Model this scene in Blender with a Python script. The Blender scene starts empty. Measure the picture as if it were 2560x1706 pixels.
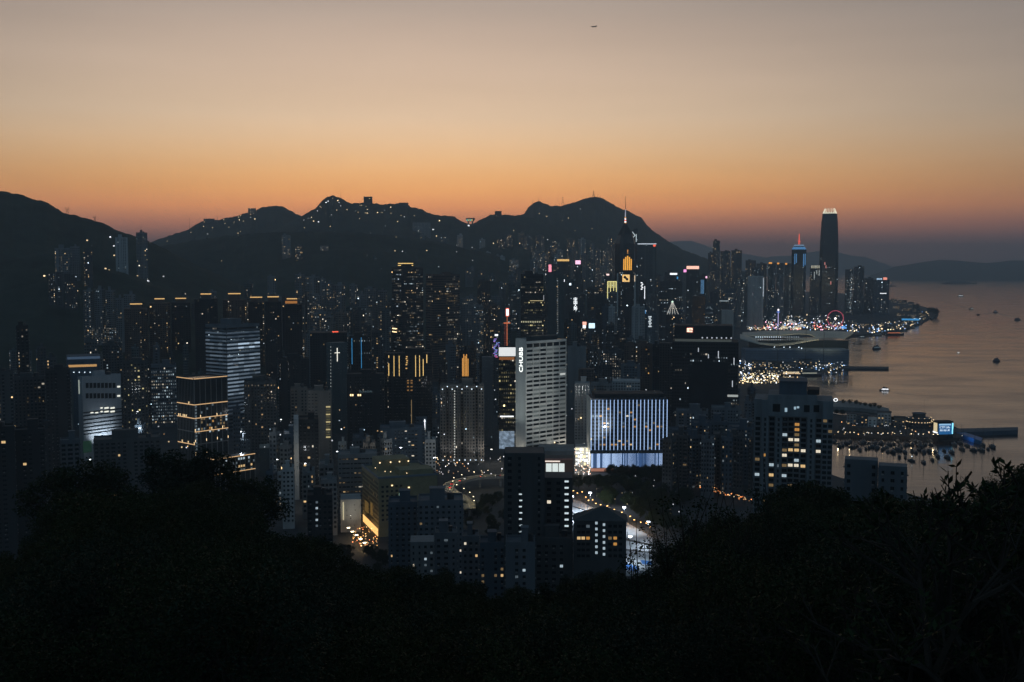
import bpy, bmesh, math, random
from math import sin, cos, tan, atan, atan2, sqrt, pi, radians, exp, hypot
from mathutils import Vector, Matrix, noise

S = bpy.context.scene
COL = S.collection
RND = random.Random(7)

# ---------------------------------------------------------------- camera
F, CX, CY, HOR, EYE = 2750.0, 1280.0, 853.0, 657.0, 200.0   # focal length and centre in photo pixels, eye height in metres
PITCH = atan((CY - HOR) / F)
cam = bpy.data.cameras.new('camera')
cam.sensor_width = 36.0
cam.sensor_fit = 'HORIZONTAL'
cam.lens = 36.0 * F / 2560.0
cam.clip_start = 0.5
cam.clip_end = 90000
camo = bpy.data.objects.new('camera', cam)
COL.objects.link(camo)
camo.location = (0, 0, EYE)
camo.rotation_euler = (pi / 2 - PITCH, 0, 0)
S.camera = camo

# ---------------------------------------------------------------- view, render settings
S.view_settings.view_transform = 'Standard'
S.view_settings.look = 'None'
S.view_settings.exposure = 0.0
S.view_settings.gamma = 1.0
S.view_settings.use_curve_mapping = False
S.render.engine = 'CYCLES'
cy = S.cycles
cy.use_denoising = True
cy.max_bounces = 5
cy.diffuse_bounces = 2
cy.glossy_bounces = 3
cy.transmission_bounces = 2
cy.volume_bounces = 0
cy.transparent_max_bounces = 4
cy.use_adaptive_sampling = True
cy.adaptive_threshold = 0.01
cy.sample_clamp_indirect = 2.0
cy.caustics_reflective = False
cy.caustics_refractive = False
cy.use_light_tree = True


def s2l(c):
    return tuple((v / 12.92 if v <= .04045 else ((v + .055) / 1.055) ** 2.4) for v in c)


def hx(h):
    h = h.lstrip('#')
    return s2l(tuple(int(h[i:i + 2], 16) / 255 for i in (0, 2, 4)))


# ---------------------------------------------------------------- dusk sky
SUN_AZ, SUN_EL = radians(-5), radians(-1.5)
W = bpy.data.worlds.new('World')
S.world = W
W.use_nodes = True
nt = W.node_tree
nt.nodes.clear()


def nd(t, **k):
    n = nt.nodes.new(t)
    for a, b in k.items():
        setattr(n, a, b)
    return n


def mth(op, a, b=None, clamp=False):
    n = nd('ShaderNodeMath', operation=op, use_clamp=clamp)
    for i, v in ((0, a), (1, b)):
        if v is None:
            continue
        if isinstance(v, (int, float)):
            n.inputs[i].default_value = v
        else:
            nt.links.new(v, n.inputs[i])
    return n.outputs[0]


def ramp(fac, stops):
    r = nd('ShaderNodeValToRGB')
    r.color_ramp.interpolation = 'EASE'
    r.color_ramp.interpolation = 'LINEAR'
    els = r.color_ramp.elements
    while len(els) > 1:
        els.remove(els[-1])
    first = True
    for el, c in stops:
        p = sqrt(max(el, 0) / 90)
        if first:
            e = els[0]
            e.position = p
            first = False
        else:
            e = els.new(p)
        e.color = (*(hx(c) if isinstance(c, str) else c), 1)
    nt.links.new(fac, r.inputs[0])
    return r.outputs[0]


tc = nd('ShaderNodeTexCoord')
nrm = nd('ShaderNodeVectorMath', operation='NORMALIZE')
nt.links.new(tc.outputs['Generated'], nrm.inputs[0])
sep = nd('ShaderNodeSeparateXYZ')
nt.links.new(nrm.outputs[0], sep.inputs[0])
el = mth('ARCSINE', sep.outputs[2])
az = mth('ARCTAN2', sep.outputs[0], sep.outputs[1])
t_el = mth('SQRT', mth('MAXIMUM', mth('DIVIDE', el, pi / 2), 0.0))
SKY_SUNSET = [(0, '876460'), (1.2, '9a6c62'), (2.0, 'b67a62'), (2.85, 'cc8a60'), (3.7, 'd79b66'), (4.5, 'daa672'), (5.4, 'dab083'), (6.4, 'd8b793'), (7.4, 'd5ba9d'),
              (9.5, 'cab29c'), (11.6, 'baa696'), (13.7, 'a2968d'), (18, '868583'), (25, '666c72'), (35, '454d55'), (50, '425463'), (90, '314453')]
SKY_EAST = [(0, '4a6370'), (8, '557084'), (20, '557084'), (40, '465c6e'), (90, '314453')]
HAZE_D = 1.0e-4
SKYK = 2.0


def through_haze(e_, c):
    """sky radiance above the haze layer that leaves this colour after crossing it"""
    T = max(.42, math.exp(-HAZE_D * min(440 / max(sin(radians(e_)), 1e-3), 21000)))
    return tuple(max(.003, (v - (1 - T) * g) / T) / SKYK for v, g in zip(hx(c), (.045, .05, .06)))


SKY_SUNSET = [(e_, through_haze(e_, c)) for e_, c in SKY_SUNSET]
SKY_EAST = [(e_, tuple(v / SKYK for v in hx(c))) for e_, c in SKY_EAST]
c_w = ramp(t_el, SKY_SUNSET)
c_e = ramp(t_el, SKY_EAST)
dz = mth('SUBTRACT', az, SUN_AZ)
wgt = mth('EXPONENT', mth('MULTIPLY', mth('POWER', mth('ABSOLUTE', dz), 2.0), -1.0 / radians(32) ** 2))
mx = nd('ShaderNodeMix', data_type='RGBA')
wide = mth('EXPONENT', mth('MULTIPLY', mth('POWER', mth('ABSOLUTE', dz), 2.0), -1.0 / radians(60) ** 2))
dim = mth('ADD', mth('MULTIPLY', wgt, .66), .34)
cwd = nd('ShaderNodeMix', data_type='RGBA', blend_type='MULTIPLY')
cwd.inputs[0].default_value = 1.0
nt.links.new(c_w, cwd.inputs[6])
nt.links.new(dim, cwd.inputs[7])
nt.links.new(wide, mx.inputs['Factor'])
nt.links.new(c_e, mx.inputs[6])
nt.links.new(cwd.outputs[2], mx.inputs[7])
sky = nd('ShaderNodeTexSky', sky_type='NISHITA', sun_disc=False)
sky.sun_elevation = radians(1.0)
sky.sun_rotation = SUN_AZ
sky.air_density = 1.5
sky.dust_density = 3.0
sky.ozone_density = 2.0
bg1 = nd('ShaderNodeBackground')
bg1.inputs['Strength'].default_value = SKYK * 1.05
# thin uneven veils of haze high in the air
vs_ = nd('ShaderNodeVectorMath', operation='MULTIPLY')
vs_.inputs[1].default_value = (1.0, 1.0, 11.0)
nt.links.new(nrm.outputs[0], vs_.inputs[0])
ns_ = nd('ShaderNodeTexNoise')
ns_.inputs['Scale'].default_value = 2.2
ns_.inputs['Detail'].default_value = 4.0
nt.links.new(vs_.outputs[0], ns_.inputs['Vector'])
mr_ = nd('ShaderNodeMapRange')
mr_.inputs[1].default_value, mr_.inputs[2].default_value = .25, .75
mr_.inputs[3].default_value, mr_.inputs[4].default_value = .94, 1.06
nt.links.new(ns_.outputs[0], mr_.inputs[0])
vm_ = nd('ShaderNodeMix', data_type='RGBA', blend_type='MULTIPLY')
vm_.inputs[0].default_value = 1.0
nt.links.new(mx.outputs[2], vm_.inputs[6])
nt.links.new(mr_.outputs[0], vm_.inputs[7])
nt.links.new(vm_.outputs[2], bg1.inputs['Color'])
bg2 = nd('ShaderNodeBackground')
bg2.inputs['Strength'].default_value = 0.012
nt.links.new(sky.outputs[0], bg2.inputs['Color'])
ad = nd('ShaderNodeAddShader')
nt.links.new(bg1.outputs[0], ad.inputs[0])
nt.links.new(bg2.outputs[0], ad.inputs[1])
out = nd('ShaderNodeOutputWorld')
nt.links.new(ad.outputs[0], out.inputs['Surface'])
W.cycles.sampling_method = 'MANUAL'
W.cycles.sample_map_resolution = 512

# the last of the sun, already behind the hills
sl = bpy.data.lights.new('sun', 'SUN')
sl.energy = 0.03
sl.angle = radians(6)
sl.color = (1, .62, .36)
so = bpy.data.objects.new('sun', sl)
COL.objects.link(so)
so.rotation_euler = (radians(90 - 1.0), 0, pi - SUN_AZ)
so.location = (0, 0, 900)


# ---------------------------------------------------------------- photo pixel <-> place
def ray(px, py):
    dx, dy = (px - CX) / F, (CY - py) / F
    return Vector((dx, cos(PITCH) + dy * sin(PITCH), -sin(PITCH) + dy * cos(PITCH)))


def at(px, py, Y):
    r = ray(px, py)
    return Vector((0, 0, EYE)) + r * (Y / r.y)


def gp(px, py, z=0.0):
    r = ray(px, py)
    return Vector((0, 0, EYE)) + r * ((z - EYE) / r.z)


def to_px(p):
    x, y, z = p[0], p[1], p[2] - EYE
    f = y * cos(PITCH) - z * sin(PITCH)
    u = y * sin(PITCH) + z * cos(PITCH)
    return CX + F * x / f, CY - F * u / f


def lerp_tab(tab, x):
    if x <= tab[0][0]:
        return tab[0][1]
    for (a, b), (c, d) in zip(tab, tab[1:]):
        if x <= c:
            t = (x - a) / (c - a)
            return b + (d - b) * t
    return tab[-1][1]


def sstep(a, b, x):
    t = min(1, max(0, (x - a) / (b - a)))
    return t * t * (3 - 2 * t)


def fbm(x, y, z=0.0, o=4):
    v, a, f = 0, .5, 1
    for _ in range(o):
        v += a * noise.noise((x * f, y * f, z + 7.3 * f))
        a *= .5
        f *= 2.03
    return v


# ---------------------------------------------------------------- mesh builder
class MB:
    def __init__(s):
        s.v, s.f, s.c, s.m = [], [], [], []
        s.hasc = False

    def face(s, pts, col=None, m=0):
        n = len(s.v)
        s.v += [tuple(p) for p in pts]
        s.f.append(tuple(range(n, n + len(pts))))
        s.c.append(col)
        s.m.append(m)
        if col is not None:
            s.hasc = True

    def box(s, x0, x1, y0, y1, z0, z1, col=None, m=0):
        n = len(s.v)
        s.v += [(x0, y0, z0), (x1, y0, z0), (x1, y1, z0), (x0, y1, z0), (x0, y0, z1), (x1, y0, z1), (x1, y1, z1), (x0, y1, z1)]
        for q in ((3, 2, 1, 0), (4, 5, 6, 7), (0, 1, 5, 4), (1, 2, 6, 5), (2, 3, 7, 6), (3, 0, 4, 7)):
            s.f.append(tuple(n + i for i in q))
            s.c.append(col)
            s.m.append(m)
        if col is not None:
            s.hasc = True
        return s

    def prism(s, poly, z0, z1, m=0, top=None):
        """poly counter-clockwise; top: optional other outline for the upper end"""
        n, k = len(s.v), len(poly)
        tp = top or poly
        s.v += [(p[0], p[1], z0) for p in poly] + [(p[0], p[1], z1) for p in tp]
        for i in range(k):
            j = (i + 1) % k
            s.f.append((n + i, n + j, n + k + j, n + k + i))
        s.f.append(tuple(n + k + i for i in range(k)))
        s.f.append(tuple(n + i for i in reversed(range(k))))
        s.c += [None] * (k + 2)
        s.m += [m] * (k + 2)
        return s

    def tube(s, a, b, r0, r1=None, n=6, m=0, cap=True):
        r1 = r0 if r1 is None else r1
        a, b = Vector(a), Vector(b)
        d = (b - a).normalized()
        u = d.orthogonal().normalized()
        w = d.cross(u)
        k = len(s.v)
        for p, r in ((a, r0), (b, r1)):
            for i in range(n):
                t = 2 * pi * i / n
                s.v.append(tuple(p + (u * cos(t) + w * sin(t)) * r))
        fs = [(k + i, k + (i + 1) % n, k + n + (i + 1) % n, k + n + i) for i in range(n)]
        if cap:
            fs += [tuple(k + n + i for i in range(n)), tuple(k + i for i in reversed(range(n)))]
        s.f += fs
        s.c += [None] * len(fs)
        s.m += [m] * len(fs)
        return s

    def ball(s, c, r, n=6, k=4, sz=1.0, m=0, col=None):
        c = Vector(c)
        b = len(s.v)
        s.v.append((c.x, c.y, c.z - r * sz))
        for i in range(1, k):
            ph = -pi / 2 + pi * i / k
            for j in range(n):
                t = 2 * pi * j / n
                s.v.append((c.x + r * cos(ph) * cos(t), c.y + r * cos(ph) * sin(t), c.z + r * sz * sin(ph)))
        s.v.append((c.x, c.y, c.z + r * sz))
        e = len(s.v) - 1
        fs = []
        for j in range(n):
            fs.append((b, b + 1 + (j + 1) % n, b + 1 + j))
            fs.append((e, e - n + j, e - n + (j + 1) % n))
            for i in range(k - 2):
                q = b + 1 + i * n
                fs.append((q + j, q + (j + 1) % n, q + n + (j + 1) % n, q + n + j))
        s.f += fs
        s.c += [col] * len(fs)
        s.m += [m] * len(fs)
        if col is not None:
            s.hasc = True
        return s

    def grid(s, rows, m=0):
        n, k = len(s.v), len(rows[0])
        for r in rows:
            s.v += [tuple(p) for p in r]
        for i in range(len(rows) - 1):
            for j in range(k - 1):
                s.f.append((n + i * k + j, n + i * k + j + 1, n + (i + 1) * k + j + 1, n + (i + 1) * k + j))
                s.c.append(None)
                s.m.append(m)
        return s

    def mesh(s, name, mats, smooth=False):
        me = bpy.data.meshes.new(name)
        me.from_pydata(s.v, [], s.f)
        for mt in (mats if isinstance(mats, (list, tuple)) else [mats]):
            me.materials.append(mt)
        if any(s.m):
            me.polygons.foreach_set('material_index', s.m)
        if s.hasc:
            at_ = me.color_attributes.new('Col', 'FLOAT_COLOR', 'CORNER')
            buf = []
            for f, c in zip(s.f, s.c):
                buf += list((*(c or (0, 0, 0)), 1.0)) * len(f)
            at_.data.foreach_set('color', buf)
        if smooth:
            me.polygons.foreach_set('use_smooth', [True] * len(me.polygons))
        me.update()
        return me

    def obj(s, name, mats, parent=None, stuff=False, smooth=False, label=None):
        if not s.v:
            return None
        return put(name, s.mesh(name, mats, smooth), parent, stuff, label)


def put(name, me, parent=None, stuff=False, label=None, loc=None, rot=None, scale=None):
    o = bpy.data.objects.new(name, me)
    COL.objects.link(o)
    if parent is not None:
        o.parent = parent
    if stuff:
        o['kind'] = 'stuff'
    if label:
        o['label'] = label
    if loc is not None:
        o.location = loc
    if rot is not None:
        o.rotation_euler = rot
    if scale is not None:
        o.scale = scale if isinstance(scale, (tuple, list)) else (scale,) * 3
    return o


def tag(o, label, cat=None, group=None, kind=None):
    o['label'] = label
    if cat:
        o['category'] = cat
    if group:
        o['group'] = group
    if kind:
        o['kind'] = kind
    return o


def empty(name, loc=(0, 0, 0), rz=0.0):
    o = bpy.data.objects.new(name, None)
    COL.objects.link(o)
    o.location = loc
    o.rotation_euler = (0, 0, rz)
    o.empty_display_size = 2
    return o


def copy_tree(o, parent=None):
    c = o.copy()
    COL.objects.link(c)
    if parent is not None:
        c.parent = parent
    for ch in o.children:
        copy_tree(ch, c)
    return c


# ---------------------------------------------------------------- materials
MATS = {}


def mat(name, col, rough=.8, metal=0.0, var=.25, scale=.12, streak=False, bump=0.0, spec=.3):
    if name in MATS:
        return MATS[name]
    m = bpy.data.materials.new(name)
    m.use_nodes = True
    t = m.node_tree
    b = t.nodes['Principled BSDF']
    b.inputs['Roughness'].default_value = rough
    b.inputs['Metallic'].default_value = metal
    b.inputs['Specular IOR Level'].default_value = spec
    b.inputs['Base Color'].default_value = (*col, 1)
    if var > 0:
        c = t.nodes.new('ShaderNodeTexCoord')
        mp = t.nodes.new('ShaderNodeMapping')
        mp.inputs['Scale'].default_value = (scale, scale, scale * (.12 if streak else 1))
        t.links.new(c.outputs['Object'], mp.inputs[0])
        n = t.nodes.new('ShaderNodeTexNoise')
        n.inputs['Scale'].default_value = 1.0
        n.inputs['Detail'].default_value = 5
        n.inputs['Roughness'].default_value = .65
        t.links.new(mp.outputs[0], n.inputs[0])
        r = t.nodes.new('ShaderNodeMapRange')
        r.inputs[1].default_value, r.inputs[2].default_value = .3, .7
        r.inputs[3].default_value, r.inputs[4].default_value = 1 - var, 1 + var
        t.links.new(n.outputs[0], r.inputs[0])
        x = t.nodes.new('ShaderNodeMix')
        x.data_type = 'RGBA'
        x.blend_type = 'MULTIPLY'
        x.inputs[0].default_value = 1
        x.inputs[6].default_value = (*col, 1)
        t.links.new(r.outputs[0], x.inputs[7])
        t.links.new(x.outputs[2], b.inputs['Base Color'])
        if bump:
            bp = t.nodes.new('ShaderNodeBump')
            bp.inputs['Strength'].default_value = bump
            bp.inputs['Distance'].default_value = .3
            t.links.new(n.outputs[0], bp.inputs['Height'])
            t.links.new(bp.outputs[0], b.inputs['Normal'])
    MATS[name] = m
    return m


def emi(name, col, st=1.0, samp=False):
    if name in MATS:
        return MATS[name]
    m = bpy.data.materials.new(name)
    m.use_nodes = True
    t = m.node_tree
    b = t.nodes['Principled BSDF']
    b.inputs['Base Color'].default_value = (*[v * .3 for v in col], 1)
    b.inputs['Roughness'].default_value = .4
    b.inputs['Emission Color'].default_value = (*col, 1)
    b.inputs['Emission Strength'].default_value = st
    m.cycles.emission_sampling = 'AUTO' if samp else 'NONE'
    MATS[name] = m
    return m


def emi_attr(name):
    """lamps and lit rooms: each face carries the colour and brightness of its own lamp"""
    m = bpy.data.materials.new(name)
    m.use_nodes = True
    t = m.node_tree
    b = t.nodes['Principled BSDF']
    b.inputs['Base Color'].default_value = (.05, .05, .05, 1)
    b.inputs['Roughness'].default_value = .3
    a = t.nodes.new('ShaderNodeVertexColor')
    a.layer_name = 'Col'
    t.links.new(a.outputs[0], b.inputs['Emission Color'])
    b.inputs['Emission Strength'].default_value = 1.0
    m.cycles.emission_sampling = 'NONE'
    MATS[name] = m
    return m


LITM = emi_attr('lit_room')
GLASS = mat('window_glass', (.012, .015, .018), rough=.12, var=0, spec=.5)
WALLS = {}
for k_, c_ in dict(dark=(.07, .076, .08), black=(.03, .033, .036), grey=(.2, .21, .215), pale=(.4, .41, .41), white=(.6, .61, .6), brown=(.12, .085, .07),
                   warm=(.22, .19, .165), blue=(.07, .1, .13), teal=(.09, .115, .12), yellow=(.34, .29, .16), red=(.16, .07, .06), steel=(.12, .14, .16)).items():
    WALLS[k_] = mat('wall_' + k_, c_, rough=.75, var=.22, scale=.09, streak=True)
ROOF = mat('roof_felt', (.06, .063, .066), rough=.9, var=.35, scale=.3)
METAL = mat('dark_metal', (.08, .085, .09), rough=.5, metal=.6, var=.2, scale=.5)
CONC = mat('concrete', (.24, .24, .235), rough=.85, var=.25, scale=.4)
# ---------------------------------------------------------------- hills and mountains (heights follow their real crest lines)
class Ridge:
    def __init__(s, name, label, crest, D, front, back, seed, rough=1.0, base=0.0, nx=420, ny=40, colr=None):
        s.name, s.label, s.crest, s.D, s.front, s.back, s.seed, s.rough, s.base = name, label, crest, D, front, back, seed, rough, base
        s.nx, s.ny, s.col = nx, ny, colr

    def h(s, px, Y):
        zc = at(px, lerp_tab(s.crest, px), s.D).z
        if Y <= s.D:
            t = (Y - s.front) / (s.D - s.front)
            if t <= 0:
                return s.base - 30
            g = t ** .8 * (.55 + .45 * t)
        else:
            t = 1 - (Y - s.D) / (s.back - s.D)
            if t <= 0:
                return s.base - 30
            g = t
        x = (px - CX) / F * Y
        w = min(1, abs(1 - g) * 3) * min(1, g * 3)
        n = fbm(x / 420, Y / 420, s.seed) * .34 * w * s.rough
        fine = fbm(x / 34, Y / 60, s.seed + 3) * 9 * min(1, g * 4) if s.nx > 100 else 0
        return s.base + (zc - s.base) * max(0, g + n * (1 - g * .4)) + fine

    def build(s, m):
        x0, x1 = s.crest[0][0], s.crest[-1][0]
        ys = [s.front + (s.D - s.front) * i / (s.ny - 8) for i in range(s.ny - 7)] + [s.D + (s.back - s.D) * i / 7 for i in range(1, 8)]
        rows = []
        for Y in ys:
            r = []
            for i in range(s.nx + 1):
                px = x0 + (x1 - x0) * i / s.nx
                r.append(((px - CX) / F * Y / 1.0, Y, s.h(px, Y)))
            rows.append(r)
        b = MB()
        b.grid(rows)
        o = b.obj(s.name, m, smooth=True)
        tag(o, s.label, kind='structure')
        return o


def dip(tab, y0, y1):
    """let both ends of a crest run down"""
    return [(tab[0][0] - 160, y0)] + tab + [(tab[-1][0] + 160, y1)]


C_LEFT = [(-400, 440), (-150, 462), (0, 477), (41, 483), (82, 494), (120, 505), (152, 523), (166, 533), (201, 539), (218, 545), (253, 556), (291, 573),
          (316, 582), (340, 587), (368, 598), (400, 617), (450, 640), (520, 675), (600, 715), (700, 790), (760, 840)]
C_SEC = [(250, 660), (330, 625), (381, 605), (403, 599), (425, 588), (452, 583), (474, 575), (490, 562), (509, 556), (535, 552), (569, 546), (599, 540), (615, 534), (640, 531), (648, 523),
         (675, 515), (711, 515), (722, 522), (743, 535), (760, 541), (800, 556), (860, 580), (950, 620), (1050, 650)]
C_MAIN = [(640, 600), (700, 570), (764, 536), (790, 522), (803, 508), (820, 493), (836, 489), (858, 497), (871, 505), (882, 509), (908, 507), (931, 509), (959, 511), (997, 510), (1021, 511),
          (1029, 518), (1059, 524), (1070, 532), (1103, 541), (1138, 542), (1157, 555), (1175, 561), (1193, 554), (1217, 542), (1225, 537), (1258, 537), (1296, 538), (1330, 546), (1400, 572),
          (1500, 610), (1600, 640)]
C_PEAK = [(1180, 600), (1250, 565), (1296, 541), (1310, 535), (1321, 519), (1334, 507), (1348, 503), (1362, 509), (1375, 516), (1397, 516), (1411, 511), (1432, 507), (1449, 501), (1471, 494),
          (1487, 492), (1503, 496), (1525, 507), (1552, 523), (1574, 530), (1601, 543), (1615, 562), (1634, 579), (1661, 598), (1688, 614), (1705, 625), (1732, 634), (1800, 660), (1900, 690)]
C_NEAR = [(280, 660), (400, 617), (480, 603), (560, 592), (640, 584), (760, 578), (900, 582), (1000, 592), (1100, 606), (1250, 640), (1400, 690)]
RIDGES = [
    Ridge('hill', 'dark wooded hill sloping down from the left edge', C_LEFT, 2700, 1500, 3900, 1.1, 1.2, base=20),
    Ridge('mountain_ridge', 'distant ridge with a flat knoll left of the main ridge', C_SEC, 5400, 3300, 6800, 2.2, 1.5),
    Ridge('mountain_ridge', 'long main mountain ridge with a rounded peak and rooftops', C_MAIN, 4900, 3000, 6300, 3.3, 1.5),
    Ridge('mountain', 'highest mountain with masts on its twin summits', C_PEAK, 5900, 3900, 7600, 4.4, 1.5),
    Ridge('hillside', 'dark wooded spur in front of the main ridge', C_NEAR, 3600, 2300, 4500, 5.5, 1.3),
]
FOREST = mat('forest_slope', (.03, .042, .03), rough=.95, var=.5, scale=.02, bump=.6, spec=.1)
for r_ in RIDGES:
    r_.build(FOREST)
C_F1 = [(1500, 680), (1600, 628), (1675, 604), (1727, 602), (1759, 613), (1800, 628), (1857, 634), (1893, 641), (1920, 645), (1950, 655), (2020, 690)]
C_F2 = [(1800, 690), (1880, 655), (1928, 641), (1974, 640), (2018, 632), (2040, 628), (2075, 628), (2097, 632), (2127, 640), (2160, 642), (2181, 650), (2209, 659), (2228, 667), (2300, 690)]
C_F3 = [(2150, 697), (2200, 680), (2236, 667), (2274, 661), (2301, 656), (2345, 650), (2383, 651), (2424, 655), (2462, 658), (2497, 655), (2525, 651), (2560, 652), (2640, 640), (2800, 650)]
Ridge('far_mountain', 'faintest far mountain behind the tall slim towers', C_F1, 24000, 21500, 26000, 6.1, nx=60, ny=20).build(FOREST)
Ridge('far_mountain', 'pale far mountain behind the tallest harbour tower', C_F2, 21000, 19000, 23000, 6.6, nx=60, ny=20).build(FOREST)
Ridge('far_island', 'long low island across the harbour at the right edge', C_F3, 13600, 12300, 15200, 7.1, nx=60, ny=20).build(FOREST)

# ---------------------------------------------------------------- foreground hill the camera looks out from
CANOPY = [(-300, 1420), (-60, 1340), (30, 1300), (70, 1240), (100, 1200), (150, 1180), (230, 1188), (300, 1188), (350, 1195), (380, 1165), (400, 1150), (440, 1140), (480, 1150), (520, 1160),
          (548, 1175), (565, 1212), (600, 1215), (640, 1212), (680, 1235), (710, 1285), (750, 1305), (800, 1318), (850, 1338), (880, 1376), (1000, 1396), (1100, 1408), (1200, 1430), (1300, 1448),
          (1350, 1438), (1430, 1412), (1500, 1398), (1570, 1412), (1612, 1396), (1632, 1290), (1650, 1240), (1690, 1198), (1715, 1196), (1735, 1232), (1770, 1256), (1850, 1270), (1880, 1250), (1895, 1192), (1950, 1180), (2060, 1176), (2078, 1160), (2095, 1136), (2112, 1146), (2125, 1172),
          (2170, 1190), (2260, 1198), (2290, 1212), (2330, 1200), (2400, 1190), (2440, 1172), (2500, 1135), (2560, 1105), (2800, 1090)]


def canopy_t(px):
    return (lerp_tab(CANOPY, px) - HOR) / F


def hill_z(x, y):
    """ground height of the near hill"""
    r = hypot(x, y)
    px = CX + F * x / max(y, 1) if y > 1 else (2900 if x > 0 else -400)
    px = max(-400, min(2900, px))
    ts = [canopy_t(px + d) for d in (-60, -30, 0, 30, 60)]
    T = max(ts) * .6 + sum(ts) / 5 * .4
    R0 = 300
    z = 200 - 8.5 - min(r, R0) * (T + .012)
    if y < 0:
        z = 191
    if r > R0:
        z -= (r - R0) * (.62 - .0) if px > 1600 or px < 720 else (r - R0) * .38
    return max(-3, z + fbm(x / 30, y / 30, 9.0) * 1.5)


def city_z(x, y):
    z = 4.0
    px = CX + F * x / max(y, 1)
    for R in RIDGES:
        if R.front < y < R.back and R.crest[0][0] < px < R.crest[-1][0]:
            z = max(z, R.h(px, y))
    if hypot(x, y) < 900:
        z = max(z, hill_z(x, y))
    return z


b = MB()
rows = []
rr = [0.5 * 1.13 ** i for i in range(62)]
rr = [r for r in rr if r < 820]
for r in rr:
    row = []
    for i in range(141):
        a = radians(-48 + 96 * i / 140)
        x, y = r * sin(a), r * cos(a)
        row.append((x, y, hill_z(x, y)))
    rows.append(row)
b.grid(rows)
SOIL = mat('hill_soil', (.03, .032, .022), rough=.95, var=.5, scale=.15, bump=.5, spec=.1)
hl = b.obj('foreground_hill', SOIL, smooth=True)
tag(hl, 'dark wooded hillside falling away below the viewpoint', kind='structure')

# ---------------------------------------------------------------- city ground with its shoreline, water
SHORE = [(2750, 1330), (2500, 1300), (2350, 1265), (2200, 1232), (2100, 1205), (2030, 1180), (1990, 1150), (1985, 1105), (2080, 1092), (2200, 1096), (2300, 1102), (2400, 1104),
         (2408, 1085), (2370, 1068), (2300, 1052), (2200, 1048), (2100, 1045), (2040, 1030), (2010, 1000), (2000, 975), (1965, 955), (1925, 948), (1930, 938), (1990, 932), (2045, 921),
         (2105, 913), (2114, 905), (2118, 885), (2120, 868), (2105, 853), (2130, 842), (2190, 838), (2260, 828), (2300, 812), (2330, 795), (2345, 783), (2320, 772), (2270, 760), (2230, 752),
         (2100, 735), (1800, 722)]
poly = [gp(px, py, 0) for px, py in SHORE]
poly = [(p.x, p.y) for p in poly] + [(600, 9000), (-9000, 9000), (-9000, -900), (1200, -900)]
bm = bmesh.new()
vs = [bm.verts.new((x, y, 4.0)) for x, y in poly]
f = bm.faces.new(vs)
if f.normal.z < 0:
    f.normal_flip()
bmesh.ops.triangulate(bm, faces=[f])
top_e = [(vs[i], vs[(i + 1) % len(vs)]) for i in range(len(vs))]
lo = {v: bm.verts.new((v.co.x, v.co.y, -3)) for v in vs}
for a_, b_ in top_e:
    bm.faces.new((a_, b_, lo[b_], lo[a_]))
bmesh.ops.recalc_face_normals(bm, faces=bm.faces)
me = bpy.data.meshes.new('city_ground')
bm.to_mesh(me)
bm.free()
ASPH = mat('asphalt', (.05, .052, .055), rough=.85, var=.4, scale=.05)
me.materials.append(ASPH)
gr = put('city_ground', me)
tag(gr, 'dark paved city ground reaching to the harbour front', kind='structure')


def water_mat():
    m = bpy.data.materials.new('sea_water')
    m.use_nodes = True
    t = m.node_tree
    b = t.nodes['Principled BSDF']
    b.inputs['Base Color'].default_value = (.028, .02, .018, 1)
    b.inputs['Roughness'].default_value = .16
    b.inputs['IOR'].default_value = 1.36
    c = t.nodes.new('ShaderNodeTexCoord')
    hs = []
    for sc, ds in (((.04, .085, 1), 7), ((.007, .016, 1), 5)):
        mp = t.nodes.new('ShaderNodeMapping')
        mp.inputs['Scale'].default_value = sc
        mp.inputs['Rotation'].default_value = (0, 0, .25)
        t.links.new(c.outputs['Object'], mp.inputs[0])
        n = t.nodes.new('ShaderNodeTexNoise')
        n.inputs['Scale'].default_value = 1
        n.inputs['Detail'].default_value = ds
        t.links.new(mp.outputs[0], n.inputs[0])
        hs.append(n.outputs[0])
    ad_ = t.nodes.new('ShaderNodeMath')
    ad_.operation = 'MULTIPLY_ADD'
    t.links.new(hs[1], ad_.inputs[0])
    ad_.inputs[1].default_value = 1.0
    t.links.new(hs[0], ad_.inputs[2])
    bp = t.nodes.new('ShaderNodeBump')
    bp.inputs['Strength'].default_value = .2
    bp.inputs['Distance'].default_value = 1.2
    t.links.new(ad_.outputs[0], bp.inputs['Height'])
    t.links.new(bp.outputs[0], b.inputs['Normal'])
    r = t.nodes.new('ShaderNodeMapRange')
    r.inputs[1].default_value, r.inputs[2].default_value = .35, .65
    r.inputs[3].default_value, r.inputs[4].default_value = .07, .2
    t.links.new(hs[1], r.inputs[0])
    t.links.new(r.outputs[0], b.inputs['Roughness'])
    return m


b = MB()
b.grid([[(x, y, 0) for x in (-30000, -8000, 0, 8000, 30000)] for y in (-1000, 3000, 12000, 30000)])
wt = b.obj('water', water_mat())
tag(wt, 'calm harbour water reflecting the dusk sky', kind='structure')

# ---------------------------------------------------------------- haze over the city
b = MB()
b.box(-24000, 24000, -1500, 28000, -45, 640)
HZ = bpy.data.materials.new('haze')
HZ.use_nodes = True
t = HZ.node_tree
t.nodes.clear()
pv = t.nodes.new('ShaderNodeVolumePrincipled')
pv.inputs['Color'].default_value = (.67, .85, 1.0, 1)
pv.inputs['Density'].default_value = HAZE_D
pv.inputs['Anisotropy'].default_value = .35
mo = t.nodes.new('ShaderNodeOutputMaterial')
t.links.new(pv.outputs[0], mo.inputs['Volume'])
HZ.cycles.homogeneous_volume = True
hz = b.obj('haze', HZ)
tag(hz, 'thin dusk haze over the city and harbour', kind='stuff')
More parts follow.
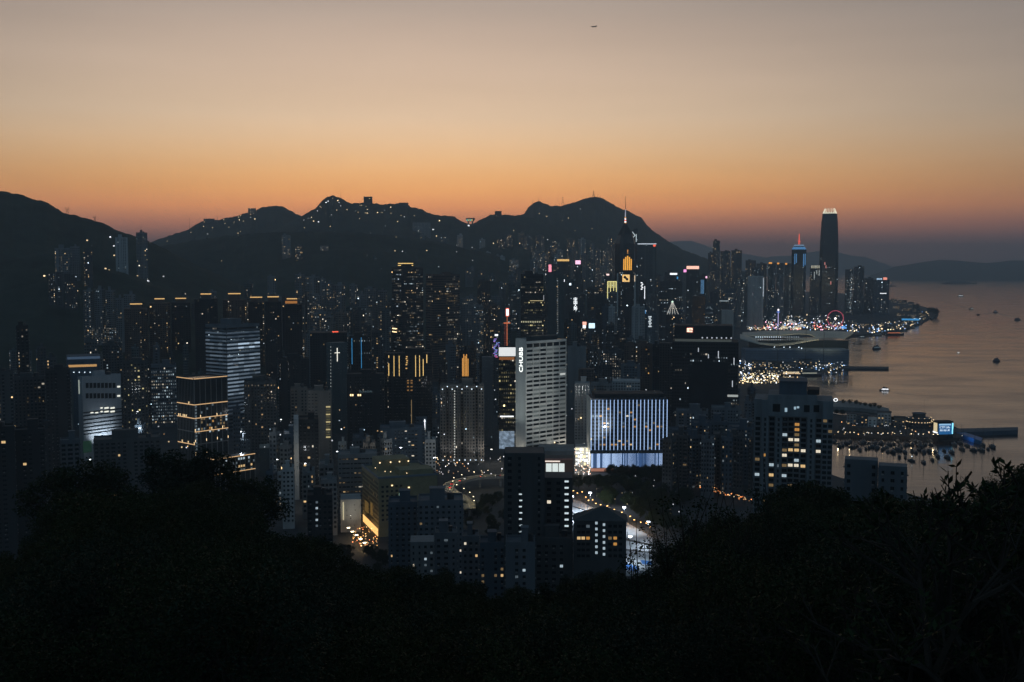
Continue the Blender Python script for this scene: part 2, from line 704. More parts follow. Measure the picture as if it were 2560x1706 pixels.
# ---------------------------------------------------------------- buildings: kit
WARM, WHITE, COOL, AMBER = (1.0, .66, .30), (1.0, .88, .68), (.72, .9, 1.0), (1.0, .48, .12)
MIXES = {'w': [(WARM, .6), (WHITE, .35), (COOL, .05)], 'n': [(WARM, .25), (WHITE, .5), (COOL, .25)], 'c': [(COOL, .7), (WHITE, .3)], 'a': [(AMBER, .6), (WARM, .4)], 'y': [((1, .85, .4), .7), (WHITE, .3)]}


def pick(mx, R):
    t = R.random()
    for c, p in MIXES[mx]:
        t -= p
        if t <= 0:
            return c
    return MIXES[mx][0][0]


BLD = []      # everything that needs an automatic label later


class B:
    pass


def window_mesh(kind, w, h):
    key = 'pane_%s_%.1f_%.1f' % (kind, w, h)
    if key in WM:
        return WM[key]
    b = MB()
    fr = .09
    b.box(-w / 2 - fr, w / 2 + fr, -.10, .05, -h / 2 - .16, -h / 2)      # sill
    b.box(-w / 2 - fr, w / 2 + fr, -.07, .05, h / 2, h / 2 + fr)
    b.box(-w / 2 - fr, -w / 2, -.07, .05, -h / 2, h / 2)
    b.box(w / 2, w / 2 + fr, -.07, .05, -h / 2, h / 2)
    b.box(-.03, .03, -.06, .05, -h / 2, h / 2)
    b.face([(-w / 2, -.03, -h / 2), (w / 2, -.03, -h / 2), (w / 2, -.03, h / 2), (-w / 2, -.03, h / 2)], m=1)
    if kind == 'dark':
        m2 = GLASS
    else:
        c, s = LITK[kind]
        m2 = emi('room_light_' + kind, c, s)
    WM[key] = b.mesh('window', [METAL, m2])
    return WM[key]


WM = {}
LITK = {'warm': (WARM, .75), 'white': (WHITE, .85), 'cool': (COOL, .55), 'amber': (AMBER, .5), 'dimwarm': (WARM, .16), 'dimcool': (COOL, .1)}


def plan_poly(kind, w, d):
    x, y = w / 2, d / 2
    if kind == 'box':
        return [(-x, -y), (x, -y), (x, y), (-x, y)]
    if kind == 'notch':          # slab with re-entrant light wells
        n = min(w, d) * .13
        out_ = []
        k = max(1, int(w / 14))
        bay = w / k
        for i in range(k):
            a = -x + i * bay
            m = a + bay / 2
            q = bay * .11
            out_ += [(a, -y), (m - q, -y), (m - q, -y + n), (m + q, -y + n), (m + q, -y)]
        q = d * .12
        out_ += [(x, -y), (x, -q), (x - n, -q), (x - n, q), (x, q), (x, y), (-x, y), (-x, q), (-x + n, q), (-x + n, -q), (-x, -q)]
        return out_
    if kind == 'cross':
        a, c = x * .42, y * .42
        return [(-a, -y), (a, -y), (a, -y * .72), (x * .72, -y * .72), (x * .72, -c), (x, -c), (x, c), (x * .72, c), (x * .72, y * .72), (a, y * .72), (a, y), (-a, y), (-a, y * .72),
                (-x * .72, y * .72), (-x * .72, c), (-x, c), (-x, -c), (-x * .72, -c), (-x * .72, -y * .72), (-a, -y * .72)]
    if kind == 'oct':
        q = min(x, y) * .35
        return [(-x + q, -y), (x - q, -y), (x, -y + q), (x, y - q), (x - q, y), (-x + q, y), (-x, y - q), (-x, -y + q)]
    raise ValueError(kind)


def place(xl, xc, xr, yt, Y, th, depth):
    """footprint from the photo: near corner at xc, faces to either side, th = turn in degrees"""
    X = lambda p: at(p, yt, Y).x
    if not th:
        xm = (xl + xr) / 2
        az_ = atan2(X(xm), Y)
        w = (X(xr) - X(xl)) * cos(az_)
        d = depth or max(10, min(.8 * w, 34))
        rz = -az_
        c = Vector((X(xm), Y, 0))
        c = c + Vector((-sin(rz), cos(rz), 0)) * (d / 2)
        zt = at(xm, yt, Y).z
    else:
        az_ = atan2(X(xc), Y)
        rz = radians(th) - az_
        a, b_ = (X(xc) - X(xl)) * cos(az_), (X(xr) - X(xc)) * cos(az_)
        t = abs(radians(th))
        if th > 0:
            d, w = a / sin(t), b_ / cos(t)
            lc = Vector((-w / 2, -d / 2, 0))
        else:
            w, d = a / cos(t), b_ / sin(t)
            lc = Vector((w / 2, -d / 2, 0))
        c = Vector((X(xc), Y, 0)) - Matrix.Rotation(rz, 3, 'Z') @ lc
        zt = at(xc, yt, Y).z
    return c, rz, w, d, zt


def new_b(name, xl, xc, xr, yt, Y, th=0, depth=None, base=None):
    o = B()
    c, o.rz, o.w, o.d, zt = place(xl, xc, xr, yt, Y, th, depth)
    zb = city_z(c.x, c.y) if base is None else base
    cs, sn = cos(o.rz), sin(o.rz)
    if base is None:
        for sx in (-1, 1):
            for sy in (-1, 1):
                lx, ly = sx * o.w / 2, sy * o.d / 2
                zb = min(zb, city_z(c.x + lx * cs - ly * sn, c.y + lx * sn + ly * cs))
        zb -= .5
    o.zb, o.h, o.zt, o.Y, o.name = zb, zt - zb, zt, Y, name
    o.c = Vector((c.x, c.y, zb))
    o.px = (xl + xr) / 2
    o.yt = yt
    o.root = empty(name, o.c, o.rz)
    o.M = Matrix.Translation(o.c) @ Matrix.Rotation(o.rz, 4, 'Z')
    o.Mi = o.M.inverted()
    return o


def on_face(o, face, px, py, off=0.0):
    """the point of a facade seen at a photo pixel -> (u, z) on that facade"""
    r = ray(px, py)
    p0 = o.Mi @ Vector((0, 0, EYE))
    d = o.Mi.to_3x3() @ r
    if face == 'f':
        t = (-o.d / 2 - off - p0.y) / d.y
    elif face == 'l':
        t = (-o.w / 2 - off - p0.x) / d.x
    else:
        t = (o.w / 2 + off - p0.x) / d.x
    p = p0 + d * t
    return (p.x if face == 'f' else p.y), p.z


def panel(o, face, x0, y0, x1, y1, m, name, thick=.35, b=None, parent=None, mm=0):
    """a box standing proud of a facade, covering the given photo rectangle"""
    u0, za = on_face(o, face, x0, y0)
    u1, zb_ = on_face(o, face, x1, y1)
    u0, u1 = min(u0, u1), max(u0, u1)
    z0, z1 = min(za, zb_), max(za, zb_)
    own = b is None
    b = b or MB()
    g = .03
    if face == 'f':
        b.box(u0, u1, -o.d / 2 - thick, -o.d / 2 - g, z0, z1, m=mm)
    elif face == 'l':
        b.box(-o.w / 2 - thick, -o.w / 2 - g, u0, u1, z0, z1, m=mm)
    else:
        b.box(o.w / 2 + g, o.w / 2 + thick, u0, u1, z0, z1, m=mm)
    if own:
        return b.obj(name, m, parent or o.root)


def edges_seen(o, poly):
    """plan edges that do not clearly face away from the harbour side"""
    eye = o.Mi @ Vector((0, 0, EYE))
    k = len(poly)
    for i in range(k):
        p, q = Vector(poly[i]), Vector(poly[(i + 1) % k])
        d = q - p
        L = d.length
        if L < 1.6:
            continue
        n = Vector((d.y, -d.x)) / L
        m = (p + q) / 2
        v = Vector((eye.x, eye.y)) - m
        if n.dot(v.normalized()) > -.12:
            yield p, q, d / L, n, L


def windows(o, poly, z0, z1, fh, bay, ww, wh, lit, mix, R, bright=1.0, indiv=False, col_p=.0, rows=None, strip=False, parent=None, dark=True):
    """window grid over the visible sides: unlit panes and lit rooms"""
    dk, lt, ac = MB(), MB(), MB()
    par = parent or o.root
    pr = .05 + o.Y * 1.2e-5
    nf = max(1, int((z1 - z0) / fh))
    fh = (z1 - z0) / nf
    count = 0
    far = min(3.0, max(1.0, o.Y / 1500))
    for p, q, t, n, L in edges_seen(o, poly):
        nb = max(1, int(round(L / bay)))
        bw = L / nb
        cols_lit = [R.random() < col_p for _ in range(nb)]
        ang = atan2(n.y, n.x) + pi / 2
        wf = [R.choice((1, 1, 1, .62, 1.3 if ww < .6 else 1, 0 if nb > 3 and not strip else 1)) for _ in range(nb)]
        for fl in range(nf):
            zc = z0 + (fl + .52) * fh
            row = rows(fl, nf) if rows else lit
            fc = R.random() < row * 1.6
            i = 0
            while i < nb:
                on = R.random() < (.55 if cols_lit[i] else (row * 1.5 if fc else row * .5))
                run = 1
                if strip and on:
                    run = min(nb - i, R.choice((1, 2, 3, 5, 8)))
                c = pick(mix, R)
                for k in range(i, i + run):
                    u = (k + .5) * bw
                    if not wf[k]:
                        continue
                    w2, h2 = bw * ww / 2 * wf[k], fh * wh / 2
                    ctr = p + t * u
                    if o.Y < 1350 and not strip and R.random() < .3:
                        q_ = ctr + t * R.uniform(-.5, .5) * w2
                        za_ = zc - h2 - R.uniform(.5, .75)
                        ac.prism([tuple(q_ - t * .45 - n * .05), tuple(q_ + t * .45 - n * .05), tuple(q_ + t * .45 + n * .6), tuple(q_ - t * .45 + n * .6)][::-1], za_, za_ + .55)
                    if indiv and count < 290:
                        kind = 'dark'
                        if on:
                            kind = {WARM: 'warm', WHITE: 'white', COOL: 'cool', AMBER: 'amber'}.get(c, 'warm')
                            if R.random() < .55:
                                kind = {'warm': 'dimwarm', 'amber': 'dimwarm'}.get(kind, 'dimcool')
                        put('window', window_mesh(kind, round(w2 * 2, 1), round(h2 * 2, 1)), par, loc=(ctr.x + n.x * .06, ctr.y + n.y * .06, zc), rot=(0, 0, ang))
                        count += 1
                        continue
                    a, b_ = ctr - t * w2 + n * pr, ctr + t * w2 + n * pr
                    quad = [(a.x, a.y, zc - h2), (b_.x, b_.y, zc - h2), (b_.x, b_.y, zc + h2), (a.x, a.y, zc + h2)]
                    if on:
                        s_ = bright * far * math.exp(R.gauss(-1.9, 1.15))
                        # a curtain or a lamp fills only part of the opening
                        f0 = R.uniform(0, .3)
                        f1 = R.uniform(.6, 1)
                        a2, b2 = a.lerp(b_, f0), a.lerp(b_, f1)
                        a2, b2 = a2 + n * .03, b2 + n * .03
                        zt_ = zc + h2 * R.uniform(.4, 1)
                        lt.face([(a2.x, a2.y, zc - h2), (b2.x, b2.y, zc - h2), (b2.x, b2.y, zt_), (a2.x, a2.y, zt_)], tuple(v * s_ for v in c))
                    if dark:
                        dk.face(quad)
                i += run
    dk.obj('unlit_windows', GLASS, par, stuff=True)
    lt.obj('lit_windows', LITM, par, stuff=True)
    ac.obj('air_conditioners', CONC, par, stuff=True)


def rooftop(o, poly, z, wallm, R, big=True, tank=True):
    """parapet, lift house, tanks and plant"""
    b = MB()
    for i in range(len(poly)):
        p, q = Vector(poly[i]), Vector(poly[(i + 1) % len(poly)])
        if (q - p).length < 3:
            continue
        t = (q - p).normalized()
        n = Vector((t.y, -t.x))
        a, c = p - n * .02, q - n * .02
        d_, e_ = q - n * .35, p - n * .35
        b.prism([tuple(a), tuple(c), tuple(d_), tuple(e_)], z - .02, z + 1.15)
    b.obj('parapet', wallm, o.root, stuff=True)
    if big:
        lw, ld = o.w * R.uniform(.22, .4), o.d * R.uniform(.28, .45)
        ox, oy = R.uniform(-.15, .15) * o.w, R.uniform(-.1, .15) * o.d
        hh = R.uniform(3.5, 7)
        b = MB()
        b.box(ox - lw / 2, ox + lw / 2, oy - ld / 2, oy + ld / 2, z - .03, z + hh)
        b.box(ox - lw / 2 - .3, ox + lw / 2 + .3, oy - ld / 2 - .3, oy + ld / 2 + .3, z + hh - .02, z + hh + .35)
        b.obj('lift_house', wallm, o.root)
        if tank:
            b = MB()
            tx, ty = ox + lw * .9, oy
            if abs(tx) < o.w / 2 - 2:
                b.tube((tx, ty, z + .01), (tx, ty, z + R.uniform(2.5, 4)), min(2.2, o.w * .08), n=10)
                b.obj('water_tank', METAL, o.root)
        if R.random() < .4:
            b = MB()
            b.tube((ox, oy, z + hh + .3), (ox, oy, z + hh + R.uniform(5, 12)), .14, .06, n=5)
            b.obj('antenna', METAL, o.root)


def tower(lab, xl, xc, xr, yt, Y, th=0, wall='grey', plan='box', lit=.1, mix='n', fh=3.1, bay=3.2, ww=.55, wh=.5, name='apartment_tower', cat='building', depth=None, indiv=False, bright=1.0,
          group=None, col_p=.05, strip=False, bands=False, fins=False, roof=True, base=None, seed=None, short=None, rows=None, dark=True, wtop=1.0):
    R = random.Random(seed if seed is not None else int(xl * 13 + yt * 7 + Y))
    o = new_b(name, xl, xc, xr, yt, Y, th, depth, base)
    o.poly = plan_poly(plan, o.w, o.d)
    wm = WALLS[wall]
    b = MB()
    b.prism(o.poly, 0, o.h)
    b.obj('wall', wm, o.root)
    if bands:                     # projecting slab edges
        b = MB()
        nf = max(1, int((o.h - 6) / fh))
        for i in range(nf):
            z = 6 + i * (o.h - 6) / nf
            b.box(-o.w / 2 - .25, o.w / 2 + .25, -o.d / 2 - .25, o.d / 2 + .25, z - .45, z + .45)
        b.obj('floor_slabs', wm, o.root, stuff=True)
    if fins:
        b = MB()
        for p, q, t, n, L in edges_seen(o, o.poly):
            k = max(1, int(round(L / fins)))
            for i in range(k + 1):
                c = p + t * (L * i / k)
                b.prism([tuple(c - t * .18 - n * .05), tuple(c - t * .18 + n * .4), tuple(c + t * .18 + n * .4), tuple(c + t * .18 - n * .05)][::-1], 5, o.h - .3)
        b.obj('pilasters', wm, o.root, stuff=True)
    windows(o, o.poly, 5, o.h - 1.2, fh, bay, ww, wh, lit * (.7 if indiv else 1.7), mix, R, bright, indiv, col_p * (.3 if indiv else .8), rows, strip, dark=dark)
    if roof:
        rooftop(o, o.poly, o.h, wm, R)
    o.lit, o.wall, o.group, o.short, o.cat = lit, wall, group, short, cat
    o.root['category'] = cat
    if group:
        o.root['group'] = group
    if lab:
        o.root['label'] = lab
    o.lab = lab
    BLD.append(o)
    return o


def text_mesh(txt, size, name, m, ext=.04, align='CENTER'):
    cu = bpy.data.curves.new(name, 'FONT')
    cu.body = txt
    cu.size = size
    cu.extrude = ext
    cu.align_x = align
    cu.align_y = 'CENTER'
    tmp = bpy.data.objects.new('tmp_text', cu)
    COL.objects.link(tmp)
    dg = bpy.context.evaluated_depsgraph_get()
    me_ = bpy.data.meshes.new_from_object(tmp.evaluated_get(dg))
    bpy.data.objects.remove(tmp)
    me_.name = name
    me_.materials.clear()
    me_.materials.append(m)
    return me_


def face_text(o, face, px, py, hpx, txt, m, name='lettering', rot=0.0, wpx=None, label=None):
    """raised letters on a facade, centred on a photo pixel; hpx = cap height in photo pixels"""
    u, z = on_face(o, face, px, py, .4)
    s = hpx * o.Y / F / .7
    me_ = text_mesh(txt, s, name, m, ext=.1)
    if face == 'f':
        loc, rz = (u, -o.d / 2 - .45, z), 0
    else:
        loc, rz = (-o.w / 2 - .45, u, z), -pi / 2
    t = put(name, me_, o.root, loc=loc)
    t.rotation_euler = (Matrix.Rotation(rz, 3, 'Z') @ Matrix.Rotation(pi / 2, 3, 'X') @ Matrix.Rotation(rot, 3, 'Z')).to_euler()
    if wpx:
        cur = (max(v.co.x for v in me_.vertices) - min(v.co.x for v in me_.vertices)) * F / o.Y
        t.scale = (wpx / cur, 1, 1)
    if label:
        t['label'] = label
    return t
# ---------------------------------------------------------------- the buildings one recognises
GOLD = emi('gold_light', (.95, .58, .28), .75)
GOLDB = emi('gold_strip', (1.0, .66, .22), 1.3)
ORANGE = emi('orange_strip', (1.0, .42, .08), 1.1)
WSIGN = emi('white_sign', (.92, .96, 1.0), 1.6)
BLUE = emi('blue_neon', (.06, .36, .75), .9)
LBLUE = emi('blue_white_strip', (.42, .62, 1.0), 1.25)
DBLUE = emi('deep_blue_glow', (.09, .2, .46), .55)
REDS = emi('red_sign', (1.0, .12, .06), 1.5)
PINK = emi('pink_sign', (1.0, .55, .75), 1.6)
CREAM = emi('cream_sign', (1.0, .82, .62), 1.9)
TEALW = emi('cool_lamp', (.72, .88, 1.0), 2.2)
WARML = emi('warm_lamp', (1.0, .72, .38), 2.2)
WALLW = mat('white_cladding', (.55, .56, .54), rough=.6, var=.12, scale=.2, streak=True)
DKG = mat('dark_curtain_glass', (.016, .022, .026), rough=.18, var=.3, scale=.05, spec=.5)
FINM = mat('grey_fin', (.16, .165, .165), rough=.5, var=.15)


def lamp(kind, loc, energy, color, parent=None, target=None, size=1.0, spot=70):
    l = bpy.data.lights.new('lamp_light', kind)
    l.energy = energy
    l.color = color
    if kind == 'SPOT':
        l.spot_size = radians(spot)
        l.spot_blend = .6
        l.shadow_soft_size = size
    else:
        l.shadow_soft_size = size
    o = bpy.data.objects.new('lamp_light', l)
    COL.objects.link(o)
    o.location = loc
    if target is not None:
        o.rotation_euler = (Vector(target) - Vector(loc)).to_track_quat('-Z', 'Y').to_euler()
    if parent is not None:
        o.parent = parent
        o.location = Vector(loc) - Vector(parent.location)
    return o


def floodlight(lab, loc, target, energy, color, spot=70, group=None):
    """a lamp head on a short post, aimed at a facade"""
    r = empty('floodlight', (loc[0], loc[1], loc[2]))
    d = (Vector(target) - Vector(loc)).normalized()
    b = MB()
    b.tube((0, 0, -.2), (0, 0, 2.0), .08, n=6)
    b.box(-.5, .5, -.5, .5, -.3, -.05)
    b.obj('post', METAL, r)
    b = MB()
    b.tube(Vector((0, 0, 2.3)) - d * .5, Vector((0, 0, 2.3)) + d * .2, .3, .55, n=10, cap=False)
    b.obj('housing', METAL, r)
    b = MB()
    b.tube(Vector((0, 0, 2.3)) - d * .1, Vector((0, 0, 2.3)) - d * .05, .38, n=10)
    b.obj('lamp_glass', emi('flood_glass', (1, .95, .85), 3), r)
    lamp('SPOT', Vector(loc) + Vector((0, 0, 2.3)) + d * .5, energy, color, r, Vector(target), 1.0, spot)
    tag(r, lab, 'floodlight', group)
    return r


def band(o, face, py, xref, m, name, hgt=.7, out_=.45, cut=None):
    z = on_face(o, 'f', xref, py)[1]
    b = MB()
    if face == 'f':
        b.box(-o.w / 2, o.w / 2, -o.d / 2 - out_, -o.d / 2 - .03, z - hgt / 2, z + hgt / 2)
    else:
        b.box(-o.w / 2 - out_, -o.w / 2 - .03, -o.d / 2, o.d / 2, z - hgt / 2, z + hgt / 2)
    return b.obj(name, m, o.root)


def plain(lab, name, xl, xc, xr, yt, Y, th=0, wall='grey', depth=None, base=None, cat='building', short=None, plan='box', wallmat=None, group=None):
    o = new_b(name, xl, xc, xr, yt, Y, th, depth, base)
    o.poly = plan_poly(plan, o.w, o.d)
    b = MB()
    b.prism(o.poly, 0, o.h)
    b.obj('wall', wallmat or WALLS[wall], o.root)
    o.root['category'] = cat
    o.root['label'] = lab
    o.lab, o.short, o.lit, o.wall, o.group, o.cat = lab, short, 0, wall, group, cat
    BLD.append(o)
    return o


# ---- white office slab with a lit vertical name
o = new_b('office_slab', 1290, 1315, 1419, 851, 1062, 43)
CH = o
CH_H = o.h
o.root['category'] = 'building'
o.root['label'] = 'pale grey gridded office slab with a lit vertical CHUBB sign'
o.lab, o.short, o.lit, o.wall, o.cat = o.root['label'], 'the gridded CHUBB slab', 0, 'white', 'building'
BLD.append(o)
b = MB()
b.box(-o.w / 2, o.w / 2, -o.d / 2 + .9, o.d / 2, 0, o.h - 1.5)
b.obj('core', DKG, o.root)
b = MB()
b.box(-o.w / 2 - .4, -o.w / 2 + .02, -o.d / 2 - .02, o.d / 2 + .3, 0, o.h + 1.2)
b.obj('end_wall', WALLW, o.root)
b = MB()
b.box(o.w / 2 - .02, o.w / 2 + .4, -o.d / 2 - .02, o.d / 2 + .3, 0, o.h - 2.6)
b.obj('end_wall', WALLW, o.root)
nfl = 25
zA, zB = 6.0, o.h - 8.5
fhC = (zB - zA) / nfl
bay6 = (o.w - .04) / 6
R = random.Random(3)
spm = MB().box(-o.w / 2 + .03, o.w / 2 - .03, -.02, .92, -fhC * .25, fhC * .25).mesh('spandrel', WALLW)
for i in range(nfl + 1):
    put('spandrel', spm, o.root, loc=(0, -o.d / 2, zA + i * fhC))
fnm = MB().box(-.32, .32, -.45, .88, 0, zB - zA + 5.5).mesh('pier', WALLW)
for i in range(7):
    put('pier', fnm, o.root, loc=(-o.w / 2 + .35 + (o.w - .7) * i / 6, -o.d / 2, zA - 1))
ww_, wh_ = bay6 - .8, fhC * .48
pm = {k: MB().box(-ww_ / 2, ww_ / 2, 0, .08, -wh_ / 2, wh_ / 2).mesh('pane', m_) for k, m_ in
      dict(dark=GLASS, dim=emi('dim_office', (.55, .62, .6), .07), lit=emi('lit_office', (.9, .95, .9), .5)).items()}
for i in range(nfl):
    for j in range(6):
        u = R.random()
        put('pane', pm['lit' if u < .012 else 'dim' if u < .25 else 'dark'], o.root, loc=(-o.w / 2 + (j + .5) * o.w / 6, -o.d / 2 + .55, zA + (i + .5) * fhC))
for j in range(6):
    put('pane', MB().box(-ww_ / 2, ww_ / 2, 0, .1, 0, 4.2).mesh('pane', GLASS), o.root, loc=(-o.w / 2 + (j + .5) * o.w / 6, -o.d / 2 + .55, zB + fhC * .3))
b = MB()
b.box(-o.w / 2 + .03, o.w / 2 - .03, -o.d / 2 - .45, -o.d / 2 + .9, o.h - 3.6, o.h - 1.2)
b.obj('roof_beam', WALLW, o.root)
b = MB()
b.box(-o.w * .3, o.w * .35, -o.d * .2, o.d * .3, o.h - 1.52, o.h + 3)
b.obj('plant_room', WALLS['dark'], o.root)
b = MB()
b.box(-o.w / 2 + .03, o.w / 2 - .03, o.d / 2 - .4, o.d / 2 + .28, o.h - 1.6, o.h + 1.2)
b.obj('parapet', WALLW, o.root)
LETTER = emi('letter_white', (.95, 1.0, .95), 2.0)
t_ = face_text(o, 'l', 1303, 900, 8.6, 'CHUBB', LETTER, rot=pi / 2, wpx=62, label='white lit letters CHUBB reading upwards')
t_.scale = (t_.scale[0], 1.5, 1)
# podium below the slab
p_ = plain('dark stepped podium with a pale canopy below the gridded slab', 'podium', 1345, None, 1436, 1128, 1010, wall='grey', depth=40, cat='podium')

# ---- hotel with blue-white light strips
o = new_b('hotel', 1468, 1478, 1669, 997, 1025, 6)
HO = o
o.root['category'] = 'hotel'
o.root['label'] = 'broad hotel block striped with vertical blue white light tubes'
o.lab, o.short, o.lit, o.wall, o.cat = o.root['label'], 'the blue striped hotel', 0, 'dark', 'hotel'
BLD.append(o)
b = MB()
b.box(-o.w / 2, o.w / 2, -o.d / 2, o.d / 2, 0, o.h)
b.obj('wall', mat('hotel_wall', (.05, .055, .07), var=.15), o.root)
zp = on_face(o, 'f', 1575, 1133)[1]      # top of podium screen
z1_ = on_face(o, 'f', 1575, 1000)[1]
nc, nr = 20, 14
cw = o.w / nc
fhh = (z1_ - zp - 3) / nr
R = random.Random(11)
stm = MB().box(-.24, .24, -.55, -.02, zp + 3, z1_).mesh('light_tube', LBLUE)
for i in range(nc + 1):
    put('light_tube', stm, o.root, loc=(-o.w / 2 + .2 + (o.w - .4) * i / nc, -o.d / 2, 0))
slm = MB().box(-o.w / 2 + .2, o.w / 2 - .2, -.22, -.02, -.55, .55).mesh('spandrel', mat('hotel_slab', (.1, .13, .19), var=.1))
for j in range(nr + 1):
    put('spandrel', slm, o.root, loc=(0, -o.d / 2, zp + 3 + j * fhh))
for j in range(nr):
    for i in range(nc):
        u = R.random()
        hot = .16 if 6 <= j <= 11 else .06
        kind = 'dark'
        if u < hot:
            kind = R.choice(('amber', 'dimwarm', 'amber', 'dimwarm', 'dimcool') if u > .015 else ('warm', 'white'))
        if j == 1 and i in (3, 5, 6, 8, 17, 19):
            kind = 'amber'
        put('window', window_mesh(kind, 2.2, 1.5), o.root, loc=(-o.w / 2 + (i + .5) * cw, -o.d / 2 - .02, zp + 3 + (j + .5) * fhh))
b = MB()
b.box(-o.w / 2 - .8, o.w / 2 + .8, -o.d / 2 - 1.0, -o.d / 2 - .02, zp - .2, zp + 2.2)
b.obj('ledge', WALLS['dark'], o.root)
zq = on_face(o, 'f', 1575, 1169)[1]
b = MB()
b.box(-o.w / 2, o.w / 2, -o.d / 2 - .5, -o.d / 2 - .03, zq, zp - .3)
b.obj('podium_screen', DBLUE, o.root)
sm1 = MB().box(-.17, .17, -.75, -.5, zq, zp - .3).mesh('light_tube', emi('podium_tube', (.55, .72, 1.0), 1.9))
sm2 = MB().box(-.16, .16, -.95, -.5, zq, zp - .3).mesh('screen_fin', mat('screen_fin', (.25, .33, .5), var=.1))
for i in range(66):
    if R.random() < .8:
        put('light_tube', sm1, o.root, loc=(-o.w / 2 + .5 + (o.w - 1) * i / 65, -o.d / 2, 0))
    put('screen_fin', sm2, o.root, loc=(-o.w / 2 + .9 + (o.w - 1.8) * i / 65 + .1, -o.d / 2, 0))
b = MB()
b.box(-o.w * .44, o.w * .48, -o.d * .3, o.d * .45, o.h - .02, o.h + 3.5)
b.obj('roof_storey', WALLS['black'], o.root)
b = MB()
b.box(-o.w / 2, o.w / 2, -o.d / 2 - 3, -o.d / 2 - .6, zq - 3, zq - .6)
b.obj('shopfront_glow', emi('shop_glow', (1.0, .45, .3), .35), o.root)
b = MB()
b.box(-o.w / 2 - .5, -o.w / 2 - .03, -o.d / 2 + .1, o.d / 2, 0, o.h)
b.obj('side_wall', WALLW, o.root)

# ---- tower and podium with gold light bands
o = new_b('office_tower', 441, 484, 570, 947, 1000, 32)
GT = o
o.root['category'] = 'building'
o.root['label'] = 'square dark glass tower ringed by gold light bands'
o.lab, o.short, o.lit, o.wall, o.cat = o.root['label'], 'the gold banded tower', 0, 'black', 'building'
BLD.append(o)
o.poly = plan_poly('box', o.w, o.d)
b = MB()
b.prism(o.poly, 0, o.h - 1)
b.obj('wall', DKG, o.root)
b = MB()
for s_ in (-1, 1):
    b.box(s_ * o.w / 2 - .4, s_ * o.w / 2 + .4, -o.d / 2 - .4, o.d / 2 + .4, o.h - 1.6, o.h)
    b.box(-o.w / 2 - .39, o.w / 2 + .39, s_ * o.d / 2 - .4, s_ * o.d / 2 + .4, o.h - 1.61, o.h - .01)
b.obj('roof_frame', WALLS['dark'], o.root)
for y_ in (948, 1013, 1047, 1081):
    band(o, 'f', y_, 484, GOLD, 'light_band')
for y_ in (948, 1013, 1047, 1113):
    band(o, 'l', y_, 484, GOLD, 'light_band')
band(o, 'l', 1081, 484, FINM, 'ledge', .9)
band(o, 'f', 1113, 484, FINM, 'ledge', .9)
fm = MB().box(-.3, .3, -.38, -.02, 0, o.h - 2).mesh('fin', FINM)
for i in range(7):
    put('fin', fm, o.root, loc=(-o.w / 2 + .35 + (o.w - .7) * i / 6, -o.d / 2, 0))
fm = MB().box(-.3, -.02, -.22, .22, 0, o.h - 2).mesh('fin', FINM)
for i in range(12):
    put('fin', fm, o.root, loc=(-o.w / 2, -o.d / 2 + .35 + (o.d - .7) * i / 11, 0))
R = random.Random(5)
zt_ = on_face(o, 'f', 484, 1013)[1]
for j in range(14):
    z = zt_ - 1.6 - j * 3.05
    if z < 3:
        break
    for i in range(6):
        for k in (0, 1):
            u = R.random()
            kind = 'dark'
            if i == 0 and k == 0 and u < .8:
                kind = 'dimcool'
            elif 3 < j < 9 and u < .42:
                kind = R.choice(('dimwarm', 'amber', 'dimwarm', 'cool', 'dimcool'))
            elif u < .08:
                kind = 'dimcool'
            put('window', window_mesh(kind, 1.7, 2.0), o.root, loc=(-o.w / 2 + (i + .28 + .44 * k) * o.w / 6, -o.d / 2 - .03, z))
ul = MB().box(-.15, .15, -.62, -.4, 0, 2.2).mesh('uplight', WARML)
for y_, us in ((1047, (1, 4)), (1081, (0, 3, 5)), (1108, (0, 2, 4, 6)), (1140, (0, 2))):
    z = on_face(o, 'f', 484, y_)[1] + .5
    for i in us:
        put('uplight', ul, o.root, loc=(-o.w / 2 + .35 + (o.w - .7) * i / 6, -o.d / 2, z))
ul = MB().box(-.62, -.4, -.15, .15, 0, 2.0).mesh('uplight', WARML)
for y_, us in ((1047, (5, 6, 7, 9, 10)), (1113, (0, 4, 8)), (1013, (3,))):
    z = on_face(o, 'f', 484, y_)[1] + .5
    for i in us:
        put('uplight', ul, o.root, loc=(-o.w / 2, -o.d / 2 + .35 + (o.d - .7) * i / 11, z))
o = new_b('office_podium', 519, 536, 641, 1149, 905, 32)
GP = o
o.root['category'] = 'building'
o.root['label'] = 'low dark glass block with gold edge lights beside the gold banded tower'
o.lab, o.short, o.lit, o.wall, o.cat = o.root['label'], None, 0, 'black', 'building'
BLD.append(o)
b = MB()
b.prism(plan_poly('box', o.w, o.d), 0, o.h)
b.obj('wall', DKG, o.root)
band(o, 'f', 1149.5, 536, GOLD, 'light_band', .6)
band(o, 'l', 1149.5, 536, GOLD, 'light_band', .6)
band(o, 'f', 1188, 536, GOLD, 'light_band', .6)
fm = MB().box(-.3, .3, -.38, -.02, 0, o.h - 2).mesh('fin', FINM)
for i in range(9):
    put('fin', fm, o.root, loc=(-o.w / 2 + .35 + (o.w - .7) * i / 8, -o.d / 2, 0))
for j in range(4):
    for i in range(16):
        u = R.random()
        kind = 'cool' if (j == 0 and u < .55) else 'dimcool' if u < .3 else 'warm' if (j == 2 and i > 6 and u < .6) else 'dark'
        put('window', window_mesh(kind, 1.6, 1.9), o.root, loc=(-o.w / 2 + (i + .5) * o.w / 16, -o.d / 2 - .03, o.h - 2.6 - j * 3.2))

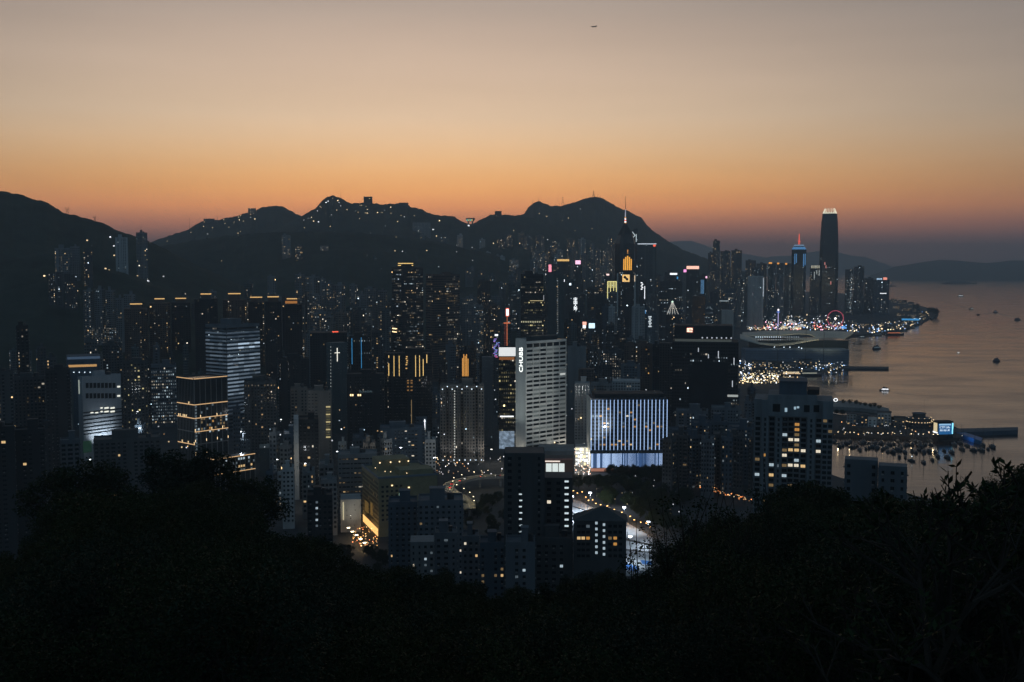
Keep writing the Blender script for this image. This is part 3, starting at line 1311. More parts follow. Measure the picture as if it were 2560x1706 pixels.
# ---- dark glass tower with a red emblem on its crown
o = tower('wide black glass office tower with a red lit emblem on its crown', 1680, None, 1846, 855, 1300, wall='black', lit=.035, mix='c', fh=3.8, bay=3, ww=.8, wh=.55, name='office_tower', depth=45,
          roof=False, short='the black glass tower with the red emblem', strip=True, bright=.8, col_p=0)
b = MB()
b.box(-o.w / 2 + 3, o.w / 2 - 8, -o.d * .45, o.d * .4, o.h - .02, o.h + 3.2)
b.obj('lit_storey', emi('roof_storey_glow', (.8, .85, .75), .05), o.root)
b = MB()
b.box(-o.w / 2 + 1, o.w / 2 - 6, -o.d * .5, o.d * .45, o.h + 3.2, o.h + 4.2)
b.box(-o.w / 2 + 2, o.w / 2 - 7, -o.d * .42, o.d * .4, o.h + 4.2, o.h + 19)
b.obj('crown', WALLS['black'], o.root)
RT = o
# emblem: bar and square figure in cream light on a red back panel
u_, z_ = on_face(o, 'f', 1724, 826)
e_ = empty('emblem', (u_, -o.d * .42 - .1, z_))
e_.parent = o.root
s_ = o.Y / F
MB().box(-7.5 * s_, 8.5 * s_, -.2, .1, -6.5 * s_, 6.5 * s_).obj('back_panel', emi('red_glow', (.8, .06, .02), .35), e_)
for q in ((-6.5, -4.6, -5, 5), (-3.6, -1.6, -5, 5), (-1.6, 7, 3.2, 5), (5, 7, -1, 3.2), (-1.6, 5, -.6, 1), (-1.6, 7, -5, -3.2)):
    MB().box(q[0] * s_, q[1] * s_, -.5, -.2, q[2] * s_, q[3] * s_).obj('stroke', CREAM, e_)
for xx, ya, yb in ((1746, 870, 880), (1771, 886, 896), (1796, 878, 896), (1835, 895, 912), (1831, 952, 968), (1826, 1008, 1019)):
    panel(o, 'f', xx - .8, ya, xx + .8, yb, emi('facade_slot', (.85, .92, 1), .7), 'light_slot')
for xx in (1720, 1733, 1741):
    panel(o, 'f', xx - 1.4, 969, xx + 1.4, 972, TEALW, 'lamp')
panel(o, 'f', 1816, 987, 1845, 993, emi('slot_glow', (.8, .85, .8), .45), 'lit_strip')
panel(o, 'f', 1722, 905, 1817, 1100, DKG, 'bay_front', 1.2)
for i in range(7):
    xx = 1756 + i * 12
    u_, z_ = on_face(o, 'f', xx, 836)
    put('roof_lamp', MB().ball((0, 0, 0), .9).mesh('roof_lamp', emi('roof_lamp', (.8, .9, 1), .6)), o.root, loc=(u_, -o.d * .5, o.h + 4.8))
o = tower('plain dark tower with a sharp edge behind the blue striped hotel', 1649, None, 1682, 858, 1360, wall='dark', lit=.02, mix='c', name='office_tower', roof=False, fins=4)

# ---- nearer apartment tower beside the marina
o = new_b('apartment_tower', 1885, None, 2083, 985, 640, 0, 30)
AP = o
o.root['category'] = 'building'
o.root['label'] = 'grey apartment tower with bright lit rooms beside the marina'
o.lab, o.short, o.lit, o.wall, o.cat = o.root['label'], 'the grey apartment tower by the marina', 0, 'blue', 'building'
BLD.append(o)
APW = mat('apartment_wall', (.17, .19, .205), var=.2, scale=.2, streak=True)
x = o.w / 2
seg = [(-x, -x * .80, 2.2), (-x * .80, -x * .62, 0), (-x * .62, -x * .45, 2.5), (-x * .45, -x * .28, 0), (-x * .28, -x * .13, 2.2), (-x * .13, x * .18, 4), (x * .18, x * .36, 2.5), (x * .36, x * .56, 0), (x * .56, x * .74, 2.5),
       (x * .74, x, 1.2)]
pl = []
for a, c, dpt in seg:
    pl += [(a, -o.d / 2 + dpt), (c, -o.d / 2 + dpt)]
pl += [(x, o.d / 2), (-x, o.d / 2)]
b = MB()
b.prism(pl, 0, o.h - 4)
b.obj('wall', APW, o.root)
b = MB()
b.box(-x * .66, x * .60, -o.d / 2 - .35, o.d / 2 - .5, o.h - 13.5, o.h - 3.5)
b.obj('penthouse', APW, o.root)
b = MB()
b.box(-x * .66 + .3, x * .6 - .3, -o.d / 2 + .2, o.d / 2 - 1, o.h - 3.5, o.h - 1)
b.obj('roof_deck', APW, o.root)
lhx = (on_face(o, 'f', 1948, 970)[0], on_face(o, 'f', 2018, 970)[0])
zl = on_face(o, 'f', 1980, 962)[1]
b = MB()
b.box(lhx[0], lhx[1], -o.d * .35, o.d * .3, o.h - 1.02, zl + 1)
b.box(lhx[0] - .3, lhx[1] + .3, -o.d * .37, o.d * .32, zl + 1, zl + 1.6)
b.obj('lift_house', WALLS['blue'], o.root)
b = MB()
b.box(lhx[1] + .4, lhx[1] + 7, -o.d * .3, o.d * .2, o.h - 1.02, o.h + 1.8)
b.box(lhx[1] + .2, lhx[1] + 7.2, -o.d * .32, o.d * .22, o.h + 1.8, o.h + 2.2)
b.obj('plant_room', WALLS['black'], o.root)
R = random.Random(21)
nfl = int((o.h - 15) / 3.05)
lits = {(2, 5): 'amber', (3, 5): 'dimwarm', (3, 4): 'cool', (4, 5): 'white', (5, 5): 'dimwarm', (6, 4): 'dimwarm', (6, 5): 'warm', (6, 6): 'white', (6, 8): 'white', (7, 4): 'white', (8, 5): 'cool', (9, 5): 'white', (9, 4): 'dimwarm',
        (9, 6): 'warm', (9, 3): 'dimcool', (11, 4): 'cool', (11, 2): 'warm', (11, 0): 'cool', (7, 1): 'amber', (1, 5): 'amber', (2, 9): 'dimwarm', (4, 8): 'cool', (8, 0): 'dimwarm', (9, 2): 'cool'}
for j in range(nfl):
    z = o.h - 15.5 - j * 3.05
    for i, (a, c, dpt) in enumerate(seg):
        n_ = 2 if (c - a) > 5 else 1
        wwd = min(2.6, (c - a) / n_ - .8) if dpt else 1.0
        for k in range(n_):
            kind = lits.get((j, i), 'dark') if (k == n_ - 1 or (j, i) in ((6, 5), (9, 5), (4, 5))) else 'dark'
            if kind == 'dark' and R.random() < .025:
                kind = 'dimwarm'
            put('window', window_mesh(kind, round(wwd, 1), 1.7), o.root, loc=(a + (k + .5) * (c - a) / n_, -o.d / 2 + dpt - .03, z))
b = MB()
for i, (a, c, dpt) in enumerate(seg):
    if dpt > 2:
        for j in range(nfl):
            z = o.h - 15.5 - j * 3.05 - 1.5
            b.box(a + .05, c - .05, -o.d / 2 + dpt - 1.3, -o.d / 2 + dpt - .02, z - .12, z + .12)
b.obj('balcony_slabs', APW, o.root, stuff=True)
for (xa, xb, ya, yb) in ((1962, 1968, 1020, 1030), (1985, 1990, 1017, 1024), (1992, 1998, 1016, 1021)):
    panel(o, 'f', xa, ya, xb, yb, emi('pent_glow', (.6, .85, 1), .5), 'lit_pane', .5)
for (xa, xb, ya, yb) in ((1932, 1950, 1010, 1030), (2010, 2024, 1013, 1031), (2034, 2048, 1013, 1031)):
    panel(o, 'f', xa, ya, xb, yb, GLASS, 'pane', .42)

# ---- centre foreground: dark apartment tower, gabled tower, blue blocks
o = tower('black apartment tower with a column of small stair lights in the centre foreground', 1262, None, 1360, 1133, 530, wall='dark', depth=18, lit=.03, mix='n', bay=4.5, ww=.4, indiv=True, name='apartment_tower',
          short='the black tower in the centre foreground', col_p=.0, fins=4.6, roof=False)
CB = o
o = tower('lower black apartment wing joined to the centre foreground tower', 1361, None, 1431, 1195, 545, wall='dark', depth=16, lit=.02, mix='n', bay=4.5, ww=.4, indiv=True, name='apartment_tower', col_p=0, roof=False)
sl_ = MB().box(-1.0, 1.0, -.2, -.02, -.45, .45).mesh('stair_light', emi('stair_light', (.75, .9, .95), .8))
for i in range(9):
    u_, z_ = on_face(o, 'f', 1416.5, 1204 + i * 15.9)
    put('stair_light', sl_, o.root, loc=(u_, -o.d / 2, z_))
for i in range(8):
    u_, z_ = on_face(CB, 'f', 1301 + (i % 2), 1236 + i * 15.5)
    put('stair_light', sl_, CB.root, loc=(u_, -CB.d / 2, z_), scale=.7)
# gabled tower
o = new_b('apartment_tower', 1434, None, 1566, 1302, 515, 0, 13)
o.root['category'] = 'building'
o.root['label'] = 'dark apartment tower with a pitched roof and two columns of stair windows'
o.lab, o.short, o.lit, o.wall, o.cat = o.root['label'], 'the pitched roof tower', 0, 'dark', 'building'
BLD.append(o)
b = MB()
b.prism(plan_poly('box', o.w, o.d), 0, o.h)
b.obj('wall', WALLS['dark'], o.root)
za = on_face(o, 'f', 1500, 1266, -6.5)[1]
ux = on_face(o, 'f', 1508, 1300)[0]
xe0, xe1 = -o.w / 2 - .6, o.w / 2 + .6
b = MB()
fr, bk = -o.d / 2 - .5, o.d / 2 + .5
b.v += [(xe0, fr, o.h - .1), (xe1, fr, o.h - .1), (xe1, bk, o.h - .1), (xe0, bk, o.h - .1), (ux - 1, -.6, za), (ux + 1, -.6, za), (ux + 1, .6, za), (ux - 1, .6, za)]
for q in ((0, 1, 5, 4), (1, 2, 6, 5), (2, 3, 7, 6), (3, 0, 4, 7), (4, 5, 6, 7), (3, 2, 1, 0)):
    b.f.append(q); b.c.append(None); b.m.append(0)
rf = b.obj('roof', WALLS['dark'], o.root)
b = MB()
b.tube((ux, 0, za - .2), (ux, 0, za + 4), .12, n=5)
b.obj('finial', METAL, rf)
for i in range(6):
    for xx in (1491, 1510):
        u_, z_ = on_face(o, 'f', xx, 1308 + i * 14.8 + (4 if xx > 1500 else 0))
        put('window', window_mesh('cool', 1.1, 1.3), o.root, loc=(u_, -o.d / 2 - .03, z_))
    for xx in (1447, 1458, 1470, 1525, 1538, 1551):
        u_, z_ = on_face(o, 'f', xx, 1316 + i * 14.8)
        kind = {(1458, 2): 'warm', (1447, 2): 'warm', (1470, 2): 'amber', (1538, 2): 'amber', (1538, 3): 'amber', (1470, 0): 'dimcool', (1525, 2): 'dimwarm'}.get((xx, i), 'dark')
        put('window', window_mesh(kind, 1.6, 1.4), o.root, loc=(u_, -o.d / 2 - .03, z_))
# blue grey blocks on the slope
def block(lab, xl, xr, yt, Y, depth=16, lit=.08, mix='n', wall='blue', roofb=True, **k):
    return tower(lab, xl, None, xr, yt, Y, wall=wall, depth=depth, lit=lit, mix=mix, bay=3.4, ww=.38, wh=.4, indiv=True, name='apartment_block', roof=roofb, **k)


block('blue grey apartment block with a tall roof box below the yellow building', 1045, 1158, 1256, 640, 20, .14, 'w', wall='steel', short='the blue grey block below the yellow building')
block('dark blue apartment block with a few amber windows left of the roof box block', 971, 1044, 1260, 655, 18, .14, 'w')
block('small blue block with paired cool windows on the tree line', 1087, 1143, 1338, 560, 14, .3, 'c', wall='steel')
block('lowest blue block with a bright white window row behind the shrubs', 1026, 1086, 1355, 575, 14, .32, 'c', roofb=False, wall='grey')
block('low grey roofed block right of the paired cool windows', 1156, 1198, 1346, 560, 14, .22, 'n', wall='steel')
block('blue block with amber rooms above the leaf line', 1199, 1263, 1362, 535, 14, .3, 'w', wall='blue')
block('dark blue block with one column of white windows below the black tower', 1264, 1338, 1362, 500, 14, .14, 'n', wall='steel')
block('low dark block with a pale roof between the blue block and pitched roof tower', 1338, 1432, 1352, 520, 14, .1, 'n', wall='dark')
block('flat roofed dark house at the right behind the shrubs', 2112, 2195, 1150, 450, 8, .0, 'n', wall='steel', roofb=False)
block('flat roofed dark house with framed balconies at the right', 2196, 2268, 1166, 440, 8, .01, 'n', wall='steel', roofb=False)

# ---- yellow stone building lit from the street
YM = mat('yellow_stone', (.24, .215, .13), var=.18, scale=.15)
o = new_b('shopping_centre', 903, 946, 1097, 1198, 775, 13)
YB = o
o.root['category'] = 'building'
o.root['label'] = 'yellow stone block with a flat roof and glowing street arcade'
o.lab, o.short, o.lit, o.wall, o.cat = o.root['label'], 'the yellow stone block', 0, 'yellow', 'building'
BLD.append(o)
b = MB()
b.prism(plan_poly('box', o.w, o.d), 0, o.h)
b.obj('wall', YM, o.root)
b = MB()
for s_ in (-1, 1):
    b.box(s_ * o.w / 2 - .4, s_ * o.w / 2 + .4, -o.d / 2 - .4, o.d / 2 + .4, o.h - .02, o.h + 1.4)
    b.box(-o.w / 2 + .42, o.w / 2 - .42, s_ * o.d / 2 - .4, s_ * o.d / 2 + .4, o.h - .02, o.h + 1.39)
b.obj('parapet', mat('blue_coping', (.16, .19, .22), var=.1), o.root, stuff=True)
b = MB()
b.box(-o.w * .1, o.w * .46, -o.d * .4, -o.d * .1, o.h - .02, o.h + 4)
b.obj('roof_wing', YM, o.root)
b = MB()
b.box(-o.w * .35, o.w * .2, o.d * .05, o.d * .4, o.h - .02, o.h + 8)
b.obj('roof_hall', YM, o.root)
R = random.Random(9)
lm_ = MB().ball((0, 0, 0), .55).mesh('roof_lamp', WARML)
for xx, yy in ((1052 - 100, 0.28), (970, .3), (985, .3), (1000, .3)):
    put('roof_lamp', lm_, o.root, loc=(-o.w * .33 + (xx - 952) * .45, o.d * .0, o.h + 6.5))
for xx, yy in ((-.3, -.2), (-.22, -.25), (.0, -.42), (-.38, .1)):
    put('roof_lamp', lm_, o.root, loc=(o.w * xx, o.d * yy, o.h + 2), scale=.6)
# windows along the left side
for j in range(13):
    for i in range(16):
        z = o.h - 4 - j * 3.2
        if z < 8:
            continue
        put('window', window_mesh('dark' if R.random() > .04 else 'dimwarm', 1.2, 1.7), o.root, loc=(-o.w / 2 - .03, -o.d / 2 + (i + .7) * o.d / 16.5, z), rot=(0, 0, -pi / 2))
for (xa, xb, ya, yb) in ((913, 922, 1250, 1285), (927, 932, 1255, 1290)):
    panel(o, 'l', xa, ya, xb, yb, emi('lit_recess', (.8, .5, .15), .12), 'lit_recess')
for i in range(9):
    y0_ = -o.d / 2 + 2 + i * (o.d - 4) / 9
    b = MB()
    b.box(-o.w / 2 - .3, -o.w / 2 - .03, y0_ + .6, y0_ + (o.d - 4) / 9 - .6, .6, 6.0)
    b.obj('arcade_window', emi('arcade_glow', (1, .55, .18), 1.3), o.root)
for j in range(8):
    for i in range(5):
        put('window', window_mesh('dark', 1.6, 1.4), o.root, loc=(-o.w / 2 + 3 + i * 3.4, -o.d / 2 - .03, o.h - 6 - j * 3.4))
panel(o, 'f', 998, 1233, 1002, 1252, emi('green_white_sign', (.5, .9, .8), .8), 'lit_sign')
for xx, yy in ((980, 1214), (1022, 1219)):
    panel(o, 'f', xx - 2, yy - 1.2, xx + 2, yy + 1.2, WARML, 'lit_window')
for i in range(5):
    c_ = o.M @ Vector((-o.w / 2 - 9, -o.d / 2 + 5 + i * (o.d - 10) / 4, 0))
    floodlight('warm floodlight on the pavement of the yellow stone block arcade', (c_.x, c_.y, city_z(c_.x, c_.y) + .3), o.M @ Vector((-o.w / 2, -o.d / 2 + 5 + i * (o.d - 10) / 4, 16)), 1500, (1, .6, .22), 110,
               'arcade floodlights')
c_ = o.M @ Vector((4, -o.d / 2 - 30, 0))
floodlight('floodlight aimed at the front of the yellow stone block', (c_.x, c_.y, 30), o.M @ Vector((4, -o.d / 2, o.h - 10)), 160, (1, .85, .5), 100)

# ---- left: white office block lit from below
o = new_b('office_block', 194, 205, 305, 946, 1080, 30)
o.root['category'] = 'building'
o.root['label'] = 'pale office block with dark floor strips and a floodlit white lower front'
o.lab, o.short, o.lit, o.wall, o.cat = o.root['label'], 'the floodlit pale office block', 0, 'pale', 'building'
BLD.append(o)
PW = mat('pale_panel', (.3, .33, .36), rough=.6, var=.12, scale=.2, streak=True)
b = MB()
b.prism(plan_poly('box', o.w, o.d), 0, o.h)
b.obj('wall', PW, o.root)
for y_ in (1030, 1038, 1048, 1058, 1067, 1076, 1084):
    band(o, 'f', y_ + 3, 205, GLASS, 'window_strip', 1.2, .2)
for (ya, yb) in ((958, 970), (984, 996)):
    for i in range(8):
        panel(o, 'f', 214 + i * 9.6, ya, 221.5 + i * 9.6, yb, GLASS, 'pane', .2)
wl = emi('office_white', (.95, .95, .82), 1.0)
for xa, xb in ((251, 257), (261, 272), (276, 287)):
    panel(o, 'f', xa, 1028, xb - .8, 1030.5, wl, 'lit_window', .5)
    panel(o, 'f', xa, 1019, xb - .8, 1021.5, wl, 'lit_window', .5)
for xa in (226, 238):
    panel(o, 'f', xa, 1031, xa + 7, 1033, wl, 'lit_window', .5)
for yy in (967, 990):
    panel(o, 'f', 293, yy - 1.5, 300, yy + 1.5, wl, 'lit_window', .5)
rooftop(o, plan_poly('box', o.w, o.d), o.h, PW, R)
c_ = o.M @ Vector((-o.w * .05, -o.d / 2 - 14, 0))
floodlight('bright white floodlight at the foot of the floodlit pale office block', (c_.x, c_.y, on_face(o, 'f', 230, 1105)[1] + o.zb), o.M @ Vector((-o.w * .05, -o.d / 2, on_face(o, 'f', 230, 1085)[1])), 26000, (.8, .9, 1), 110)
c_ = o.M @ Vector((-o.w / 2 - 5, 0, o.h - 4))
panel(o, 'l', 196.5, 950, 199.5, 985, emi('edge_glow', (.9, 1, .85), .35), 'edge_light')
panel(o, 'f', 207, 1104, 229, 1130, emi('green_hoarding', (.06, .2, .12), .1), 'green_hoarding')

# ---- eight brown towers with glowing crowns
def crowned(lab, xl, xr, ytop, ycr, Y, xa, xb):
    o = tower(lab, xl, None, xr, ytop, Y, wall='brown' if (xl // 10) % 2 else 'black', plan='cross', lit=.05, mix='w', bay=3, ww=.5, name='crowned_tower', group='brown towers with glowing crowns', roof=False, col_p=.18,
              bright=.9, depth=30)
    zc = on_face(o, 'f', (xa + xb) / 2, ycr)[1]
    w2 = (xb - xa) / 2 * Y / F
    b = MB()
    b.box(-w2 * .92, w2 * .92, -w2 * .92, w2 * .92, o.h - .02, zc - .6)
    b.obj('upper_storeys', WALLS['brown'], o.root)
    b = MB()
    b.box(-w2, w2, -w2, w2, zc - .6, zc + .9)
    b.obj('crown_light', emi('crown_glow', (1, .6, .22), .85), o.root)
    b = MB()
    b.prism([(-w2, -w2), (w2, -w2), (w2, w2), (-w2, w2)], zc + .9, zc + 3.5, top=[(-w2 * .3, -w2 * .3), (w2 * .3, -w2 * .3), (w2 * .3, w2 * .3), (-w2 * .3, w2 * .3)])
    b.obj('roof', WALLS['brown'], o.root)
    b = MB()
    b.tube((0, 0, zc + 3.4), (0, 0, zc + 10), .25, .1, n=5)
    b.obj('finial', METAL, o.root)
    return o


for i, (xl, xr, yt_, yc, xa, xb) in enumerate([(310, 371, 772, 761, 325, 354), (372, 426, 758, 748, 386, 410), (428, 476, 757, 747, 433, 459), (486, 544, 748, 736, 501, 527), (556, 616, 750, 735, 572, 603),
                                               (620, 661, 755, 744, 629, 659), (662, 704, 755, 743, 670, 698), (705, 755, 762, 748, 715, 741)]):
    nth = ['leftmost', 'second from left', 'third from left', 'fourth from left', 'fifth from left', 'sixth from left', 'seventh from left', 'rightmost'][i]
    o = crowned('dark brown apartment tower with a glowing crown, %s of the eight' % nth, xl, xr, yt_, yc, 1600 + (i % 3) * 60, xa, xb)
    if i == 3:
        o.short = 'the fourth glowing crown tower'
    if i == 7:
        o.short = 'the rightmost glowing crown tower'
        panel(o, 'f', 713, 753, 743, 759, emi('orange_flood', (1, .4, .1), .35), 'lit_storey', .8)
    if i == 0:
        o.short = 'the leftmost glowing crown tower'

# ---- glass office with white lit floors
o = tower('blue glass office block with wide bands of white lit floors', 512, 566, 652, 816, 1230, 40, wall='steel', lit=.05, mix='c', fh=4.0, bay=2.6, ww=.92, wh=.5, name='office_block', strip=True, bright=.8,
          short='the white lit glass office', col_p=0, seed=5)
R = random.Random(12)
FLB = [emi('office_floor_%d' % i, (.62, .8, 1.0), s) for i, s in enumerate((.03, .06, .13, .26, .7))]
for j in range(22):
    y_ = 834 + j * 9.6
    z = on_face(o, 'f', 566, y_)[1]
    if z < 8:
        break
    lv = 4 if j in (3, 4) else 3 if 5 < j < 17 else 1
    for k in range(6):
        q = max(0, min(4, lv + R.choice((-1, -1, 0, 0, 0)) - (k > 3 and j > 9)))
        u0 = -o.w / 2 + .3 + k * (o.w - .6) / 6
        MB().box(u0, u0 + (o.w - .6) / 6 - .12, -o.d / 2 - .22, -o.d / 2 - .12, z - 1.0, z + .9).obj('lit_floor', FLB[q], o.root)
    MB().box(-o.w / 2, o.w / 2, -o.d / 2 - .3, -o.d / 2 - .02, z - 2.6, z - 1.2).obj('spandrel', WALLS['blue'], o.root)
    v0 = -o.d / 2 + .3
    for k in range(5):
        q = max(0, R.choice((0, 0, 1, 1, 2)) - (j > 8))
        MB().box(-o.w / 2 - .22, -o.w / 2 - .12, v0 + k * (o.d - .6) / 5, v0 + (k + 1) * (o.d - .6) / 5 - .15, z - 1.0, z + .9).obj('lit_floor', FLB[q], o.root)
o = tower('office block with short rows of white lit windows left of the gold banded tower', 377, None, 441, 915, 1300, wall='steel', lit=.3, mix='c', fh=3.6, bay=2.4, ww=.8, wh=.5, name='office_block', strip=True, bright=.7)

# ---- hotel with a dim name sign; building with gold vertical strips
o = tower('dark hotel block with a dim Rosedale sign', 867, None, 961, 938, 1150, wall='black', lit=.035, mix='w', bay=2.6, ww=.4, wh=.55, name='hotel', short='the dim Rosedale hotel', cat='hotel', col_p=0)
face_text(o, 'f', 914, 979, 6.2, 'Rosedale', emi('dim_sign', (.16, .24, .28), .35), label='dim lettering Rosedale')
for xa in (875, 880, 894, 899):
    panel(o, 'f', xa, 986, xa + 3.5, 990.5, WARML, 'lit_window')
o = tower('black block with tall gold vertical light strips on its upper floors', 961, None, 1080, 886, 1180, wall='black', lit=.02, mix='w', bay=2.4, ww=.7, name='office_tower', short='the gold striped block', roof=True,
          rows=lambda f, n: .02)
GS = o
for xx, ya, yb in ((972, 889, 895), (972, 909, 940), (985, 890, 941), (998, 890, 941), (1039, 889, 942), (1049, 889, 942), (1058, 898, 940), (1067, 887, 908)):
    panel(o, 'f', xx - .8, ya, xx + .8, yb, GOLDB, 'light_strip')
panel(o, 'f', 1028, 1000, 1029.5, 1068, emi('gold_dim', (1, .7, .3), .3), 'light_strip')
for yy in (958, 967, 976, 952):
    for xx in (1020, 1029):
        panel(o, 'f', xx - 2.5, yy - 1.5, xx + 2.5, yy + 1.5, emi('amber_dim', (1, .5, .15), .22), 'lit_window')
for yy in (892, 897, 902, 907, 912, 921):
    panel(o, 'f', 1014 + (yy % 3), yy - 1, 1018 + (yy % 3), yy + 1.5, emi('amber_mid', (1, .6, .2), .8), 'lit_window')
# arrow sign
o = tower('small dark block with a white arrow shaped light sign', 1040, None, 1068, 1045, 1080, wall='blue', lit=.03, mix='c', name='shop_block', roof=False)
e_ = empty('arrow_sign', (*[on_face(o, 'f', 1062, 1060)[0]], -o.d / 2 - .3, on_face(o, 'f', 1062, 1060)[1]))
e_.parent = o.root
s_ = o.Y / F
MB().box(-1.1 * s_, 1.1 * s_, -.3, .25, -14 * s_, 6 * s_).obj('shaft', WSIGN, e_)
MB().prism([(-2.6 * s_, -.3), (2.6 * s_, -.3), (2.6 * s_, .25), (-2.6 * s_, .25)], 6 * s_, 12 * s_, top=[(-.2, -.3), (.2, -.3), (.2, .25), (-.2, .25)]).obj('head', WSIGN, e_)

# ---- tower with a cross, building with two blue tubes
o = tower('tall grey blank tower with a white light cross near its top', 815, 829, 868, 858, 1250, 25, wall='teal', lit=.0, name='church_tower', roof=False, dark=False, short='the tower with the white cross')
e_ = empty('light_cross', (on_face(o, 'f', 843, 890)[0], -o.d / 2 - .3, on_face(o, 'f', 843, 890)[1]))
e_.parent = o.root
s_ = o.Y / F
MB().box(-.75 * s_, .75 * s_, -.2, .25, -14 * s_, 22 * s_ - 1).obj('upright', emi('cross_light', (1, .97, .85), 1.3), e_)
MB().box(-7 * s_, -.76 * s_, -.2, .25, 7 * s_, 8.4 * s_).obj('arm', emi('cross_light', (1, .97, .85), 1.3), e_)
MB().box(.76 * s_, 7 * s_, -.2, .25, 7 * s_, 8.4 * s_).obj('arm', emi('cross_light', (1, .97, .85), 1.3), e_)
dm = MB().box(-.4, .4, -.3, -.02, -.5, .5).mesh('edge_lamp', emi('edge_lamp', (.9, .95, .9), .6))
for i in range(26):
    u_, z_ = on_face(o, 'l', 827.5, 868 + i * 8.2)
    put('edge_lamp', dm, o.root, loc=(-o.w / 2 - .1, u_, z_), rot=(0, 0, -pi / 2))
o = tower('dark office block edged with two bright blue light tubes', 870, None, 927, 846, 1330, wall='black', lit=.1, mix='c', fh=3.8, strip=True, name='office_block', short='the block with two blue tubes', col_p=0)
for xx, ya, yb in ((880, 846, 911), (903.4, 844, 921)):
    panel(o, 'f', xx - .9, ya, xx + .9, yb, BLUE, 'light_tube')
o = tower('broad black block with a short red roof light', 775, None, 868, 832, 1420, wall='black', lit=.04, mix='w', name='office_block', roof=False)
b = MB()
b.box(o.w * .1, o.w * .26, -o.d / 2, -o.d / 2 + 1, o.h + .4, o.h + 1.6)
b.box(o.w * .12, o.w * .14, -o.d / 2 + .3, -o.d / 2 + .6, o.h - .02, o.h + .42)
b.obj('red_light_bar', REDS, o.root)

# ---- apartment block with floodlit crown and foot
o = tower('brown grey apartment block floodlit white along its roof and foot', 1100, None, 1210, 968, 1070, wall='warm', plan='notch', lit=.03, mix='n', bay=2.6, ww=.45, wh=.55, name='apartment_block', short='the block with the floodlit roof',
          col_p=0, depth=26)
R = random.Random(31)
fl_ = MB().ball((0, 0, 0), .5).mesh('flood_lamp', TEALW)
for i in range(9):
    put('flood_lamp', fl_, o.root, loc=(-o.w / 2 + (i + .5) * o.w / 9, -o.d / 2 - .8, o.h + (.6 if i % 2 else -2)))
for i in range(8):
    put('flood_lamp', fl_, o.root, loc=(-o.w / 2 + (i + .5) * o.w / 8, -o.d / 2 - 1.5, on_face(o, 'f', 1150, 1150)[1]))
stl = MB().box(-.5, .5, -.2, 0, -.5, .5).mesh('stair_light', emi('stair_lamp', (.95, .97, .9), .6))
for i in range(26):
    u_, z_ = on_face(o, 'f', 1136.5, 978 + i * 6.6)
    put('stair_light', stl, o.root, loc=(u_, -o.d / 2 - .1, z_))
for sx in (-.3, .3):
    c_ = o.M @ Vector((o.w * sx, -o.d / 2 - 12, 0))
    floodlight('white floodlight before the foot of the floodlit roof apartment block', (c_.x, c_.y, 9), o.M @ Vector((o.w * sx, -o.d / 2, 24)), 2600, (.9, .95, 1), 100, 'apartment block floodlights')

# ---- billboard building and neon mast
o = tower('dark shop tower topped by a blank white billboard', 1247, None, 1291, 893, 1150, wall='black', lit=.22, mix='y', fh=4.2, bay=2.2, ww=.8, wh=.5, name='shop_tower', strip=True, roof=False, bright=.6,
          short='the white billboard tower', col_p=0)
zc_ = on_face(o, 'f', 1268, 891.5)[1]
zd_ = on_face(o, 'f', 1268, 869)[1]
b = MB()
for s_ in (-.35, .35):
    b.box(o.w * s_ - .2, o.w * s_ + .2, -o.d / 2 + .6, -o.d / 2 + 1, o.h - .02, zd_)
b.obj('billboard_frame', METAL, o.root)
MB().box(-o.w / 2, o.w * .46, -o.d / 2 + .1, -o.d / 2 + .58, zc_ + .3, zd_).obj('billboard', emi('billboard_white', (.86, .88, .88), .95), o.root)
panel(o, 'f', 1248, 893, 1286, 900, emi('orange_fascia', (.9, .3, .08), .25), 'lit_fascia')
sc_ = emi_attr('led_screen')
b = MB()
R = random.Random(77)
u0, z0 = on_face(o, 'f', 1248, 1124)
u1, z1 = on_face(o, 'f', 1286, 1078)
n1 = 26
for i in range(n1):
    for j in range(n1):
        a0, a1 = u0 + (u1 - u0) * i / n1, u0 + (u1 - u0) * (i + 1) / n1
        b0, b1 = z0 + (z1 - z0) * j / n1, z0 + (z1 - z0) * (j + 1) / n1
        v = .12 + .6 * max(0, fbm(i * .18 + j * .07, j * .25, 3.3) + .15) + .12 * R.random()
        b.face([(a0, -o.d / 2 - .4, b0), (a1, -o.d / 2 - .4, b0), (a1, -o.d / 2 - .4, b1), (a0, -o.d / 2 - .4, b1)], (v * .55, v * .75, v))
b.obj('video_screen', sc_, o.root)
for (ya, yb, m_) in ((1040, 1043, WSIGN), (1127, 1131, ORANGE)):
    panel(o, 'f', 1250, ya, 1284, yb, m_, 'lit_sign')
# neon mast
o = tower('slim dark tower carrying a red neon mast with a white lantern', 1252, None, 1286, 867, 1500, wall='dark', lit=.12, mix='n', name='office_tower', short='the red neon mast tower')
s_ = o.Y / F
e_ = empty('neon_mast', (on_face(o, 'f', 1268, 866)[0], -o.d / 2 + 2, o.h))
e_.parent = o.root
zt2 = on_face(o, 'f', 1268, 770)[1] - o.h
NEON = emi('neon_red', (1, .25, .1), .9)
MB().box(-1.0 * s_, .2 * s_, -.3, .3, -.02, 58 * s_).obj('mast', NEON, e_)
MB().box(-6 * s_, -5.3 * s_, -.3, .3, -.02, 58 * s_).obj('mast', emi('neon_dim', (.8, .15, .1), .35), e_)
MB().box(-9 * s_, 8 * s_, -.3, .3, 58 * s_, 60 * s_).obj('crossarm', NEON, e_)
MB().box(-.6 * s_, .3 * s_, -.3, .3, 60 * s_, 76 * s_).obj('upper_mast', NEON, e_)
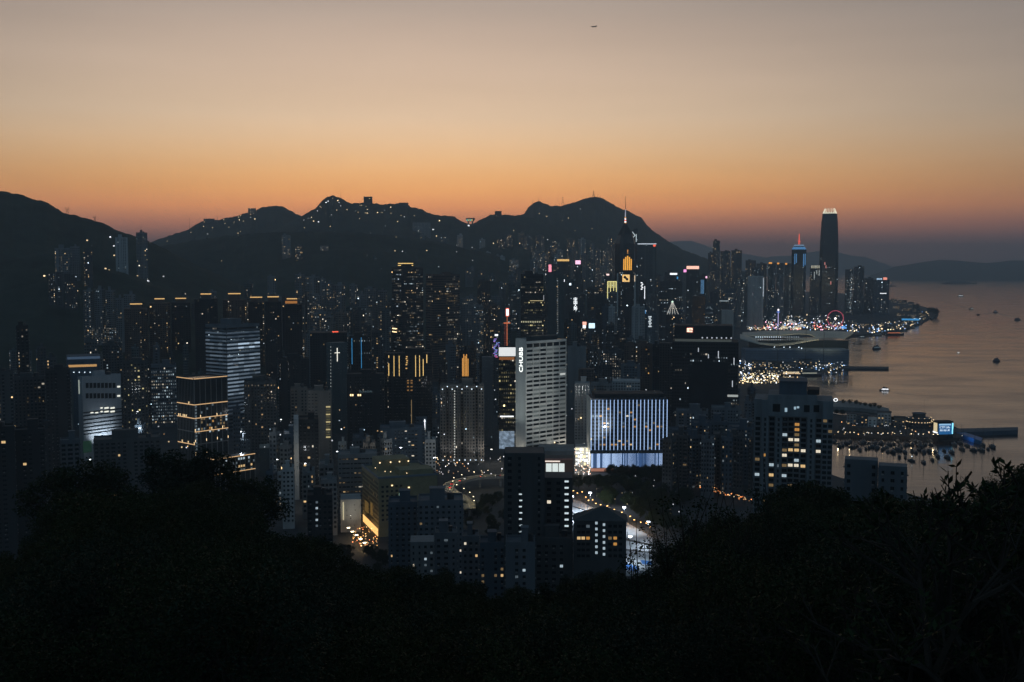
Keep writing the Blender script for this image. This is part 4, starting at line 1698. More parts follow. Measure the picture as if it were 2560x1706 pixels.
MB().box(-3.5 * s_, 4.5 * s_, -1, 1, 76 * s_, 96 * s_).obj('lantern', emi('lantern_red', (1, .18, .12), 1.3), e_)
MB().box(-2.4 * s_, 3.4 * s_, -1.4, -1, 78 * s_, 94 * s_).obj('lantern_face', emi('lantern_white', (1, .85, .85), 2.2), e_)
o = tower('narrow dark tower with purple and blue neon characters', 1233, None, 1253, 838, 1420, wall='dark', lit=.1, mix='c', name='office_tower')
R = random.Random(8)
NE = [emi('neon_violet', (.5, .3, 1), .8), emi('neon_blue', (.25, .45, 1), .8), emi('neon_pink', (1, .2, .45), .8)]
for i in range(16):
    xx = 1235 + R.random() * 13
    yy = 848 + i * 3
    panel(o, 'f', xx - 3, yy - .7, xx + R.uniform(1, 4), yy + .7, NE[2] if i > 13 else NE[i % 2], 'neon_stroke', .5)
for i in range(7):
    xx = 1237 + (i % 3) * 5
    panel(o, 'f', xx - .6, 850 + i * 6, xx + .6, 856 + i * 6, NE[i % 2], 'neon_stroke', .6)
panel(o, 'f', 1237, 836, 1245, 840.5, WSIGN, 'lit_sign')
o = tower('plain blue grey slim tower left of the white billboard', 1205, None, 1232, 893, 1170, wall='steel', lit=.0, name='office_tower', dark=False, roof=False)

# ---- towers in the middle distance
o = tower('dark office tower with a thin gold roof band behind', 979, 1003, 1058, 671, 1900, 25, wall='black', lit=.07, mix='n', fh=3.9, bay=2.6, ww=.85, wh=.5, name='office_tower', strip=True, short='the black tower with a gold band', bright=.6)
for (xa, xb, y_) in ((981, 992, 822), (981, 992, 830)):
    panel(o, 'l', xa, y_ - 2, xb, y_ + 2, WARML, 'lit_window')
o = tower('tower with two gold light bands peeping above the black tower', 994, None, 1034, 656, 2150, wall='black', lit=.0, name='office_tower', roof=False)
for y_ in (659, 664):
    panel(o, 'f', 995, y_ - .9, 1033, y_ + .9, GOLDB, 'light_band', .8)
o = tower('broad brown office tower with rounded pale edge', 1064, 1082, 1150, 688, 1800, 30, wall='brown', lit=.05, mix='w', fh=3.9, bay=2.8, ww=.85, name='office_tower', strip=True, short='the broad brown tower', bright=.5)
o = tower('black glass tower with one lit corner', 1302, None, 1359, 688, 1720, wall='black', lit=.1, mix='y', fh=3.9, bay=2.4, ww=.85, name='office_tower', strip=True, short='the black tower with the lit corner', bright=.5, depth=22)
panel(o, 'f', 1325, 751.5, 1358, 753, emi('gold_line', (1, .8, .4), .6), 'light_line')
for i in range(12):
    xx = 1304 + i * 4.4
    panel(o, 'f', xx - .9, 803, xx + .9, 807, emi('yellow_lamp', (1, .95, .6), .6 + .3 * (i % 3)), 'lamp')
b = MB()
b.box(o.w / 2 + .03, o.w / 2 + .6, -o.d / 2, 0, on_face(o, 'f', 1358, 752)[1], on_face(o, 'f', 1358, 739)[1])
b.obj('lit_corner', emi('corner_glow', (.9, .95, 1), .6), o.root)
o = tower('grey tower with a column of small lamps right of the black lit corner tower', 1371, None, 1410, 688, 1780, wall='teal', lit=.0, name='office_tower', dark=False)
for i in range(24):
    u_, z_ = on_face(o, 'f', 1394.5, 703 + i * 5.6)
    put('edge_lamp', dm, o.root, loc=(u_, -o.d / 2, z_), scale=.8)

# tall tower with a stepped pyramid top and spire
o = new_b('skyscraper', 1534, 1553, 1592, 609, 2750, 30)
CP = o
o.root['category'] = 'skyscraper'
o.root['label'] = 'dark skyscraper with a pyramid top, thin lit spire and gold upper strips'
o.lab, o.short, o.lit, o.wall, o.cat = o.root['label'], 'the spired skyscraper', 0, 'black', 'skyscraper'
BLD.append(o)
poly_ = plan_poly('oct', o.w, o.d)
b = MB()
b.prism(poly_, 0, o.h)
b.obj('wall', DKG, o.root)
z2 = on_face(o, 'f', 1560, 583)[1] - 4
z3 = on_face(o, 'f', 1560, 557)[1]
sc2 = lambda k: [(x_ * k, y_ * k) for x_, y_ in poly_]
b = MB()
b.prism(sc2(.98), o.h, z2, top=sc2(.74))
b.obj('setback', DKG, o.root)
b = MB()
b.prism(sc2(.74), z2, z3, top=sc2(.1))
b.obj('pyramid', WALLS['black'], o.root)
b = MB()
zsp = z3 + (557 - 489) * o.Y / F
for i, m_ in enumerate((ORANGE, WSIGN, REDS, WSIGN, ORANGE)):
    MB().tube((0, 0, z3 - 2 + i * 3.4), (0, 0, z3 + 1.2 + i * 3.4), 2.6 - i * .25, n=8).obj('lamp_ring', m_, o.root)
MB().tube((0, 0, z3 + 15), (0, 0, z3 + 34), 1.3, .8, n=6).obj('lit_mast', emi('mast_glow', (.75, .75, .9), .6), o.root)
MB().tube((0, 0, z3 + 34), (0, 0, zsp), .9, .35, n=6).obj('spire', emi('spire_glow', (.5, .15, .1), .12), o.root)
windows(o, poly_, 20, o.h - 5, 4, 3, .7, .4, .03, 'n', random.Random(4))
for i, (xx, ya) in enumerate(((1559.5, 648), (1564, 643), (1568.7, 640), (1573.2, 643), (1577.6, 648))):
    panel(o, 'f', xx - 1.1, ya, xx + 1.1, 677, emi('orange_column', (1, .45, .06), 1.2), 'light_column', 1.0)
for yy in (626, 629, 633):
    panel(o, 'f', 1568, yy - .9, 1570, yy + .9, ORANGE, 'lamp', 1.0)
# black tower with a square gold emblem, pale columns at its corners
o = tower('black tower with a square gold emblem between pale corner columns', 1546, None, 1586, 679, 2350, wall='black', lit=.02, mix='c', fh=4, bay=2.6, ww=.9, name='office_tower', roof=False, short='the gold emblem tower')
for sx in (-1, 1):
    MB().box(sx * (o.w / 2 + 1.6) - 1.4, sx * (o.w / 2 + 1.6) + 1.4, -o.d / 2 - .8, -o.d / 2 + 6, 0, o.h - 4).obj('corner_column', WALLW, o.root)
MB().box(-o.w / 2 - 2, o.w / 2 + 2, -o.d / 2 - .4, o.d / 2, o.h - .02, o.h + 2.5).obj('roof_slab', WALLS['black'], o.root)
u_, z_ = on_face(o, 'f', 1565, 696)
e_ = empty('emblem', (u_, -o.d / 2 - .1, z_))
e_.parent = o.root
s_ = o.Y / F
EG = emi('emblem_gold', (1, .62, .22), 1.1)
MB().box(-9 * s_, 9 * s_, -.5, -.02, -9 * s_, 9 * s_).obj('plate', EG, e_)
for (cx_, cz_, r_) in ((-2.6, 2.6, 3.4), (2.6, -2.6, 3.4), (0, 0, 2.6)):
    b = MB()
    b.tube((cx_ * s_, -.5, cz_ * s_), (cx_ * s_, -.7, cz_ * s_), r_ * s_, n=14)
    b.obj('figure', WALLS['black'], e_)
panel(o, 'f', 1585.8, 689, 1587.4, 704, emi('column_glow', (1, .75, .5), .9), 'light_column', 2.6)
# yellow striped tower
o = tower('tower crowned by hanging yellow light strips', 1518, None, 1544, 704, 2450, wall='dark', lit=.1, mix='c', name='office_tower', roof=False, short='the yellow striped tower', col_p=.4)
YEL = emi('yellow_strip', (1, .9, .35), 1.1)
for i, (xx, yb) in enumerate(((1519, 746), (1522.5, 720), (1526.4, 730), (1530, 720), (1534, 730), (1537.5, 720), (1541, 730))):
    panel(o, 'f', xx - .8, 705, xx + .8, yb, YEL, 'light_strip', .8)
panel(o, 'f', 1518.5, 703.5, 1541.8, 705, YEL, 'light_strip', .9)
# tower with white diagonal braces
o = tower('slim prismatic tower with white diagonal light braces', 1578, None, 1594, 582, 3300, wall='black', lit=.02, mix='c', name='skyscraper', roof=False, cat='skyscraper', short='the braced tower', depth=18)
BR = emi('brace_light', (.8, .95, 1), 1.0)
b = MB()
def seg_on(o, x0, y0, x1, y1, r=.9):
    u0, z0 = on_face(o, 'f', x0, y0)
    u1, z1 = on_face(o, 'f', x1, y1)
    return MB().tube((u0, -o.d / 2 - .9, z0), (u1, -o.d / 2 - .9, z1), r, n=5)
for q in ((1581, 580, 1588, 590), (1581, 597, 1588, 588), (1590.5, 586, 1590.5, 605), (1592, 665, 1599, 680), (1599, 680, 1592, 690), (1599, 679, 1599, 690)):
    seg_on(o, *q).obj('light_brace', BR, o.root)
MB().prism(plan_poly('box', o.w, o.d), o.h, o.h + 12, top=[(-1, -1), (o.w / 2, -1), (o.w / 2, 1), (-1, 1)]).obj('prism_top', DKG, o.root)
MB().tube((2, 0, o.h + 11), (2, 0, o.h + 26), .6, .3, n=5).obj('mast', METAL, o.root)
# gridded tower with white roof line
o = tower('tall gridded grey tower with a thin white roof line and red corner lamp', 1594, None, 1641, 611, 3250, wall='teal', lit=.02, mix='c', fh=4.2, bay=3.4, ww=.75, wh=.6, name='skyscraper', roof=False, cat='skyscraper',
          short='the gridded grey tower')
panel(o, 'f', 1594, 609.2, 1641, 611.2, emi('roof_line', (.75, .85, .95), .9), 'roof_light', 1.2)
panel(o, 'f', 1633, 612, 1639, 616.5, REDS, 'red_lamp', 1.2)

# ---- the two tallest harbour towers and their neighbours
o = new_b('skyscraper', 2050, None, 2098, 560, 4250, 0, 60)
IF = o
o.root['category'] = 'skyscraper'
o.root['label'] = 'tallest tapering tower by the harbour with a glowing white crown'
o.lab, o.short, o.lit, o.wall, o.cat = o.root['label'], 'the tallest harbour tower', 0, 'black', 'skyscraper'
BLD.append(o)
x, y = o.w / 2, o.d / 2
def rp(k):
    q = .3
    return [(-x * k * (1 - q), -y * k), (x * k * (1 - q), -y * k), (x * k, -y * k * (1 - q)), (x * k, y * k * (1 - q)), (x * k * (1 - q), y * k), (-x * k * (1 - q), y * k), (-x * k, y * k * (1 - q)), (-x * k, -y * k * (1 - q))]
lev = [(0, 1.0), (on_face(o, 'f', 2074, 640)[1], .99), (on_face(o, 'f', 2074, 590)[1], .93), (on_face(o, 'f', 2074, 556)[1], .86), (on_face(o, 'f', 2074, 534)[1], .76)]
for (za_, ka), (zb_, kb) in zip(lev, lev[1:]):
    MB().prism(rp(ka), za_, zb_ - .02, top=rp(kb)).obj('shaft', DKG, o.root)
CRN = emi('crown_white', (1, .95, .72), 1.15)
zc0, zc1 = lev[-1][0], on_face(o, 'f', 2074, 520)[1]
MB().prism(rp(.7), zc0, zc0 + 5, top=rp(.68)).obj('crown_base', emi('crown_base', (1, .95, .72), .7), o.root)
pts0, pts1 = rp(.74), rp(.5)
for i in range(8):
    p, q = Vector(pts0[i]), Vector(pts0[(i + 1) % 8])
    p1, q1 = Vector(pts1[i]), Vector(pts1[(i + 1) % 8])
    k_ = 5 if i % 2 == 0 else 2
    for j in range(k_):
        t_ = (j + .5) / k_
        a, c = p.lerp(q, t_), p1.lerp(q1, t_)
        hh = zc1 - zc0
        MB().tube((a.x, a.y, zc0), (c.x, c.y, zc1 - RND.uniform(0, 3)), 1.3, .6, n=4).obj('crown_fin', CRN, o.root)
R = random.Random(17)
windows(o, rp(1.0), 20, lev[1][0], 4.2, 3.6, .8, .35, .05, 'c', R, .6, strip=True)
windows(o, rp(.99), lev[1][0], lev[1][0] + 60, 4.2, 3.6, .8, .35, .04, 'c', R, .6)
for (xx, ya, yb) in ((2062, 656, 663), (2065, 664, 671), (2077, 704, 712)):
    panel(o, 'f', xx - 1, ya, xx + 1, yb, emi('pink_dot', (1, .35, .3), .7), 'lit_sign', 1.0)
# blue crowned tower
o = new_b('skyscraper', 1979, None, 2016, 624, 4050, 0, 50)
o.root['category'] = 'skyscraper'
o.root['label'] = 'tower with a blue lit stepped crown and a red lit mast'
o.lab, o.short, o.lit, o.wall, o.cat = o.root['label'], 'the blue crowned tower', 0, 'black', 'skyscraper'
BLD.append(o)
pp = plan_poly('oct', o.w, o.d)
MB().prism(pp, 0, o.h).obj('wall', DKG, o.root)
BL2 = emi('blue_crown', (.14, .42, .85), .55)
k_ = lambda s: [(a * s, c * s) for a, c in pp]
MB().prism(k_(1.0), o.h, o.h + 9, top=k_(.78)).obj('crown_tier', BL2, o.root)
MB().prism(k_(.7), o.h + 9, o.h + 12).obj('crown_neck', WALLS['black'], o.root)
MB().prism(k_(.78), o.h + 12, o.h + 18, top=k_(.6)).obj('crown_tier', emi('blue_pale', (.45, .65, .9), .35), o.root)
for dx in (-2.2, 2.2):
    MB().tube((dx, 0, o.h + 17.5), (dx * .2, 0, o.h + 58), 1.0, .5, n=5).obj('mast', REDS, o.root)
MB().box(-5, 5, -.6, .6, o.h + 30, o.h + 31.5).obj('crossarm', REDS, o.root)
for xx in (1987, 1991, 2009, 2013):
    panel(o, 'f', xx - .8, 632 + (xx % 2) * 3, xx + .8, 655 + (xx % 5) * 3, BL2, 'blue_strip', 1.0)
windows(o, pp, 10, o.h - 20, 4, 3.6, .8, .4, .07, 'c', R, .7)
o = tower('shorter stepped tower with a pale crown left of the tallest harbour tower', 2025, None, 2051, 668, 4200, wall='black', lit=.1, mix='n', name='office_tower', roof=False)
for i in range(7):
    panel(o, 'f', 2028 + i * 3.2, 664, 2029.6 + i * 3.2, 671, emi('crown_pale', (1, .95, .7), .6), 'crown_fin', 1.0)
for (xa, ya, yb) in ((2035, 680, 697), (2041, 676, 686), (2047, 676, 690)):
    panel(o, 'f', xa, ya, xa + 2, yb, emi('white_fin', (.9, 1, .95), .35), 'lit_fin', 1.0)
o = tower('twin slab tower right of the tallest harbour tower, lower slab', 2113, None, 2133, 674, 4150, wall='dark', lit=.06, mix='c', name='office_tower', roof=False, strip=True)
o = tower('twin slab tower right of the tallest harbour tower, higher slab', 2134, None, 2161, 668, 4200, wall='dark', lit=.06, mix='c', name='office_tower', short='the twin slab tower')
o = tower('low office between the twin slabs and the lit sign tower', 2161, None, 2184, 697, 4250, wall='dark', lit=.08, mix='c', name='office_tower')
o = tower('squat harbour tower with white and red signs on its roof', 2184, None, 2224, 700, 4200, wall='blue', lit=.05, mix='c', name='office_tower', roof=False, short='the roof sign tower')
for i in range(4):
    MB().box(-o.w * .3 + i * 5, -o.w * .3 + i * 5 + 3.6, -o.d * .4, -o.d * .3, o.h - .02, o.h + 6).obj('sign_letter', emi('sign_blue_white', (.5, .75, 1), 1.2), o.root)
MB().box(o.w * .1, o.w * .34, -o.d * .4, -o.d * .3, o.h - .02, o.h + 9).obj('sign_letter', emi('sign_rosy', (1, .35, .25), 1.3), o.root)
panel(o, 'f', 2200, 733, 2216, 735, WSIGN, 'lit_strip')
# ---------------------------------------------------------------- named middle-distance and left-hand buildings
T = tower
# left edge and hillside
T('hillside apartment tower above a bright lamp row, leftmost on the dark hill', 136, None, 174, 622, 2000, wall='grey', lit=.06, mix='w', name='hillside_tower', short='the leftmost hillside tower', depth=18)
T('dim hillside tower right beside the leftmost hillside tower', 175, None, 199, 618, 2050, wall='grey', lit=.01, name='hillside_tower', depth=18)
T('short hillside tower with paired warm windows right of the dim one', 208, None, 231, 628, 2000, wall='dark', lit=.14, mix='w', name='hillside_tower', depth=16)
T('pale hillside tower with a few dots of light on the dark hill', 288, None, 319, 595, 2250, wall='pale', lit=.03, mix='c', name='hillside_tower', short='the pale hillside tower', depth=18)
T('hillside tower breaking the skyline where the dark hill ends', 340, None, 368, 583, 2350, wall='grey', lit=.06, mix='w', name='hillside_tower', depth=20)
for i, (a, c, yt) in enumerate(((120, 137, 683), (139, 158, 680), (160, 176, 684), (177, 192, 688))):
    T('low lit block on the dark hill, %s of four below the lamp row' % ('leftmost', 'second', 'third', 'rightmost')[i], a, None, c, yt, 1850, wall='dark', lit=.16, mix='n', name='hillside_block', roof=False, depth=14,
      group='low blocks on the dark hill')
for i, (a, c, yt) in enumerate(((207, 234, 727), (235, 262, 724), (263, 288, 727))):
    T('grey apartment tower with many warm rooms, %s of three left of the glowing crowns' % ('left', 'middle', 'right')[i], a, None, c, yt, 1700, wall='grey', plan='cross', lit=.2, mix='n', col_p=.2,
      rows=lambda f, n: .5 if f < n * .3 else .12, group='warm lit towers on the left', depth=24)
T('slim tower behind the leftmost glowing crown', 289, None, 309, 748, 1680, wall='grey', lit=.1, mix='w')
T('dim tower peeping over the leftmost glowing crown', 309, None, 338, 738, 1820, wall='grey', lit=.03, mix='w')
T('black apartment tower with one bright window column near the left border', 40, None, 71, 818, 1050, wall='black', lit=.12, mix='w', col_p=.3)
T('low blue hall with an amber light strip across its front', 166, None, 250, 890, 1280, wall='blue', lit=.0, name='hall', roof=False, short='the hall with the amber strip', dark=False)
o = BLD[-1]
panel(o, 'f', 171, 913, 242, 916.5, emi('amber_strip', (1, .55, .2), .5), 'light_strip')
panel(o, 'f', 168, 893, 250, 897, emi('blue_band', (.12, .2, .32), .3), 'roof_band')
for i in range(5):
    u_, z_ = on_face(o, 'f', 171 + i * 13.6, 931)
    put('lamp', MB().ball((0, 0, 0), .55).mesh('lamp', TEALW), o.root, loc=(u_, -o.d / 2 - .6, z_))
T('dark apartment tower with cool window columns right of the amber strip hall', 256, None, 305, 862, 1300, wall='dark', plan='cross', lit=.12, mix='n', col_p=.15)
T('black tower with nearly no lights left of the floodlit pale office', 113, None, 175, 928, 980, wall='black', lit=.015, mix='w', depth=18)
T('apartment tower with scattered yellow rooms right of the floodlit pale office', 306, None, 369, 906, 1150, wall='dark', plan='cross', lit=.16, mix='y', col_p=.1, short='the yellow roomed tower')
T('block at the left border with a dim roof', -40, None, 33, 932, 950, wall='dark', lit=.05, mix='w', depth=18)
T('low block with an orange lit corner near the left border', 34, None, 112, 945, 1000, wall='dark', lit=.06, mix='w', depth=20)
T('dark foreground tower at the left border with an amber lit foot', -40, None, 36, 1072, 700, wall='black', lit=.05, mix='a', depth=16, indiv=True, bay=4)
T('dark foreground tower second from the left border', 37, None, 112, 1078, 720, wall='black', lit=.05, mix='w', depth=16, indiv=True, bay=4)
T('slim pale edged tower in front of the floodlit pale office', 150, None, 200, 1104, 760, wall='steel', lit=.06, mix='w', depth=14, indiv=True, bay=4)
T('broad low dark block left of the gold banded tower', 234, None, 402, 1100, 880, wall='dark', lit=.05, mix='w', depth=24, indiv=True, bay=4.2, short='the broad low dark block')
T('apartment tower with amber rooms along its top floor', 610, None, 690, 957, 1090, wall='dark', plan='notch', lit=.06, mix='w', depth=22, rows=lambda f, n: .8 if f == n - 1 else .06, short='the amber topped tower', bright=1.2)
T('dark tower with one column of cool dots behind the amber topped tower', 696, None, 773, 900, 1280, wall='black', lit=.02, mix='c', col_p=.08, depth=20)
T('grey tower with framed top left of the frame tower', 727, None, 768, 972, 1120, wall='warm', lit=.03, mix='w', fins=4)
T('open framed tower with a yellow lit right edge', 769, None, 828, 980, 1060, wall='warm', lit=.05, mix='y', fins=6, bands=True, short='the open framed tower')
o = BLD[-1]
for i in range(13):
    panel(o, 'f', 815, 1016 + i * 6.3, 826, 1019 + i * 6.3, emi('yellow_room_%d' % (i % 3), (1, .82, .4), .05 + .45 * ((i * 7) % 3 == 0)), 'lit_window', .5)
T('slim pale tower seen edge on below the open framed tower', 734, None, 746, 1048, 900, wall='pale', lit=.0, dark=False, roof=False, depth=26)
T('dark tower joined to the slim pale edge', 746.5, None, 796, 1052, 905, wall='black', lit=.08, mix='n', col_p=.2, depth=24, indiv=True)
T('dark green roofed hall behind the foreground trees', 648, None, 732, 1120, 1000, wall='teal', lit=.0, name='hall', roof=False, dark=False)
T('white narrow apartment block with small square windows', 705, None, 735, 1173, 800, wall='pale', lit=.02, mix='w', bay=2.8, ww=.4, wh=.4, indiv=True, name='apartment_block', depth=14, short='the white narrow block')
T('grey stair tower with small windows right of the white narrow block', 802, None, 842, 1203, 780, wall='grey', lit=.05, mix='n', indiv=True, name='apartment_block', depth=14)
o = T('black tower with one column of square white lights', 768, None, 831, 1243, 640, wall='black', lit=.0, mix='c', name='apartment_block', depth=16, indiv=True)
for i in range(5):
    u_, z_ = on_face(o, 'f', 792, 1256 + i * 14.7)
    put('window', window_mesh('cool' if i % 2 else 'dimcool', 1.3, 1.3), o.root, loc=(u_, -o.d / 2 - .06, z_))
T('pale banded slab with open parking floors left of the yellow stone block', 845, None, 943, 1139, 850, wall='grey', lit=.12, mix='w', fh=3.6, bay=3, ww=.9, wh=.4, bands=True, name='office_slab', depth=22, strip=True, bright=.6,
  short='the pale banded slab')
o = T('pale windowless hall lit by a small sign near the orange street', 851, None, 902, 1249, 790, wall='pale', lit=.0, name='hall', roof=False, dark=False, depth=20)
panel(o, 'f', 857, 1256, 859.5, 1300, emi('rainbow_sign', (.9, .8, .5), .7), 'vertical_sign')
c_ = o.M @ Vector((0, -o.d / 2 - 14, 0))
floodlight('warm floodlight before the pale windowless hall', (c_.x, c_.y, o.zb + 14), o.M @ Vector((0, -o.d / 2, 20)), 1800, (1, .9, .7), 110)
T('dark blue office row with scattered lit rooms behind the yellow stone block', 950, None, 1062, 1072, 980, wall='blue', lit=.14, mix='n', bay=3.2, bands=True, name='office_slab', indiv=True, depth=22)
T('pale slab below the floodlit roof block', 1063, None, 1089, 1102, 960, wall='pale', lit=.02, name='apartment_block', depth=14)
o = T('tower with tall orange light columns on its top', 1148, None, 1178, 880, 1420, wall='black', lit=.04, mix='w', name='office_tower', short='the orange column tower')
for xx, ya in ((1156.5, 896), (1159.5, 886), (1163, 890), (1166.5, 886), (1170, 897)):
    panel(o, 'f', xx - 1, ya, xx + 1, 941, emi('orange_col', (1, .45, .1), .9), 'light_column')
# behind the rightmost crown: pale cluster
for i, (a, c, yt) in enumerate(((737, 761, 687), (762, 799, 693), (800, 815, 698), (816, 831, 709), (832, 863, 713))):
    T('pale grey housing tower above the rightmost glowing crown, %s of the five' % ('leftmost', 'second', 'third', 'fourth', 'rightmost')[i], a, None, c, yt, 2150, wall='grey', plan='cross' if c - a > 20 else 'box', lit=.12, mix='w',
      group='pale housing cluster', col_p=.15, depth=26)
T('housing tower with a bright warm top left of the black gold band tower', 945, None, 968, 728, 1950, wall='grey', lit=.14, mix='w', col_p=.25)
T('blocky housing tower two left of the black gold band tower', 911, None, 944, 722, 1980, wall='grey', plan='cross', lit=.12, mix='n')
T('low housing tower three left of the black gold band tower', 893, None, 912, 738, 1900, wall='grey', lit=.1, mix='n')
# on the ridge and slopes
for lab, a, c, yt, yb, Y, wl in (('square block standing on the main ridge', 909, 931, 492, 512, 4880, 'black'), ('low flat building on the main ridge', 997, 1021, 507, 514, 4880, 'dark'),
                                 ('small flat building on the ridge right of the viewing tower', 1237, 1254, 528, 540, 4860, 'dark'), ('block on the knoll ridge with dim lamps', 620, 640, 521, 537, 5350, 'dark'),
                                 ('low house at the left end of the knoll ridge', 509, 536, 547, 558, 5350, 'dark'), ('second low house on the knoll ridge', 569, 590, 545, 552, 5350, 'dark'),
                                 ('third low house on the knoll ridge', 598, 617, 539, 546, 5350, 'dark')):
    T(lab, a, None, c, yt, Y, wall=wl, lit=.08, mix='n', name='ridge_building', roof=False, base=at(a, yb, Y).z - 6, depth=26, fh=4, bay=5, bright=1.6)
T('hillside apartment tower with a warm lamp row at its foot', 704, None, 727, 589, 3300, wall='grey', lit=.2, mix='w', name='hillside_tower', depth=20, base=at(700, 632, 3300).z - 30, short='the lone warm hillside tower')
T('short hillside block right of the lone warm tower', 738, None, 756, 616, 3250, wall='dark', lit=.25, mix='w', name='hillside_block', depth=18, base=at(738, 645, 3250).z - 30)
T('wide hillside housing block below the main ridge', 1031, None, 1077, 557, 4500, wall='grey', lit=.05, mix='c', name='hillside_block', roof=False, depth=26, base=at(1031, 584, 4500).z - 20)
T('twin lit hillside block under the main ridge', 800, None, 822, 615, 3350, wall='grey', lit=.2, mix='w', name='hillside_block', roof=False, depth=20, base=at(800, 642, 3350).z - 30)

# right of the slab: cluster around the hotel
o = T('pale slab of small flats between the CHUBB slab and the blue striped hotel', 1437, None, 1475, 961, 1180, wall='pale', plan='notch', lit=.03, mix='n', bay=2.6, ww=.4, name='apartment_block', depth=20)
T('grey block of flats behind the blue striped hotel roof', 1477, None, 1531, 961, 1230, wall='grey', plan='notch', lit=.03, mix='n', name='apartment_block')
T('pale stepped block with slotted wall behind the hotel', 1531, None, 1600, 953, 1250, wall='pale', lit=.04, mix='n', name='office_block', roof=False)
T('upper part of a pale tower above the slotted block', 1553, None, 1600, 913, 1320, wall='steel', lit=.05, mix='n', name='office_tower', fins=3)
T('brown flat topped block right of the CHUBB slab', 1446, None, 1485, 923, 1350, wall='brown', lit=.02, mix='n', name='office_block', roof=False)
T('pale cornered block just right of the CHUBB slab top', 1419, None, 1466, 869, 1400, wall='grey', lit=.02, mix='n', name='office_block', dark=False)
T('dark office tower with a few dots above the slotted block', 1507, None, 1559, 881, 1450, wall='dark', lit=.1, mix='n', name='office_tower', strip=True)
T('reddish brown tower left of the black glass tower', 1561, None, 1600, 863, 1500, wall='brown', lit=.03, mix='w', name='apartment_tower')
T('brown tower with four amber rooms left of the black glass tower', 1601, None, 1631, 863, 1450, wall='brown', lit=.08, mix='a', name='apartment_tower')
T('thin black tower touching the black glass tower', 1631.5, None, 1650, 864, 1440, wall='black', lit=.01, mix='w', name='apartment_tower')
for i, (a, c, yt, Y) in enumerate(((1672, 1727, 1079, 960), (1728, 1776, 1060, 985), (1777, 1820, 1058, 985), (1821, 1886, 1071, 960), (1778, 1846, 1022, 1120), (1690, 1770, 1030, 1130))):
    T('grey walk up block right of the hotel, %s' % ('front row, first', 'front row, second', 'front row, third', 'front row, fourth', 'back row, right one', 'back row, left one')[i], a, None, c, yt, Y, wall='blue' if i < 4 else 'steel',
      plan='notch' if i < 4 else 'box', lit=.07, mix='n', bay=2.8, name='apartment_block', group='walk up blocks beside the park', fins=5 if i < 4 else False, depth=22)

# signs and towers of the middle distance
o = T('dark tower in front of the vertical white characters', 1423, None, 1450, 783, 1950, wall='black', lit=.06, mix='w', name='office_tower')
o = T('tower with a vertical white Chinese sign', 1426, None, 1462, 735, 2150, wall='dark', lit=.06, mix='c', name='office_tower', roof=False, short='the vertical white sign tower')
for i, ch in enumerate('中国人寿'):
    face_text(o, 'f', 1438.5, 749 + i * 8, 7, ch, emi('char_white', (.92, .97, 1), 2.2), label='one white character of a vertical sign')
panel(o, 'f', 1437.6, 778, 1439.4, 784, WSIGN, 'sign_tail', .6)
o = T('tower with a red and white square sign on its side', 1452, None, 1469, 795, 2100, wall='dark', lit=.12, mix='n', name='office_tower')
panel(o, 'f', 1456.5, 805, 1466, 813, emi('sign_redwhite', (1, .45, .35), 1.6), 'lit_sign')
panel(o, 'f', 1457, 813.5, 1464.5, 821, WSIGN, 'lit_sign')
o = T('blue glass block with a pale blue square sign', 1470, None, 1489, 800, 2120, wall='blue', lit=.05, mix='c', name='office_tower')
panel(o, 'f', 1472, 808.5, 1487, 821, emi('sign_paleblue', (.6, .85, 1), 1.7), 'lit_sign')
T('slim black tower right of the pale blue sign', 1489, None, 1515, 743, 2250, wall='black', lit=.04, mix='y', name='apartment_tower', col_p=.1)
T('grey tower with a pale stone strip below the yellow strips', 1522, None, 1537, 768, 2200, wall='white', lit=.02, mix='c', name='office_tower', fins=3)
T('blue tower at the foot of the yellow strips', 1505, None, 1522, 768, 2220, wall='blue', lit=.12, mix='c', name='office_tower')
T('grey ribbed tower right of the gold emblem tower', 1580, None, 1612, 768, 2150, wall='pale', lit=.04, mix='n', name='office_tower', fins=3)
o = T('tower with blue square lights right of the ribbed grey tower', 1600, None, 1622, 770, 2200, wall='blue', lit=.1, mix='c', name='office_tower')
for dx in range(3):
    for dy in range(3):
        panel(o, 'f', 1604 + dx * 4, 776 + dy * 3, 1607 + dx * 4, 778 + dy * 3, emi('blue_square', (.15, .5, 1), .7), 'lit_window')
o = T('grey tower with white vertical characters and a tall light tube', 1598, None, 1616, 700, 2500, wall='dark', lit=.05, mix='c', name='office_tower')
panel(o, 'f', 1611, 716, 1612.3, 748, WSIGN, 'light_tube')
for i in range(5):
    panel(o, 'f', 1602 + (i % 2) * 2, 706 + i * 4, 1606 + (i % 2) * 2, 708.5 + i * 4, WSIGN, 'sign_stroke')
o = T('block with a tall ragged white sign', 1618, None, 1642, 785, 2150, wall='steel', lit=.04, mix='c', name='office_block')
for i in range(7):
    panel(o, 'f', 1621 + (i % 3), 791 + i * 4, 1629 - (i % 2) * 2, 794 + i * 4, emi('ragged_white', (.85, .95, 1), .8), 'sign_stroke')
o = T('broad dark tower under the triangle of lights', 1649, None, 1705, 705, 2450, wall='dark', lit=.06, mix='c', name='office_tower', strip=True, short='the tower behind the light triangle')
o = T('low tower wearing a triangle of light strings', 1664, None, 1702, 787, 2300, wall='black', lit=.05, mix='w', name='office_block', roof=False, short='the light triangle tower')
for q in ((1668, 786, 1680, 756), (1674, 786, 1680.6, 756), (1681, 786, 1681.2, 756), (1688, 786, 1681.8, 756), (1696, 786, 1682.4, 756)):
    seg_on(o, *q, r=.45).obj('light_string', emi('string_white', (1, .95, .85), .7), o.root)
